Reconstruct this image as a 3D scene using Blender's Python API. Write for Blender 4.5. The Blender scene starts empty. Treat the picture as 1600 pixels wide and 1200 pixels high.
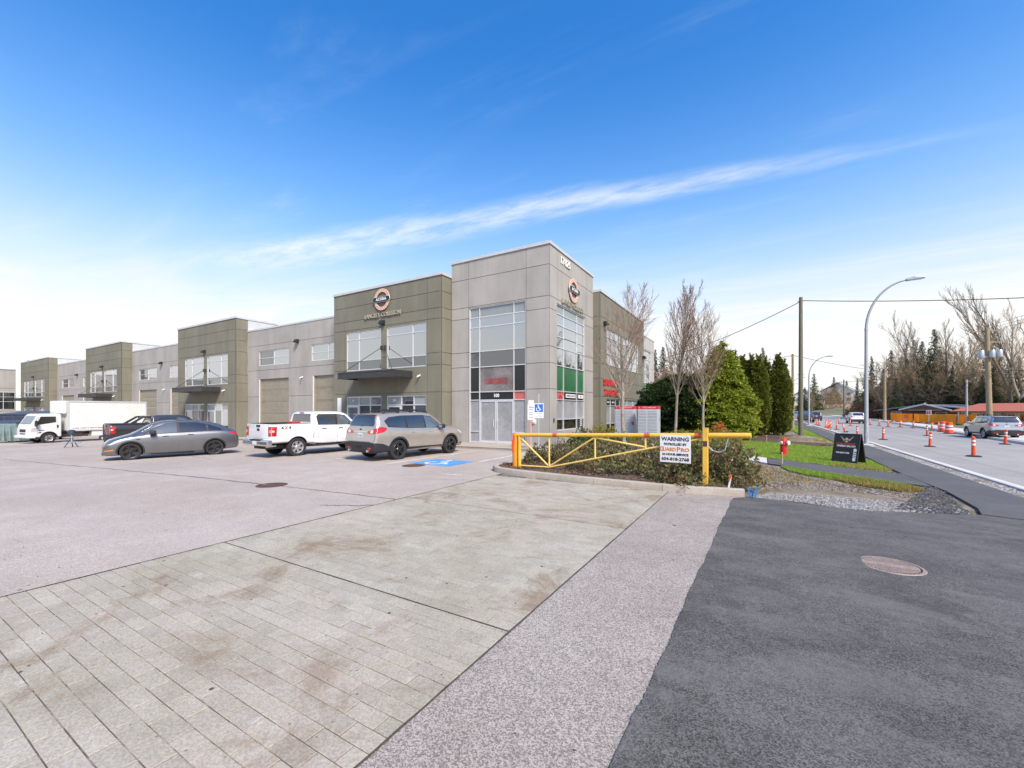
import bpy, bmesh, math, random
import numpy as np
from mathutils import Vector, Matrix
from mathutils.bvhtree import BVHTree
R = math.radians
PI = math.pi
SC = bpy.context.scene
COL = SC.collection

# ------------------------------------------------------------------ camera
cd = bpy.data.cameras.new('camera')
cam = bpy.data.objects.new('camera', cd); COL.objects.link(cam)
cam.location = (0, 0, 1.85)
cam.rotation_euler = (R(90), 0, R(30.65))
cd.sensor_width = 36.0; cd.lens = 14.8; cd.shift_y = 0.025
cd.clip_start = 0.1; cd.clip_end = 5000
SC.camera = cam

# ------------------------------------------------------------------ sky
SUN = Vector((0.60, -0.40, 0.75)).normalized()
W = bpy.data.worlds.new('World'); SC.world = W; W.use_nodes = True
nt = W.node_tree; N = nt.nodes; L = nt.links; N.clear()
def wn(t, **k):
    n = N.new(t)
    for a, b in k.items(): setattr(n, a, b)
    return n
def wmath(op, a, b=None, c=None, clamp=False):
    n = wn('ShaderNodeMath', operation=op, use_clamp=clamp)
    for i, v in enumerate((a, b, c)):
        if v is None: continue
        if isinstance(v, (int, float)): n.inputs[i].default_value = v
        else: L.new(v, n.inputs[i])
    return n.outputs[0]
def wmap(v, a, b, c=0.0, d=1.0, smooth=True):
    n = wn('ShaderNodeMapRange')
    n.interpolation_type = 'SMOOTHSTEP' if smooth else 'LINEAR'
    L.new(v, n.inputs[0])
    for i, q in zip((1, 2, 3, 4), (a, b, c, d)): n.inputs[i].default_value = q
    return n.outputs[0]
def wmix(f, a, b):
    n = wn('ShaderNodeMix', data_type='RGBA')
    L.new(f, n.inputs[0])
    for v, i in ((a, 6), (b, 7)):
        if isinstance(v, tuple): n.inputs[i].default_value = (*v, 1)
        else: L.new(v, n.inputs[i])
    return n.outputs[2]
sky = wn('ShaderNodeTexSky', sky_type='NISHITA', sun_disc=False)
sky.sun_elevation = math.asin(SUN.z); sky.sun_rotation = math.atan2(SUN.x, SUN.y)
sky.altitude = 50; sky.air_density = 1.0; sky.dust_density = 0.6; sky.ozone_density = 2.2
hs = wn('ShaderNodeHueSaturation'); hs.inputs['Hue'].default_value = 0.505; hs.inputs['Saturation'].default_value = 1.38; hs.inputs['Value'].default_value = 0.98
L.new(sky.outputs[0], hs.inputs['Color'])
tc = wn('ShaderNodeTexCoord'); nrm = wn('ShaderNodeVectorMath', operation='NORMALIZE'); L.new(tc.outputs['Generated'], nrm.inputs[0])
sx = wn('ShaderNodeSeparateXYZ'); L.new(nrm.outputs[0], sx.inputs[0])
dz = sx.outputs[2]
dzc = wmath('MAXIMUM', dz, 0.03)
cx = wmath('DIVIDE', sx.outputs[0], dzc); cy = wmath('DIVIDE', sx.outputs[1], dzc)
cc = wn('ShaderNodeCombineXYZ'); L.new(cx, cc.inputs[0]); L.new(cy, cc.inputs[1])
mp = wn('ShaderNodeMapping'); mp.inputs['Rotation'].default_value = (0, 0, R(-10)); mp.inputs['Scale'].default_value = (0.55, 2.2, 1); L.new(cc.outputs[0], mp.inputs[0])
nz = wn('ShaderNodeTexNoise'); nz.inputs['Scale'].default_value = 1.1; nz.inputs['Detail'].default_value = 9; nz.inputs['Roughness'].default_value = 0.6; nz.inputs['Distortion'].default_value = 0.6
L.new(mp.outputs[0], nz.inputs['Vector'])
mp2 = wn('ShaderNodeMapping'); mp2.inputs['Rotation'].default_value = (0, 0, R(-14)); mp2.inputs['Scale'].default_value = (2.2, 6.5, 1); L.new(cc.outputs[0], mp2.inputs[0])
nz2 = wn('ShaderNodeTexNoise'); nz2.inputs['Scale'].default_value = 1.6; nz2.inputs['Detail'].default_value = 8; nz2.inputs['Roughness'].default_value = 0.65
L.new(mp2.outputs[0], nz2.inputs['Vector'])
# one long cirrus streak in the cloud layer
wob = wmath('MULTIPLY', wmath('SUBTRACT', nz.outputs[0], 0.5), 0.22)
ln = wmath('ADD', wmath('SUBTRACT', cy, wmath('MULTIPLY_ADD', cx, 0.165, 2.035)), wob)
wid = wmap(cx, -3.2, 0.9, 0.21, 0.03, False)
st = wmath('DIVIDE', wmath('ABSOLUTE', ln), wid)
stm = wmath('MULTIPLY', wmap(st, 0.0, 1.9, 1, 0), wmap(cx, -3.6, -2.7, 0, 1))
stm = wmath('MULTIPLY', stm, wmap(cx, -0.6, 0.95, 1, 0))
stm = wmath('MULTIPLY', stm, wmap(nz2.outputs[0], 0.28, 0.68, 0.12, 0.62))
wisp = wmath('MULTIPLY', wmap(nz.outputs[0], 0.5, 0.8, 0, 0.22), wmap(nz2.outputs[0], 0.35, 0.7, 0.2, 1))
haze = wmap(dz, 0.04, 0.68, 1.0, 0.0)
haze = wmath('POWER', haze, 1.25)
hz2 = wmath('MULTIPLY', wmap(nz.outputs[0], 0.3, 0.75, 0.0, 0.35), wmap(dz, 0.08, 0.45, 1, 0))
hcol = wmix(wmap(dz, 0.14, 0.44, 0, 1), (3.6, 3.55, 3.45), (1.85, 2.75, 3.5))
cfac = wmath('ADD', stm, wisp, clamp=True)
fac = wmath('MULTIPLY', wmath('ADD', haze, hz2, clamp=True), 0.96)
col = wmix(cfac, wmix(fac, hs.outputs[0], hcol), (3.5, 3.6, 3.7))
bg = wn('ShaderNodeBackground'); bg.inputs['Strength'].default_value = 0.1; L.new(col, bg.inputs[0])
wo = wn('ShaderNodeOutputWorld'); L.new(bg.outputs[0], wo.inputs[0])

# ------------------------------------------------------------------ sun and exposure
sd = bpy.data.lights.new('sun', 'SUN'); sd.energy = 2.0; sd.angle = R(16); sd.color = (1.0, 0.89, 0.75)
so = bpy.data.objects.new('sun', sd); COL.objects.link(so); so.rotation_euler = SUN.to_track_quat('Z', 'Y').to_euler(); so.location = (0, 0, 40)
SC.view_settings.view_transform = 'Standard'; SC.view_settings.look = 'None'
SC.view_settings.exposure = 1.55; SC.view_settings.gamma = 1.0; SC.view_settings.use_curve_mapping = False

# ------------------------------------------------------------------ materials
MATS = {}
def lin(h):
    def f(c): c /= 255.0; return c / 12.92 if c <= .04045 else ((c + .055) / 1.055) ** 2.4
    return tuple(f(c) for c in h)
class NT:
    def __init__(s, m): s.t = m.node_tree; s.n = s.t.nodes; s.l = s.t.links
    def new(s, t, **k):
        n = s.n.new(t)
        for a, b in k.items(): setattr(n, a, b)
        return n
    def set(s, sock, v):
        if isinstance(v, bpy.types.NodeSocket): s.l.new(v, sock)
        elif isinstance(v, tuple) and len(v) == 3 and sock.type == 'RGBA': sock.default_value = (*v, 1)
        else: sock.default_value = v
    def math(s, op, a, b=0.0, clamp=False):
        n = s.new('ShaderNodeMath', operation=op, use_clamp=clamp); s.set(n.inputs[0], a); s.set(n.inputs[1], b); return n.outputs[0]
    def rng(s, v, a, b, c, d):
        n = s.new('ShaderNodeMapRange'); n.interpolation_type = 'SMOOTHSTEP'; s.set(n.inputs[0], v)
        for i, q in zip((1, 2, 3, 4), (a, b, c, d)): n.inputs[i].default_value = q
        return n.outputs[0]
    def mix(s, f, a, b, mode='MIX'):
        n = s.new('ShaderNodeMix', data_type='RGBA', blend_type=mode); s.set(n.inputs[0], f); s.set(n.inputs[6], a); s.set(n.inputs[7], b); return n.outputs[2]
    def vec(s, scale=(1, 1, 1), coord='Object'):
        c = s.new('ShaderNodeTexCoord'); m = s.new('ShaderNodeMapping'); m.inputs['Scale'].default_value = scale
        s.l.new(c.outputs[coord], m.inputs[0]); return m.outputs[0]
    def noise(s, scale, detail=4, rough=.55, v=None, dist=0.0):
        n = s.new('ShaderNodeTexNoise'); n.inputs['Scale'].default_value = scale; n.inputs['Detail'].default_value = detail
        n.inputs['Roughness'].default_value = rough; n.inputs['Distortion'].default_value = dist
        if v is not None: s.l.new(v, n.inputs['Vector'])
        return n.outputs[0]
    def voro(s, scale, v=None, out='Distance', feature='F1'):
        n = s.new('ShaderNodeTexVoronoi'); n.feature = feature; n.inputs['Scale'].default_value = scale
        if v is not None: s.l.new(v, n.inputs['Vector'])
        return n.outputs[out]
    def bump(s, h, strength=.3, dist=.01):
        n = s.new('ShaderNodeBump'); n.inputs['Strength'].default_value = strength; n.inputs['Distance'].default_value = dist
        s.l.new(h, n.inputs['Height']); return n.outputs[0]
def newmat(name):
    m = bpy.data.materials.new(name); m.use_nodes = True; MATS[name] = m
    return m, NT(m), m.node_tree.nodes['Principled BSDF']
def pbr(name, col, rough=.7, metal=0.0, var=.12, vs=6.0, bump=0.0, bs=60.0, coat=0.0, spec=.5, isl=0.0, objr=0.0, emit=None, trans=0.0):
    """plain procedural material: base colour broken up by two noises, optional fine relief"""
    m, t, p = newmat(name)
    v = t.vec()
    a = t.noise(vs, 5, .6, v); b = t.noise(vs * 9, 3, .5, v)
    f = t.math('ADD', t.math('MULTIPLY', a, .7), t.math('MULTIPLY', b, .3))
    k = t.rng(f, .3, .7, 1 - var, 1 + var)
    if isl:
        g = t.new('ShaderNodeNewGeometry'); k = t.math('MULTIPLY', k, t.rng(g.outputs['Random Per Island'], 0, 1, 1 - isl, 1 + isl))
    if objr:
        o = t.new('ShaderNodeObjectInfo'); k = t.math('MULTIPLY', k, t.rng(o.outputs['Random'], 0, 1, 1 - objr, 1 + objr))
    vm = t.new('ShaderNodeVectorMath', operation='SCALE'); vm.inputs[0].default_value = col; t.l.new(k, vm.inputs['Scale'])
    t.l.new(vm.outputs[0], p.inputs['Base Color'])
    p.inputs['Roughness'].default_value = rough; p.inputs['Metallic'].default_value = metal
    p.inputs['Specular IOR Level'].default_value = spec
    if coat: p.inputs['Coat Weight'].default_value = coat; p.inputs['Coat Roughness'].default_value = .06
    if bump: t.l.new(t.bump(t.noise(bs, 4, .6, v), bump, .01), p.inputs['Normal'])
    if emit: p.inputs['Emission Color'].default_value = (*emit[0], 1); p.inputs['Emission Strength'].default_value = emit[1]
    return m
def glassmat(name, tint=(.02, .022, .025), refl=.4, rough=.02, gcol=(.9, .93, .96), wav=.0):
    m, t, p = newmat(name)
    p.inputs['Base Color'].default_value = (*tint, 1); p.inputs['Roughness'].default_value = .08
    g = t.new('ShaderNodeBsdfGlossy'); g.inputs['Color'].default_value = (*gcol, 1); g.inputs['Roughness'].default_value = rough
    if wav:
        b = t.bump(t.noise(.7, 2, .5, t.vec()), wav, .02); t.l.new(b, g.inputs['Normal'])
    lw = t.new('ShaderNodeLayerWeight'); lw.inputs[0].default_value = .35
    f = t.math('ADD', t.math('MULTIPLY', lw.outputs['Facing'], .35), refl, True)
    mx = t.new('ShaderNodeMixShader'); t.l.new(f, mx.inputs[0]); t.l.new(p.outputs[0], mx.inputs[1]); t.l.new(g.outputs[0], mx.inputs[2])
    o = t.n['Material Output']; t.l.new(mx.outputs[0], o.inputs[0]); return m

# ------------------------------------------------------------------ mesh helpers
class MB:
    """collects faces of one mesh"""
    def __init__(s): s.v = []; s.f = []; s.m = []
    def add(s, vs, fs, mi=0):
        o = len(s.v); s.v.extend([tuple(q) for q in vs]); s.f.extend([tuple(i + o for i in f) for f in fs]); s.m.extend([mi] * len(fs)); return s
    def box(s, x0, x1, y0, y1, z0, z1, mi=0):
        return s.add([(x0,y0,z0),(x1,y0,z0),(x1,y1,z0),(x0,y1,z0),(x0,y0,z1),(x1,y0,z1),(x1,y1,z1),(x0,y1,z1)],
            [(0,3,2,1),(4,5,6,7),(0,1,5,4),(1,2,6,5),(2,3,7,6),(3,0,4,7)], mi)
    def cbox(s, c, d, mi=0): return s.box(c[0]-d[0]/2, c[0]+d[0]/2, c[1]-d[1]/2, c[1]+d[1]/2, c[2]-d[2]/2, c[2]+d[2]/2, mi)
    def tube(s, pts, rad, n=8, cap=True, mi=0, squash=1.0):
        pts = [Vector(p) for p in pts]; k = len(pts)
        if isinstance(rad, (int, float)): rad = [rad] * k
        o = len(s.v); prev = None
        for i in range(k):
            d = (pts[min(i+1, k-1)] - pts[max(i-1, 0)])
            d = d.normalized() if d.length > 1e-9 else Vector((0,0,1))
            if prev is None:
                a = Vector((0,0,1)) if abs(d.z) < .9 else Vector((1,0,0))
                u = d.cross(a).normalized()
            else:
                u = (prev - d * prev.dot(d)); u = u.normalized() if u.length > 1e-6 else d.orthogonal().normalized()
            prev = u; w = d.cross(u)
            for j in range(n):
                an = 2*PI*j/n; s.v.append(tuple(pts[i] + (u*math.cos(an) + w*math.sin(an)*squash) * rad[i]))
        for i in range(k-1):
            for j in range(n):
                s.f.append((o+i*n+j, o+i*n+(j+1)%n, o+(i+1)*n+(j+1)%n, o+(i+1)*n+j)); s.m.append(mi)
        if cap:
            s.f.append(tuple(o+j for j in reversed(range(n)))); s.m.append(mi)
            s.f.append(tuple(o+(k-1)*n+j for j in range(n))); s.m.append(mi)
        return s
    def lathe(s, prof, n=24, M=None, mi=0):
        o = len(s.v); k = len(prof)
        for r, z in prof:
            for j in range(n):
                an = 2*PI*j/n; p = Vector((r*math.cos(an), r*math.sin(an), z)); s.v.append(tuple(M @ p if M else p))
        for i in range(k-1):
            for j in range(n):
                s.f.append((o+i*n+j, o+i*n+(j+1)%n, o+(i+1)*n+(j+1)%n, o+(i+1)*n+j)); s.m.append(mi)
        return s
    def prism(s, poly, a, b, axis='y', mi=0):
        """poly in the plane across axis ((x,z) for y, (y,z) for x, (x,y) for z)"""
        n = len(poly)
        def P(q, t):
            return (q[0], t, q[1]) if axis == 'y' else ((t, q[0], q[1]) if axis == 'x' else (q[0], q[1], t))
        return s.add([P(q, a) for q in poly] + [P(q, b) for q in poly],
            [tuple(range(n)), tuple(reversed(range(n, 2*n)))] + [(i, i+n, (i+1)%n+n, (i+1)%n) for i in range(n)], mi)
    def tf(s, M, start=0):
        for i in range(start, len(s.v)): s.v[i] = tuple(M @ Vector(s.v[i]))
        return s
def mesh_of(name, mb, mats, smooth=None, bevel=0.0, bang=35, seg=2, recalc=True):
    me = bpy.data.meshes.new(name); me.from_pydata(mb.v, [], mb.f)
    if not isinstance(mats, (list, tuple)): mats = [mats]
    for m in mats: me.materials.append(MATS[m] if isinstance(m, str) else m)
    if len(mats) > 1: me.polygons.foreach_set('material_index', mb.m)
    if recalc or bevel:
        bm = bmesh.new(); bm.from_mesh(me)
        if recalc: bmesh.ops.recalc_face_normals(bm, faces=bm.faces)
        if bevel:
            es = [e for e in bm.edges if len(e.link_faces) == 2 and e.calc_face_angle(0) > R(bang)]
            bmesh.ops.bevel(bm, geom=es, offset=bevel, segments=seg, affect='EDGES', profile=.5, clamp_overlap=True)
        bm.to_mesh(me); bm.free()
    if smooth is not None:
        me.polygons.foreach_set('use_smooth', [True] * len(me.polygons)); me.set_sharp_from_angle(angle=R(smooth))
    me.update(); return me
def link(name, me, parent=None, loc=None, rz=0.0):
    o = bpy.data.objects.new(name, me); COL.objects.link(o)
    if parent: o.parent = parent
    if loc: o.location = loc
    if rz: o.rotation_euler = (0, 0, rz)
    return o
def obj(name, mb, mats, parent=None, loc=None, rz=0.0, **k): return link(name, mesh_of(name, mb, mats, **k), parent, loc, rz)
def tag(o, label=None, cat=None, group=None, kind=None):
    for a, b in (('label', label), ('category', cat), ('group', group), ('kind', kind)):
        if b: o[a] = b
    return o
def thing(name, label, cat, loc=(0,0,0), rz=0.0, group=None, scale=1.0):
    o = bpy.data.objects.new(name, None); COL.objects.link(o); o.location = loc; o.rotation_euler = (0, 0, rz)
    o.scale = (scale,)*3; o.empty_display_size = .2
    return tag(o, label, cat, group)
KIDS = {}
def kids(o):
    return [c for c in bpy.data.objects if c.parent == o]
def copy_tree(o, loc=None, rz=None, label=None, scale=None, parent=None, ch=None):
    c = o.copy(); COL.objects.link(c)
    if parent: c.parent = parent
    if loc is not None: c.location = loc
    if rz is not None: c.rotation_euler = (0, 0, rz)
    if scale is not None: c.scale = (scale,)*3 if isinstance(scale, (int, float)) else scale
    if label: c['label'] = label
    for k in kids(o): copy_tree(k, parent=c)
    return c
def clip_cell(poly, x0, x1, y0, y1):
    for ax, lim, sg in ((0, x0, 1), (0, x1, -1), (1, y0, 1), (1, y1, -1)):
        out = []; n = len(poly)
        for i in range(n):
            a = poly[i]; b = poly[(i+1) % n]; da = (a[ax]-lim)*sg; db = (b[ax]-lim)*sg
            if da >= 0: out.append(a)
            if (da > 0 and db < 0) or (da < 0 and db > 0):
                t = da/(da-db); out.append((a[0]+(b[0]-a[0])*t, a[1]+(b[1]-a[1])*t))
        poly = out
        if len(poly) < 3: return []
    return poly
def gridded(poly, cell):
    xs = [p[0] for p in poly]; ys = [p[1] for p in poly]
    x0, x1, y0, y1 = min(xs), max(xs), min(ys), max(ys)
    nx = max(1, int(math.ceil((x1-x0)/cell))); ny = max(1, int(math.ceil((y1-y0)/cell)))
    idx = {}; vs = []; fs = []
    for i in range(nx):
        for j in range(ny):
            q = clip_cell(poly, x0+(x1-x0)*i/nx, x0+(x1-x0)*(i+1)/nx, y0+(y1-y0)*j/ny, y0+(y1-y0)*(j+1)/ny)
            f = []
            for p in q:
                k = (round(p[0], 4), round(p[1], 4))
                if k not in idx: idx[k] = len(vs); vs.append(k)
                if not f or f[-1] != idx[k]: f.append(idx[k])
            if len(f) > 1 and f[0] == f[-1]: f.pop()
            if len(f) > 2 and len(set(f)) == len(f): fs.append(f)
    return vs, fs
def inpoly(x, y, poly):
    c = False; n = len(poly); j = n-1
    for i in range(n):
        if (poly[i][1] > y) != (poly[j][1] > y) and x < (poly[j][0]-poly[i][0])*(y-poly[i][1])/(poly[j][1]-poly[i][1]) + poly[i][0]: c = not c
        j = i
    return c
TXT = {}
def text_mb(s, size, bold=.0, ext=.004, align='CENTER', width=None, spacing=1.0):
    """lettering as a mesh in the XZ plane facing -Y, centred on the origin"""
    cu = bpy.data.curves.new('lettering', 'FONT'); cu.body = s; cu.size = size; cu.align_x = align; cu.align_y = 'CENTER'
    cu.offset = bold; cu.extrude = ext; cu.resolution_u = 2; cu.space_character = spacing
    o = bpy.data.objects.new('lettering', cu); COL.objects.link(o)
    dg = bpy.context.evaluated_depsgraph_get(); me = bpy.data.meshes.new_from_object(o.evaluated_get(dg))
    mb = MB(); xs = [v.co.x for v in me.vertices]
    k = 1.0
    if width and xs: k = width / (max(xs)-min(xs))
    mb.add([(v.co.x*k, -v.co.z, v.co.y) for v in me.vertices], [tuple(p.vertices) for p in me.polygons])
    bpy.data.objects.remove(o); bpy.data.curves.remove(cu); bpy.data.meshes.remove(me)
    return mb
def lettering(parent, s, size, mat, loc, rz=0.0, rx=0.0, name='lettering', **k):
    mb = text_mb(s, size, **k); o = obj(name, mb, mat, parent, recalc=False); o.location = loc; o.rotation_euler = (rx, 0, rz); return o
def ring_pts(r, n, a0=0, a1=2*PI): return [(r*math.cos(a0+(a1-a0)*i/n), r*math.sin(a0+(a1-a0)*i/n)) for i in range(n+1)]
def lotz(x):
    if x > -9: return 0.0
    if x > -15: return -.0185*(x+9)**2/12
    return -.0185*(-12-x)
def rightz(x):
    if x < .5: return 0.0
    if x < 5.3: return -.13*(x-.5)/4.8
    return -.13
def gz(x): return lotz(x) if x < 0 else rightz(x)
# ------------------------------------------------------------------ ground materials
def groundmat(name, c1, c2, speck, rough=.9, big=.35, fine=140, bump=.35, spots=0.0, stain=None, streak=None, scuff=None):
    m, t, p = newmat(name); v = t.vec()
    a = t.noise(big, 6, .6, v); b = t.noise(big*7, 5, .6, v)
    base = t.mix(t.rng(a, .3, .7, 0, 1), c1, c2)
    base = t.mix(t.rng(b, .35, .7, 0, .3), base, tuple(q*.78 for q in c1))
    vo = t.voro(fine, v, 'Color'); sp = t.new('ShaderNodeSeparateColor'); t.l.new(vo, sp.inputs[0])
    k = t.rng(sp.outputs[0], 0, 1, 1-speck, 1+speck)
    vm = t.new('ShaderNodeVectorMath', operation='SCALE'); t.l.new(base, vm.inputs[0]); t.l.new(k, vm.inputs['Scale']); c = vm.outputs[0]
    n2 = t.noise(fine*.45, 3, .7, v)
    c = t.mix(t.rng(n2, .66, .78, 0, .28), c, tuple(q*.35 for q in c1))
    if spots:
        d = t.voro(spots, v); c = t.mix(t.rng(d, .035, .055, .8, 0), c, (.03, .028, .026))
    if stain:
        s1 = t.noise(stain[1], 6, .7, v, .8); c = t.mix(t.rng(s1, stain[2], stain[2]+.14, 0, stain[3]), c, stain[0])
    if scuff:
        s3 = t.noise(scuff[1], 5, .75, v, .4); c = t.mix(t.rng(s3, .52, .68, 0, scuff[2]), c, scuff[0])
        s4 = t.noise(scuff[1]*.7, 4, .7, t.vec((1, .6, 1)), 1.0); c = t.mix(t.rng(s4, .55, .7, 0, scuff[2]*.8), c, tuple(q*.3 for q in scuff[0]))
    if streak:
        s2 = t.noise(1.0, 5, .65, t.vec(streak[1]), .5); c = t.mix(t.rng(s2, .42, .72, 0, streak[2]), c, streak[0])
    t.l.new(c, p.inputs['Base Color']); p.inputs['Roughness'].default_value = rough; p.inputs['Specular IOR Level'].default_value = .3
    h = t.math('ADD', sp.outputs[0], t.math('MULTIPLY', n2, 1.5))
    t.l.new(t.bump(h, bump, .004), p.inputs['Normal']); return m
groundmat('aged_asphalt', (.355, .302, .258), (.43, .374, .328), .22, big=.22, fine=95, spots=2.2, stain=((.30, .26, .23), .55, .62, .4), streak=((.35, .32, .30), (.12, 1.1, 1), .3))
groundmat('aggregate_concrete', (.285, .246, .214), (.345, .306, .27), .45, big=.8, fine=120, bump=.6, spots=1.3, stain=((.25, .2, .16), 1.3, .66, .5))
groundmat('new_asphalt', (.072, .068, .063), (.125, .118, .11), .6, rough=.75, big=.55, fine=130, bump=.6, streak=((.17, .16, .148), (.9, 2.2, 1), .55), stain=((.045, .043, .041), .5, .52, .4), scuff=((.17, .16, .15), 7.0, .5), spots=1.1)
groundmat('path_asphalt', (.088, .086, .086), (.118, .115, .112), .15, rough=.75, big=.6, fine=120, bump=.4)
groundmat('road_surface', (.295, .28, .262), (.36, .343, .322), .12, big=.12, fine=40, bump=.2, streak=((.22, .212, .2), (1.1, .03, 1), .55))
groundmat('joint_dark', (.06, .055, .05), (.09, .08, .07), .2, fine=90)
groundmat('joint_sand', (.29, .265, .225), (.36, .335, .295), .2, big=1.5, fine=90, stain=((.085, .07, .055), 2.2, .40, .95))
groundmat('kerb_concrete', (.36, .31, .255), (.43, .385, .33), .12, big=1.2, fine=120, bump=.3, stain=((.22, .19, .15), 1.6, .6, .45))
groundmat('new_concrete', (.52, .50, .47), (.60, .58, .55), .08, big=1.0, fine=120, bump=.2, stain=((.40, .37, .33), 1.6, .6, .4))
groundmat('soil', (.075, .05, .035), (.12, .085, .06), .35, big=1.2, fine=45, bump=.9)
groundmat('dirt', (.19, .145, .105), (.28, .235, .19), .3, big=.9, fine=55, bump=.8, stain=((.11, .065, .04), 1.1, .48, .8), scuff=((.13, .17, .05), 2.2, .5))
groundmat('turf_soil', (.14, .22, .03), (.21, .26, .06), .3, big=.8, fine=45, bump=.7)
groundmat('far_ground', (.13, .14, .07), (.19, .17, .11), .2, big=.03, fine=6, bump=.3)
groundmat('paint_white', (.62, .61, .59), (.72, .71, .69), .12, big=2, fine=70, bump=.2, stain=((.40, .37, .35), 5, .52, .8))
groundmat('paint_blue', (.07, .24, .52), (.11, .32, .62), .12, big=2, fine=70, bump=.2, stain=((.30, .36, .42), 3.5, .58, .6))
groundmat('tar_line', (.12, .105, .095), (.2, .18, .165), .2, big=2, fine=70)
# stamped concrete pavers: each piece a tone of its own, with brown stains that cross the pieces
def paver_mat():
    m, t, p = newmat('paver_concrete'); g = t.new('ShaderNodeNewGeometry'); o = t.new('ShaderNodeObjectInfo'); v = g.outputs['Position']
    k = t.math('FRACT', t.math('ADD', t.math('MULTIPLY', g.outputs['Random Per Island'], 3.1), o.outputs['Random']))
    c = t.mix(t.rng(t.noise(.7, 6, .65, v), .33, .68, 0, 1), (.32, .288, .222), (.375, .348, .288))
    c = t.mix(t.rng(t.noise(.9, 6, .7, v, .6), .50, .68, 0, .85), c, (.215, .155, .10))
    c = t.mix(t.rng(t.noise(.35, 3, .5, v), .45, .7, 0, .35), c, (.41, .345, .285))
    c = t.mix(t.rng(t.noise(3.2, 6, .7, v), .62, .78, 0, .7), c, (.53, .52, .49))
    sp = t.new('ShaderNodeSeparateColor'); t.l.new(t.voro(95, v, 'Color'), sp.inputs[0])
    kk = t.math('MULTIPLY', t.rng(k, 0, 1, .93, 1.06), t.rng(sp.outputs[0], 0, 1, .86, 1.14))
    vm = t.new('ShaderNodeVectorMath', operation='SCALE'); t.l.new(c, vm.inputs[0]); t.l.new(kk, vm.inputs['Scale'])
    c = t.mix(t.rng(t.voro(3.2, v), .04, .065, .85, 0), vm.outputs[0], (.03, .028, .026))
    c = t.mix(t.rng(t.voro(9.0, v), .06, .09, .6, 0), c, (.07, .06, .055))
    t.l.new(c, p.inputs['Base Color']); p.inputs['Roughness'].default_value = .9; p.inputs['Specular IOR Level'].default_value = .25
    t.l.new(t.bump(t.math('ADD', sp.outputs[0], t.noise(30, 5, .7, v)), .45, .004), p.inputs['Normal'])
paver_mat()

# ------------------------------------------------------------------ ground sheets
def sheet(name, poly, mat, dz=0.0, cell=1.0, zf=gz, amp=0.0, seed=0, skirt=0.0):
    vs, fs = gridded(poly, cell); rr = random.Random(seed)
    mb = MB(); mb.add([(x, y, zf(x) + dz + (amp*(math.sin(x*3.1+seed)*math.sin(y*2.7+1)*.5 + rr.uniform(-.5, .5)) if amp else 0)) for x, y in vs], fs)
    if skirt:
        n = len(poly)
        for i in range(n):
            a, b = poly[i], poly[(i+1) % n]
            mb.add([(a[0], a[1], zf(a[0])+dz), (b[0], b[1], zf(b[0])+dz), (b[0], b[1], zf(b[0])+dz-skirt), (a[0], a[1], zf(a[0])+dz-skirt)], [(0, 1, 2, 3)])
    me = mesh_of(name, mb, mat, recalc=False)
    for p in me.polygons:
        pass
    bm = bmesh.new(); bm.from_mesh(me)
    bmesh.ops.recalc_face_normals(bm, faces=bm.faces)
    up = sum(f.normal.z * f.calc_area() for f in bm.faces)
    if up < 0: bmesh.ops.reverse_faces(bm, faces=bm.faces)
    bm.to_mesh(me); bm.free()
    return tag(link(name, me), kind='structure')
def ragged(a, b, n, amp, seed):
    rr = random.Random(seed); out = []
    for i in range(n+1):
        t = i/n; out.append((a[0]+(b[0]-a[0])*t + rr.uniform(-amp, amp), a[1]+(b[1]-a[1])*t + (rr.uniform(-amp, amp) if 0 < i < n else 0)))
    return out
gx = [-2500, -400, -140, -60, -36, -15, -9, .5, 5.2, 5.4, 20, 60, 120, 400, 2500]
def basez(x):
    if x < 0: return max(lotz(x), lotz(-140)) - .15
    return -.22 if x < 5.3 else -.42
gy = [-2500, -400, -60, 0, 30, 60, 100, 200, 400, 2500]
mb = MB()
for j, y in enumerate(gy):
    for i, x in enumerate(gx): mb.v.append((x, y, basez(x)))
nx = len(gx)
for j in range(len(gy)-1):
    for i in range(nx-1): mb.f.append((j*nx+i, j*nx+i+1, (j+1)*nx+i+1, (j+1)*nx+i)); mb.m.append(0)
tag(obj('ground', mb, 'far_ground', recalc=False), kind='structure')

sheet('car_park', [(-130, -45), (-6.47, -45), (-6.47, 10.5), (-7.1, 10.9), (-7.1, 18.7), (-130, 18.7)], 'aged_asphalt', 0, 3.0)
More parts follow.
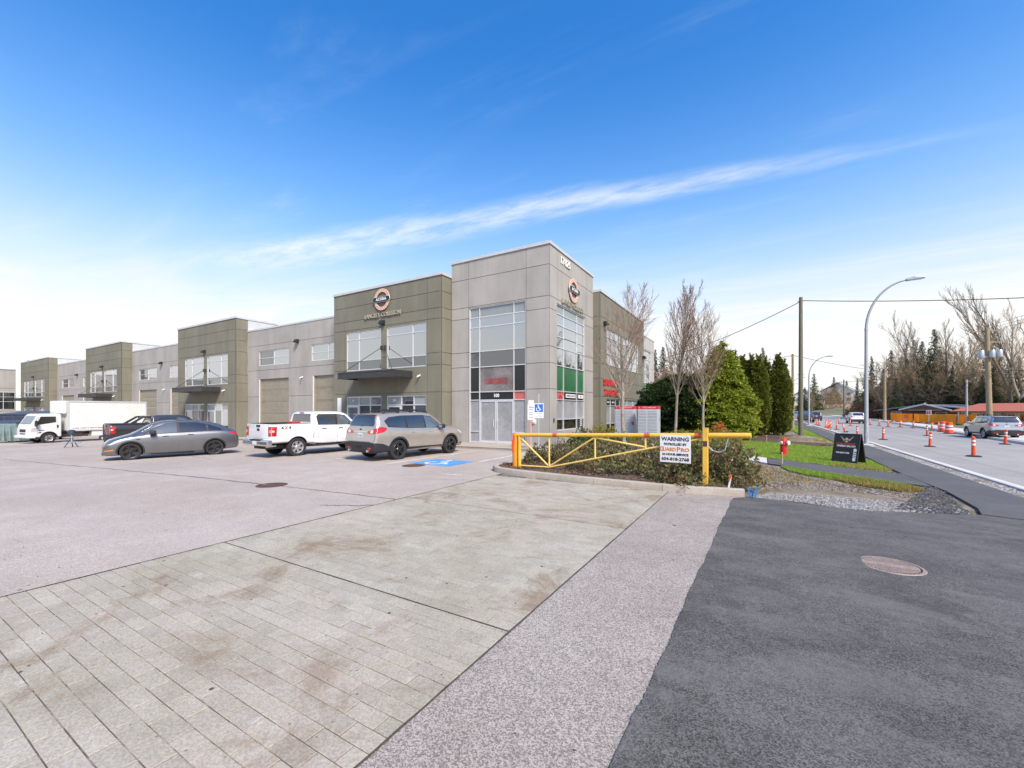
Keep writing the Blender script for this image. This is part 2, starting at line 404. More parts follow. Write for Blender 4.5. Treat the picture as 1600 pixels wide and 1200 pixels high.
# paver band with its expansion joints
PX0, PX1 = -6.45, -1.81
sheet('paver_bed', [(PX0-.02, -12), (PX1+.02, -12), (PX1+.02, 10.15), (-6.7, 10.15), (-6.9, 9.9), (PX0-.02, 9.2)], 'joint_sand', -.006, 2.0)
sheet('paver_continuation', [(PX0, -12), (PX1, -12), (PX1, .25), (PX0, .25)], 'paver_concrete', 0, 1.0)
def make_pavers():
    bed = bpy.data.objects['paver_bed']; rr = random.Random(4)
    pw, ph, g = .258, .1295, .006
    cells = []; y = .26; row = 0
    while y < 9.94:
        y1 = min(y+ph, 9.95)
        for ej in (3.01, 6.54):
            if y < ej <= y1+.03: y1 = ej-.007
        x = PX0 + .003 - (row % 2)*pw/2
        while x < PX1:
            xa, xb = max(x, PX0+.003), min(x+pw, PX1-.004)
            if xb-xa > .03: cells.append((xa+g/2, xb-g/2, y+g/2, y1-g/2))
            x += pw
        row += 1; y = y1
        for ej in (3.01, 6.54):
            if abs(y-(ej-.007)) < 1e-6: y = ej+.009
    def geo(w, d):
        c = .003; mb = MB(); x, y = w/2, d/2
        mb.add([(-x,-y,-.02),(x,-y,-.02),(x,y,-.02),(-x,y,-.02),(-x,-y,-.004),(x,-y,-.004),(x,y,-.004),(-x,y,-.004),(-x+c,-y+c,0),(x-c,-y+c,0),(x-c,y-c,0),(-x+c,y-c,0)],
            [(8,9,10,11),(4,5,9,8),(5,6,10,9),(6,7,11,10),(7,4,8,11),(0,1,5,4),(1,2,6,5),(2,3,7,6),(3,0,4,7)]); return mb
    # the pieces that show largest are objects of their own
    def size(c):
        x, y = (c[0]+c[1])/2, (c[2]+c[3])/2; f = -x*.5099+y*.8602; r = x*.8602+y*.5099
        if f < .5 or abs(r/f) > 1.22 or f < 2.1: return 0
        return (c[1]-c[0])*(c[3]-c[2])/f**3
    cells.sort(key=size, reverse=True); cache = {}; rest = MB()
    for i, c in enumerate(cells):
        w, d = round(c[1]-c[0], 3), round(c[3]-c[2], 3); x, y = (c[0]+c[1])/2, (c[2]+c[3])/2
        if i < 295:
            if (w, d) not in cache: cache[(w, d)] = mesh_of('paver', geo(w, d), 'paver_concrete', recalc=False)
            link('paver', cache[(w, d)], bed, (x, y, rr.uniform(-.002, .0022)))
        else:
            k = len(rest.v); q = geo(w, d); rest.add(q.v, q.f); dz = rr.uniform(-.0012, .0015)
            for j in range(k, len(rest.v)): v = rest.v[j]; rest.v[j] = (v[0]+x, v[1]+y, v[2]+dz)
    tag(obj('far_pavers', rest, 'paver_concrete', bed, recalc=False), kind='stuff')
make_pavers()
# dark joints beside and across the band
def strip(name, pts, w, mat, dz=.004, parent=None):
    mb = MB(); n = len(pts)
    for i, p in enumerate(pts):
        a = Vector(pts[max(i-1, 0)]); b = Vector(pts[min(i+1, n-1)]); d = (b-a).normalized(); q = Vector((-d.y, d.x))*w/2*(random.Random(i*7+n).uniform(.6, 1.3))
        for s in (1, -1):
            x, y = p[0]+q.x*s, p[1]+q.y*s; mb.v.append((x, y, gz(x)+dz))
    for i in range(n-1): mb.f.append((2*i+1, 2*i+3, 2*i+2, 2*i)); mb.m.append(0)
    return tag(obj(name, mb, mat, recalc=False), kind='structure')
def wig(a, b, n, amp, seed): 
    rr = random.Random(seed); return [(a[0]+(b[0]-a[0])*i/n+rr.uniform(-amp, amp), a[1]+(b[1]-a[1])*i/n+rr.uniform(-amp, amp)) for i in range(n+1)]
strip('paver_edge_joint', wig((PX1+.005, -2), (PX1+.005, 9.95), 60, .003, 1), .018, 'joint_dark', .003)
strip('paver_edge_joint', wig((PX0-.008, -2), (PX0-.008, 9.2), 50, .004, 2), .014, 'joint_dark', .003)
strip('expansion_joint', wig((PX0, 3.012), (PX1, 3.012), 30, .002, 3), .015, 'joint_dark', -.001)
strip('expansion_joint', wig((PX0, 6.542), (PX1, 6.542), 30, .002, 4), .013, 'joint_dark', -.001)
strip('pavement_crack', wig((-30, 4.3), (-10.4, 5.85), 70, .03, 5), .05, 'tar_line', .004)
strip('pavement_crack', wig((-10.0, 5.9), (-6.5, 6.25), 30, .025, 6), .03, 'tar_line', .004)
strip('pavement_crack', wig((-6.5, 9.0), (-8.3, 8.2), 20, .03, 7), .012, 'joint_dark', .004)
strip('pavement_crack', wig((-6.45, 5.6), (-7.3, 5.1), 12, .05, 8), .05, 'tar_line', .004)
strip('pavement_crack', wig((-28, 9.2), (-19.0, 8.4), 30, .04, 9), .03, 'tar_line', .004)
sheet('aggregate_strip', [(PX1+.014, -12)] + [(-.45, -12), (-.45, 10.12), (PX1+.014, 10.12)], 'aggregate_concrete', 0, 1.0)
asph = [(PX1+.9, -12), (7.5, -12), (7.5, 9.5), (5.35, 10.6), (3.45, 10.95), (2.6, 10.5), (1.63, 10.05), (.6, 10.0), (-.25, 10.14), (-.50, 9.9)] + [(a + .008*math.sin(b*2.3) + .005*math.sin(b*9.1+1), b) for a, b in ragged((-.52, 9.7), (-.66, 2.5), 420, .0065, 11)] + [(-.70, 1.2), (-.78, -2)]
sheet('new_asphalt_apron', asph, 'new_asphalt', .012, .8, skirt=.012)
pathl = [(3.45, 10.95), (3.6, 11.6), (3.74, 13.7), (3.6, 16.0), (3.64, 22), (3.75, 30), (3.8, 60), (3.8, 120)]
sheet('asphalt_path', [(5.0, 120), (5.0, 60), (4.95, 14), (5.0, 11.2), (5.35, 10.6)][::-1][::-1] + pathl, 'path_asphalt', .03, .8, skirt=.06)
sheet('asphalt_path_branch', [(.2, 18.6), (2.0, 17.35), (3.0, 17.0), (3.62, 16.7), (3.66, 14.35), (3.03, 14.6), (1.63, 15.5), (.2, 16.75)], 'path_asphalt', .024, .6, skirt=.06)
sheet('concrete_path_end', [(-.95, 19.6), (.17, 18.62), (.17, 16.78), (-.9, 18.1)], 'new_concrete', .03, .6, skirt=.08)
sheet('verge_ground', [(-.45, 10.1), (1.63, 10.02), (3.45, 10.9), (5.5, 10.5), (5.5, 130), (-7, 130), (-7, 36), (-2.4, 27.2), (-.95, 19.6), (-.95, 16)], 'dirt', -.02, .8, amp=.02, seed=3)
lawn_a = [(-3.0, 27.4), (-2.2, 24), (-1.0, 20.2), (-.85, 19.65), (.2, 18.7), (2.0, 17.45), (3.0, 17.1), (3.5, 17.3), (3.55, 20.5), (2.9, 22.5), (3.5, 24), (3.5, 26.4), (2.2, 26.6), (.8, 27.6), (-1.4, 27.9)]
lawn_b = [(.55, 16.2), (1.6, 15.4), (3.0, 14.5), (3.3, 13.7), (2.9, 13.2), (2.2, 13.5), (1.5, 14.2), (.7, 15.1)]
lawn_c = [(2.6, 30.5), (3.6, 28.5), (3.7, 60), (2.2, 60)]
sheet('lawn', lawn_a, 'turf_soil', .02, .5, amp=.02, seed=1, skirt=.05)
sheet('lawn_strip', lawn_b, 'turf_soil', .01, .4, amp=.03, seed=2, skirt=.05)
sheet('lawn_far', lawn_c, 'turf_soil', .02, 1.0, amp=.03, seed=5, skirt=.05)
BED = [(-7.1, 11.2), (-6.98, 10.75), (-6.6, 10.5), (-4, 10.22), (-1.7, 10.16), (-.48, 10.45), (-.55, 13), (-.9, 16), (-1.0, 19.5), (-2.2, 24), (-3.0, 27.4), (-6.5, 33), (-8.7, 33), (-8.7, 18.35), (-7.1, 18.35)]
sheet('planting_bed', BED, 'soil', .13, .4, amp=.05, seed=8, skirt=.15)
sheet('cedar_bed', [(-6.5, 33), (-3.0, 27.45), (-1.4, 27.95), (.8, 27.65), (2.2, 26.7), (3.1, 27.4), (3.4, 29), (2.5, 31), (2.2, 36), (-6, 40)], 'soil', .04, .6, amp=.05, seed=9, skirt=.1)
sheet('road', [(5.72, -60), (13, -60), (13.5, 30), (18.5, 95), (22, 230), (6.3, 230), (5.72, 95)], 'road_surface', -.30, 12, zf=lambda x: 0.0)
# right verge and pavement across the road
sheet('far_pavement', [(13.7, 30), (16.2, 30), (20.5, 95), (24, 230), (22.2, 230), (18.7, 95)], 'new_concrete', -.15, 12, zf=lambda x: 0.0, skirt=.2)
sheet('far_verge', [(16.2, -60), (160, -60), (160, 230), (24, 230), (20.5, 95), (16.2, 30)], 'far_ground', -.16, 14, zf=lambda x: 0.0)
def kerb(name, pts, w, z0, z1, seglen, mat, gap=.008, rnd=.02, zf=None):
    """kerb laid as separate lengths, each a piece"""
    root = tag(bpy.data.objects.new(name, None), kind='structure'); COL.objects.link(root)
    P = [Vector((*p, 0)) for p in pts]
    dl = [0]
    for i in range(1, len(P)): dl.append(dl[-1] + (P[i]-P[i-1]).length)
    def at(s):
        for i in range(1, len(P)):
            if s <= dl[i] or i == len(P)-1:
                t = (s-dl[i-1])/(dl[i]-dl[i-1]); d = (P[i]-P[i-1]).normalized(); return P[i-1].lerp(P[i], t), d
    n = max(1, round(dl[-1]/seglen)); L_ = dl[-1]/n
    for k in range(n):
        a, b = k*L_+gap/2, (k+1)*L_-gap/2; m = max(1, int((b-a)/.25)) if len(pts) > 2 else 1
        mb = MB(); rows = []
        for i in range(m+1):
            p, d = at(a+(b-a)*i/m); q = Vector((-d.y, d.x, 0)); zz = zf(p.x) if zf else 0
            prof = [(0, z0), (0, z1-rnd), (rnd*.3, z1-rnd*.3), (rnd, z1), (w-rnd, z1), (w-rnd*.3, z1-rnd*.3), (w, z1-rnd), (w, z0)]
            rows.append([tuple(p+q*u+Vector((0, 0, h+zz))) for u, h in prof])
        for r in rows: mb.v.extend(r)
        np_ = len(rows[0])
        for i in range(m):
            for j in range(np_-1): mb.f.append((i*np_+j, i*np_+j+1, (i+1)*np_+j+1, (i+1)*np_+j)); mb.m.append(0)
        mb.f.append(tuple(range(np_))); mb.f.append(tuple(reversed(range(m*np_, (m+1)*np_)))); mb.m += [0, 0]
        obj('kerb_length', mb, mat, root, smooth=50)
    return root
bedk = [(-7.2, 17.0), (-7.2, 11.3), (-7.16, 11.0), (-7.05, 10.74), (-6.86, 10.52), (-6.6, 10.36), (-6.0, 10.22), (-4.0, 10.02), (-1.7, 9.93), (-.30, 10.17)]
kerb('planting_bed_kerb', bedk[::-1][::-1], .17, -.05, .155, 1.75, 'kerb_concrete')
kerb('road_kerb', [(5.5, 130), (5.5, 11.5)], .24, -.36, -.10, 3.0, 'new_concrete')
kerb('far_road_kerb', [(13.45, 30), (18.45, 95), (22, 230)], .22, -.36, -.14, 6.0, 'new_concrete')
# raised walk in front of the building
wz = lambda x: lotz(x)
sheet('front_walk', [(-35.9, 16.4), (-7.4, 16.4), (-7.4, 18.6), (-35.9, 18.6)], 'kerb_concrete', .10, 2.0, skirt=.2)
kerb('front_walk_kerb', [(-7.3, 16.2), (-35.9, 16.2)], -.18, -.1, .105, 3.0, 'kerb_concrete', zf=lotz)
# painted markings
def line_mark(x0, y0, x1, y1, w=.10): strip('parking_line', wig((x0, y0), (x1, y1), 12, .004, int(x0*10)), w, 'paint_white', .005)
for x in (-11.0, -13.9, -16.6, -19.3, -27.4, -30.1, -32.8): line_mark(x, 10.1, x, 16.0)
line_mark(-8.6, 12.2, -8.6, 16.0)
def isa(mb, s, z=0.0, plane='xy'):
    """wheelchair symbol, strokes as flat strips; 1 unit high before scaling"""
    def P(x, y): return (x*s, y*s, z) if plane == 'xy' else (x*s, z, y*s)
    def stroke(pts, w):
        n = len(pts); o = len(mb.v)
        for i in range(n):
            a = Vector(pts[max(i-1, 0)]); b = Vector(pts[min(i+1, n-1)]); d = (b-a).normalized(); q = (-d.y*w/2, d.x*w/2)
            mb.v.append(P(pts[i][0]+q[0], pts[i][1]+q[1])); mb.v.append(P(pts[i][0]-q[0], pts[i][1]-q[1]))
        for i in range(n-1): mb.f.append((o+2*i+1, o+2*i+3, o+2*i+2, o+2*i)); mb.m.append(0)
    hd = ring_pts(.085, 14)[:-1]; mb.add([P(x-.06, y+.42) for x, y in hd], [tuple(range(14))])
    stroke([(-.05, .30), (-.03, .02)], .11); stroke([(-.03, .16), (.15, .16)], .08); stroke([(-.03, .01), (.19, .01), (.30, -.24), (.40, -.20)], .09)
    stroke([(-.08+.26*math.cos(R(a)), -.16+.26*math.sin(R(a))) for a in range(125, 385, 13)], .085)
sheet('accessible_bay_panel', [(-10.5, 10.7), (-8.75, 10.7), (-8.75, 12.15), (-10.5, 12.15)], 'paint_blue', .004, .5)
mb = MB(); isa(mb, 1.25); tag(obj('accessible_bay_symbol', mb, 'paint_white', loc=(-9.62, 11.4, .008), recalc=False), kind='structure')
strip('arrow_mark', wig((-7.9, 9.35), (-7.3, 9.5), 5, .03, 3), .06, 'paint_white', .005)
# iron covers
pbr('rust_iron', (.115, .06, .038), .75, .3, .35, 9, .5, 120)
pbr('worn_iron', (.36, .27, .22), .6, .4, .25, 14, .4, 90)
pbr('dark_iron', (.05, .045, .042), .7, .5, .2, 9)
def cover(name, label, x, y, r, mat, grid):
    z = gz(x) + (.012 if x > 0 else 0)
    t = thing(name, label, 'manhole cover', (x, y, z))
    mb = MB(); mb.lathe([(r+.05, .001), (r+.045, .006), (r+.012, .007), (r+.01, -.01)], 48); obj('frame', mb, mat, t, smooth=30)
    mb = MB(); mb.lathe([(0.001, .002), (r, .002), (r, -.02)], 48); obj('lid', mb, 'dark_iron' if grid else mat, t)
    if grid:
        mb = MB(); k = 9
        for i in range(-k, k+1):
            u = i*r/k*.98; h = math.sqrt(max(0, r*r*.96-u*u))
            if h > .02:
                mb.box(u-.009, u+.009, -h, h, .0022, .0075)
                if i % 2 == 0: mb.box(-h, h, u-.009, u+.009, .0026, .0085)
        mb.box(-r*.97, r*.97, -.045, .045, .003, .0095); obj('tread', mb, mat, t)
    else:
        mb = MB()
        for i in range(10):
            a = 2*PI*i/10; mb.lathe([(.028, .002), (.026, .006), (.001, .006)], 8, Matrix.Translation((r*.7*math.cos(a), r*.7*math.sin(a), 0)))
        obj('boss', mb, mat, t)
cover('manhole_cover', 'rusty round manhole cover in the open pale pavement', -10.33, 5.88, .30, 'rust_iron', False)
cover('manhole_cover', 'rusty round manhole cover touching the blue accessible bay', -9.9, 10.32, .33, 'rust_iron', False)
cover('manhole_cover', 'worn tan manhole cover with waffle grid set in new black asphalt', 1.32, 6.62, .27, 'worn_iron', True)
# oil and tar drips as small flat pebbles of grit on the pavement are in the material; loose stones are geometry
def scatter_stones(name, region, n, smin, smax, mats, seed, dz=0.0, zf=gz):
    rr = random.Random(seed); mb = MB(); xs = [p[0] for p in region]; ys = [p[1] for p in region]
    k = 0
    while k < n:
        x, y = rr.uniform(min(xs), max(xs)), rr.uniform(min(ys), max(ys))
        if not inpoly(x, y, region): continue
        k += 1; s = rr.uniform(smin, smax); z = zf(x)+dz; o = len(mb.v); a0 = rr.uniform(0, 6.28)
        for j in range(5):
            a = a0+j*1.2566; q = s*rr.uniform(.7, 1.15); mb.v.append((x+q*math.cos(a), y+q*math.sin(a)*.75, z+s*rr.uniform(-.1, .25)))
        mb.v.append((x+rr.uniform(-.3, .3)*s, y+rr.uniform(-.3, .3)*s, z+s*rr.uniform(.5, .9)))
        m = rr.randrange(len(mats))
        for j in range(5): mb.f.append((o+j, o+(j+1) % 5, o+5)); mb.m.append(m)
    return tag(obj(name, mb, mats, recalc=False), kind='stuff')
pbr('stone_pale', (.36, .355, .345), .9, 0, .15, 8, isl=.3)
pbr('stone_grey', (.25, .255, .265), .9, 0, .15, 8, isl=.3)
pbr('stone_dark', (.07, .07, .075), .9, 0, .15, 8, isl=.3)
grav = [(-.2, 10.3), (1.6, 10.12), (3.3, 11.0), (3.45, 11.6), (2.8, 11.7), (1.7, 11.5), (.6, 11.1), (.1, 10.9)]
o = scatter_stones('gravel', grav, 12000, .007, .024, ['stone_pale', 'stone_grey', 'stone_grey', 'stone_dark', 'dirt'], 21, -.01); tag(o, 'loose grey crushed gravel between black apron and dirt', 'gravel')
grav2 = [(-.5, 11), (.1, 11.5), (1.7, 12.4), (3.5, 12.2), (3.5, 13.4), (2.6, 13.2), (1.2, 14.2), (.3, 16.3), (-.6, 17.5), (-.5, 13)]
o = scatter_stones('verge_gravel', grav2, 7000, .008, .03, ['stone_grey', 'dirt', 'dirt', 'soil'], 22, -.015); tag(o, 'scattered gravel and dirt clods between planting bed and lawn strip', 'gravel')
o = scatter_stones('kerb_gravel', [(5.02, 12), (5.48, 12), (5.48, 45), (5.02, 45)], 9000, .012, .03, ['stone_pale', 'stone_grey'], 23, -.022); tag(o, 'narrow band of grey gravel along the road kerb', 'gravel')
o = scatter_stones('asphalt_crumbs', [(3.3, 10.7), (3.75, 14), (3.62, 17), (3.0, 17.1), (2.0, 17.5), (1.9, 17.35), (3.4, 16.6), (3.45, 14), (2.2, 10.6)], 900, .015, .05, ['stone_dark'], 24, .0); tag(o, 'black asphalt crumbs along the path edge', 'asphalt crumbs')
o = scatter_stones('grit', [(-20, 1), (-.7, 1), (-.7, 9.8), (-20, 9.8)], 420, .004, .013, ['stone_dark', 'stone_dark', 'stone_grey'], 25, .002); tag(o, 'small dark bits of grit scattered over the pale pavement', 'grit')
# ------------------------------------------------------------------ building
def wallmat(name, c, st=.10):
    m, t, p = newmat(name); g = t.new('ShaderNodeNewGeometry'); v = g.outputs['Position']
    mp = t.new('ShaderNodeMapping'); mp.inputs['Scale'].default_value = (1.6, 1.6, .18); t.l.new(v, mp.inputs[0])
    s = t.noise(1.0, 6, .65, mp.outputs[0]); a = t.noise(.55, 5, .6, v); f = t.noise(28, 4, .6, v)
    oi = t.new('ShaderNodeObjectInfo')
    k = t.math('MULTIPLY', t.rng(s, .3, .72, 1-st, 1+st*.8), t.rng(a, .3, .7, .93, 1.06))
    k = t.math('MULTIPLY', k, t.rng(f, .25, .75, .95, 1.05)); k = t.math('MULTIPLY', k, t.rng(oi.outputs['Random'], 0, 1, .965, 1.03))
    vm = t.new('ShaderNodeVectorMath', operation='SCALE'); vm.inputs[0].default_value = c; t.l.new(k, vm.inputs['Scale'])
    mq = t.new('ShaderNodeMapping'); mq.inputs['Scale'].default_value = (5, 5, .12); t.l.new(v, mq.inputs[0])
    r = t.math('MULTIPLY', t.rng(t.noise(1.0, 4, .6, mq.outputs[0]), .70, .82, 0, .2), t.rng(a, .45, .6, 0, 1))
    cc_ = t.mix(r, vm.outputs[0], (c[0]*.62, c[1]*.5, c[2]*.4))
    t.l.new(cc_, p.inputs['Base Color']); p.inputs['Roughness'].default_value = .85; p.inputs['Specular IOR Level'].default_value = .3
    t.l.new(t.bump(t.math('ADD', f, t.noise(90, 3, .6, v)), .25, .006), p.inputs['Normal'])
wallmat('wall_grey', (.365, .342, .312), .08); wallmat('wall_olive', (.198, .187, .142), .09); wallmat('wall_pale', (.46, .435, .40))
pbr('wall_joint', (.12, .105, .085), .9); pbr('coping_metal', (.60, .60, .585), .45, .3, .08, 3); pbr('roof_membrane', (.45, .45, .44), .9)
pbr('frame_alu', (.66, .67, .68), .4, .35, .05, 4); pbr('canopy_steel', (.045, .045, .048), .5, .2, .15, 4)
pbr('door_beige', (.27, .235, .175), .6, 0, .1, 3); pbr('jamb_white', (.72, .70, .64), .5, 0, .06, 4)
pbr('black_plastic', (.02, .02, .022), .5, 0, .1, 8); pbr('lamp_black', (.03, .027, .025), .55, .2, .1, 9); pbr('white_plastic', (.75, .74, .70), .45, 0, .05, 9)
glassmat('glass_sky', (.03, .034, .04), .42); glassmat('glass_dark', (.018, .02, .022), .12)
pbr('film_frost', (.30, .30, .305), .35, 0, .22, .9, spec=.6); pbr('film_black', (.018, .018, .02), .25); pbr('film_grey', (.26, .29, .285), .25, 0, .06, 2)
pbr('film_green', (.03, .135, .055), .25, 0, .2, 1.2); pbr('film_red', (.50, .12, .11), .3, 0, .1, 3); pbr('film_interior', (.10, .10, .10), .3, 0, .5, 1.1)
pbr('letter_white', (.78, .77, .75), .5, 0, .04); pbr('letter_red', (.55, .045, .04), .5, 0, .05); pbr('letter_tan', (.40, .36, .28), .5, .2, .1); pbr('letter_black', (.02, .02, .022), .5)
pbr('letter_orange', (.62, .20, .03), .5); pbr('sign_white', (.74, .74, .74), .4, 0, .05, 5); pbr('emblem_peach', (.66, .46, .35), .5, 0, .06); pbr('sign_blue', (.02, .13, .47), .4)
pbr('film_dimred', (.26, .075, .07), .35, 0, .5, 1.6); pbr('frosted_blur', (.19, .17, .165), .3, 0, .45, 1.0)
B0 = Vector((-8.8, 18.4, 0))
bld = thing('commercial_building', 'long two storey grey and olive commercial building with tall glazed corner tower', 'building', B0)
def MX(O, kind):
    """(u, inward, z) to the building's local space"""
    if kind == 'F': m = Matrix(((1,0,0,0),(0,1,0,0),(0,0,1,0),(0,0,0,1)))
    else: m = Matrix(((0,-1,0,0),(1,0,0,0),(0,0,1,0),(0,0,0,1)))
    return Matrix.Translation(Vector(O)-B0) @ m
PIN = [(-.013, .013)]
def facade(O, kind, u0, u1, z0, z1, vj, hj, ops, mat, g=.013):
    M = MX(O, kind)
    U = [u0]+sorted(vj)+[u1]; Z = [z0]+sorted(hj)+[z1]
    def cells(a, b, c, d):
        us = sorted({a, b} | {x for o in ops for x in (o[0], o[1]) if a < x < b}); zs = sorted({c, d} | {x for o in ops for x in (o[2], o[3]) if c < x < d})
        ok = [[not any(o[0] < (us[i]+us[i+1])/2 < o[1] and o[2] < (zs[j]+zs[j+1])/2 < o[3] for o in ops) for j in range(len(zs)-1)] for i in range(len(us)-1)]
        return us, zs, ok
    def build(a, b, c, d, dep, sk, skop):
        us, zs, ok = cells(a, b, c, d); mb = MB()
        for i in range(len(us)-1):
            for j in range(len(zs)-1):
                if not ok[i][j]: continue
                x0, x1, y0, y1 = us[i], us[i+1], zs[j], zs[j+1]
                mb.add([(x0, dep, y0), (x1, dep, y0), (x1, dep, y1), (x0, dep, y1)], [(0, 1, 2, 3)])
                for di, dj, e in ((-1, 0, ((x0, y0), (x0, y1))), (1, 0, ((x1, y1), (x1, y0))), (0, -1, ((x1, y0), (x0, y0))), (0, 1, ((x0, y1), (x1, y1)))):
                    ii, jj = i+di, j+dj; out = not (0 <= ii < len(us)-1 and 0 <= jj < len(zs)-1)
                    k = sk if out else (0 if ok[ii][jj] else skop)
                    if k: mb.add([(e[0][0], dep, e[0][1]), (e[1][0], dep, e[1][1]), (e[1][0], dep+k, e[1][1]), (e[0][0], dep+k, e[0][1])], [(3, 2, 1, 0)])
        return mb
    for i in range(len(U)-1):
        for j in range(len(Z)-1):
            a = U[i]+(g if i else 0); b = U[i+1]-(g if i < len(U)-2 else 0); c = Z[j]+(g if j else 0); d = Z[j+1]-(g if j < len(Z)-2 else 0)
            mb = build(a, b, c, d, 0, .025, .17)
            if mb.f: obj('wall_panel', mb.tf(M), mat, bld)
    mb = build(u0+.001, u1-.001, z0, z1-.002, .026, .15, 0)
    obj('wall_core', mb.tf(M), 'wall_joint', bld)
def window(O, kind, u0, u1, z0, z1, cols, rows, mats, door=None, fw=.055, dep=.09, skip=()):
    M = MX(O, kind); U = [u0]+list(cols)+[u1]; Z = [z0]+list(rows)+[z1]; mb = MB(); h = fw/2; e = .0
    mb.box(u0, u0+fw, dep-.05, dep+.05, z0, z1); mb.box(u1-fw, u1, dep-.05, dep+.05, z0, z1)
    mb.box(u0+fw, u1-fw, dep-.05, dep+.05, z0, z0+fw); mb.box(u0+fw, u1-fw, dep-.05, dep+.05, z1-fw, z1)
    for x in cols: mb.box(x-h*.8, x+h*.8, dep-.045, dep+.045, z0+fw, z1-fw)
    for k, z in enumerate(rows):
        for i in range(len(U)-1):
            a = U[i]+(fw if i == 0 else h*.8); b = U[i+1]-(fw if i == len(U)-2 else h*.8)
            if (i, k) in skip: continue
            mb.box(a, b, dep-.042, dep+.042, z-h*.8, z+h*.8)
    w = obj('window', mb.tf(M), 'frame_alu', bld)
    rr = random.Random(int(u0*100)+int(z0*10))
    for i in range(len(U)-1):
        for j in range(len(Z)-1):
            m = mats(i, j)
            if m is None: continue
            a, b, c, d = U[i]+.02, U[i+1]-.02, Z[j]+.02, Z[j+1]-.02
            p = MB(); t1, t2 = rr.uniform(-.003, .003), rr.uniform(-.003, .003)
            p.add([(a, dep+t1, c), (b, dep-t1, c), (b, dep-t1+t2, d), (a, dep+t1+t2, d)], [(0, 1, 2, 3)])
            p.add([(a, dep+.02, c), (b, dep+.02, c), (b, dep+.02, d), (a, dep+.02, d)], [(3, 2, 1, 0)])
            obj('pane', p.tf(M), m, w, recalc=False)
    return w
def dbox(name, mat, kind, O, u0, u1, d0, d1, z0, z1, parent=None, bevel=0): return obj(name, MB().box(u0, u1, d0, d1, z0, z1).tf(MX(O, kind)), mat, parent or bld, bevel=bevel)
HJ = [2.87, 4.14, 4.94, 6.77, 7.38, 8.9]
# --- corner tower
TF = (0, 18.4, 0); TR = (-8.8, 0, 0)
facade(TF, 'F', -14.8, -8.8, -1.2, 9.87, [-13.64, -10.09], HJ, [(-13.60, -10.12, .10, 7.32)], 'wall_grey')
facade(TR, 'R', 18.401, 24.5, -1.2, 9.87, [19.31, 23.34], HJ, [(19.26, 23.16, .78, 7.18)], 'wall_grey')
def tw(i, j):
    if j in (0, 1): return None if i == 1 else 'film_frost'
    if j == 2: return ('film_black', 'film_black', 'film_red')[i]
    if j == 3: return ('film_black', 'frosted_blur', 'film_black')[i]
    if j == 4: return 'glass_dark' if i else 'film_interior'
    if j == 7: return 'film_grey'
    return 'glass_sky'
wt = window(TF, 'F', -13.60, -10.12, .10, 7.32, (-12.95, -10.83), (.68, 2.36, 2.79, 4.12, 4.95, 6.24, 6.77), tw, skip={(1, 0)})
# red blurred poster film behind the middle pane
dbox('poster', 'film_dimred', 'F', TF, -12.6, -11.2, .078, .084, 3.2, 3.5, wt)
lettering(wt, '100', .24, 'letter_white', Vector((-11.89, 18.4+.06, 2.58))-B0, bold=.008)
# double glass door
ed = bpy.data.objects.new('entrance_door', MB and mesh_of('entrance_door', MB().box(-12.92, -10.86, .05, .13, .10, .125).tf(MX(TF, 'F')), 'frame_alu')); COL.objects.link(ed); ed.parent = bld
for k in (0, 1):
    a, b = (-12.92, -11.90) if k == 0 else (-11.88, -10.86)
    mb = MB(); mb.box(a, a+.07, .05, .12, .13, 2.33); mb.box(b-.07, b, .05, .12, .13, 2.33); mb.box(a+.07, b-.07, .05, .12, .13, .22); mb.box(a+.07, b-.07, .05, .12, 2.26, 2.33)
    obj('door_leaf', mb.tf(MX(TF, 'F')), 'frame_alu', ed)
    obj('door_glass', MB().box(a+.06, b-.06, .078, .09, .20, 2.28).tf(MX(TF, 'F')), 'film_frost', ed)
    hx = b-.12 if k == 0 else a+.12
    obj('door_pull', MB().tube([(hx, .05, .95), (hx, -.02, .97), (hx, -.02, 1.3), (hx, .05, 1.32)], .014, 8).tf(MX(TF, 'F')), 'frame_alu', ed, smooth=40)
def rw(i, j):
    return ('glass_dark', 'film_frost', 'film_red' if i == 0 else 'film_black', 'film_green', 'glass_sky', 'glass_sky', 'glass_sky', 'glass_sky', 'film_grey')[j]
wr = window(TR, 'R', 19.26, 23.16, .78, 7.18, (20.22, 22.04), (1.35, 2.36, 2.79, 4.09, 5.0, 5.55, 6.15, 6.7), rw, skip={(1, 5)})
# window signs: red swirl and white words on black band
mb = MB(); sw = [(.17*math.cos(a)*(1-a*.05), .17*math.sin(a)*(1-a*.06)) for a in [i*.45 for i in range(14)]]
mb.tube([(x, 0, z) for x, z in sw], .022, 6); o = obj('swirl_mark', mb, 'letter_red', wr); o.location = Vector((-8.72, 19.72, 2.57))-B0; o.rotation_euler = (0, 0, PI/2)
obj('white_word_panel', MB().box(20.45, 21.8, .035, .042, 2.48, 2.68).tf(MX(TR, 'R')), 'letter_white', wr)
obj('white_word_panel', MB().box(22.2, 22.95, .035, .042, 2.48, 2.68).tf(MX(TR, 'R')), 'letter_white', wr)
lettering(wr, 'UNISEX SALON', .14, 'letter_black', Vector((-8.83, 21.12, 2.58))-B0, PI/2, width=1.2)
lettering(wr, 'SPA', .14, 'letter_black', Vector((-8.83, 22.57, 2.58))-B0, PI/2)
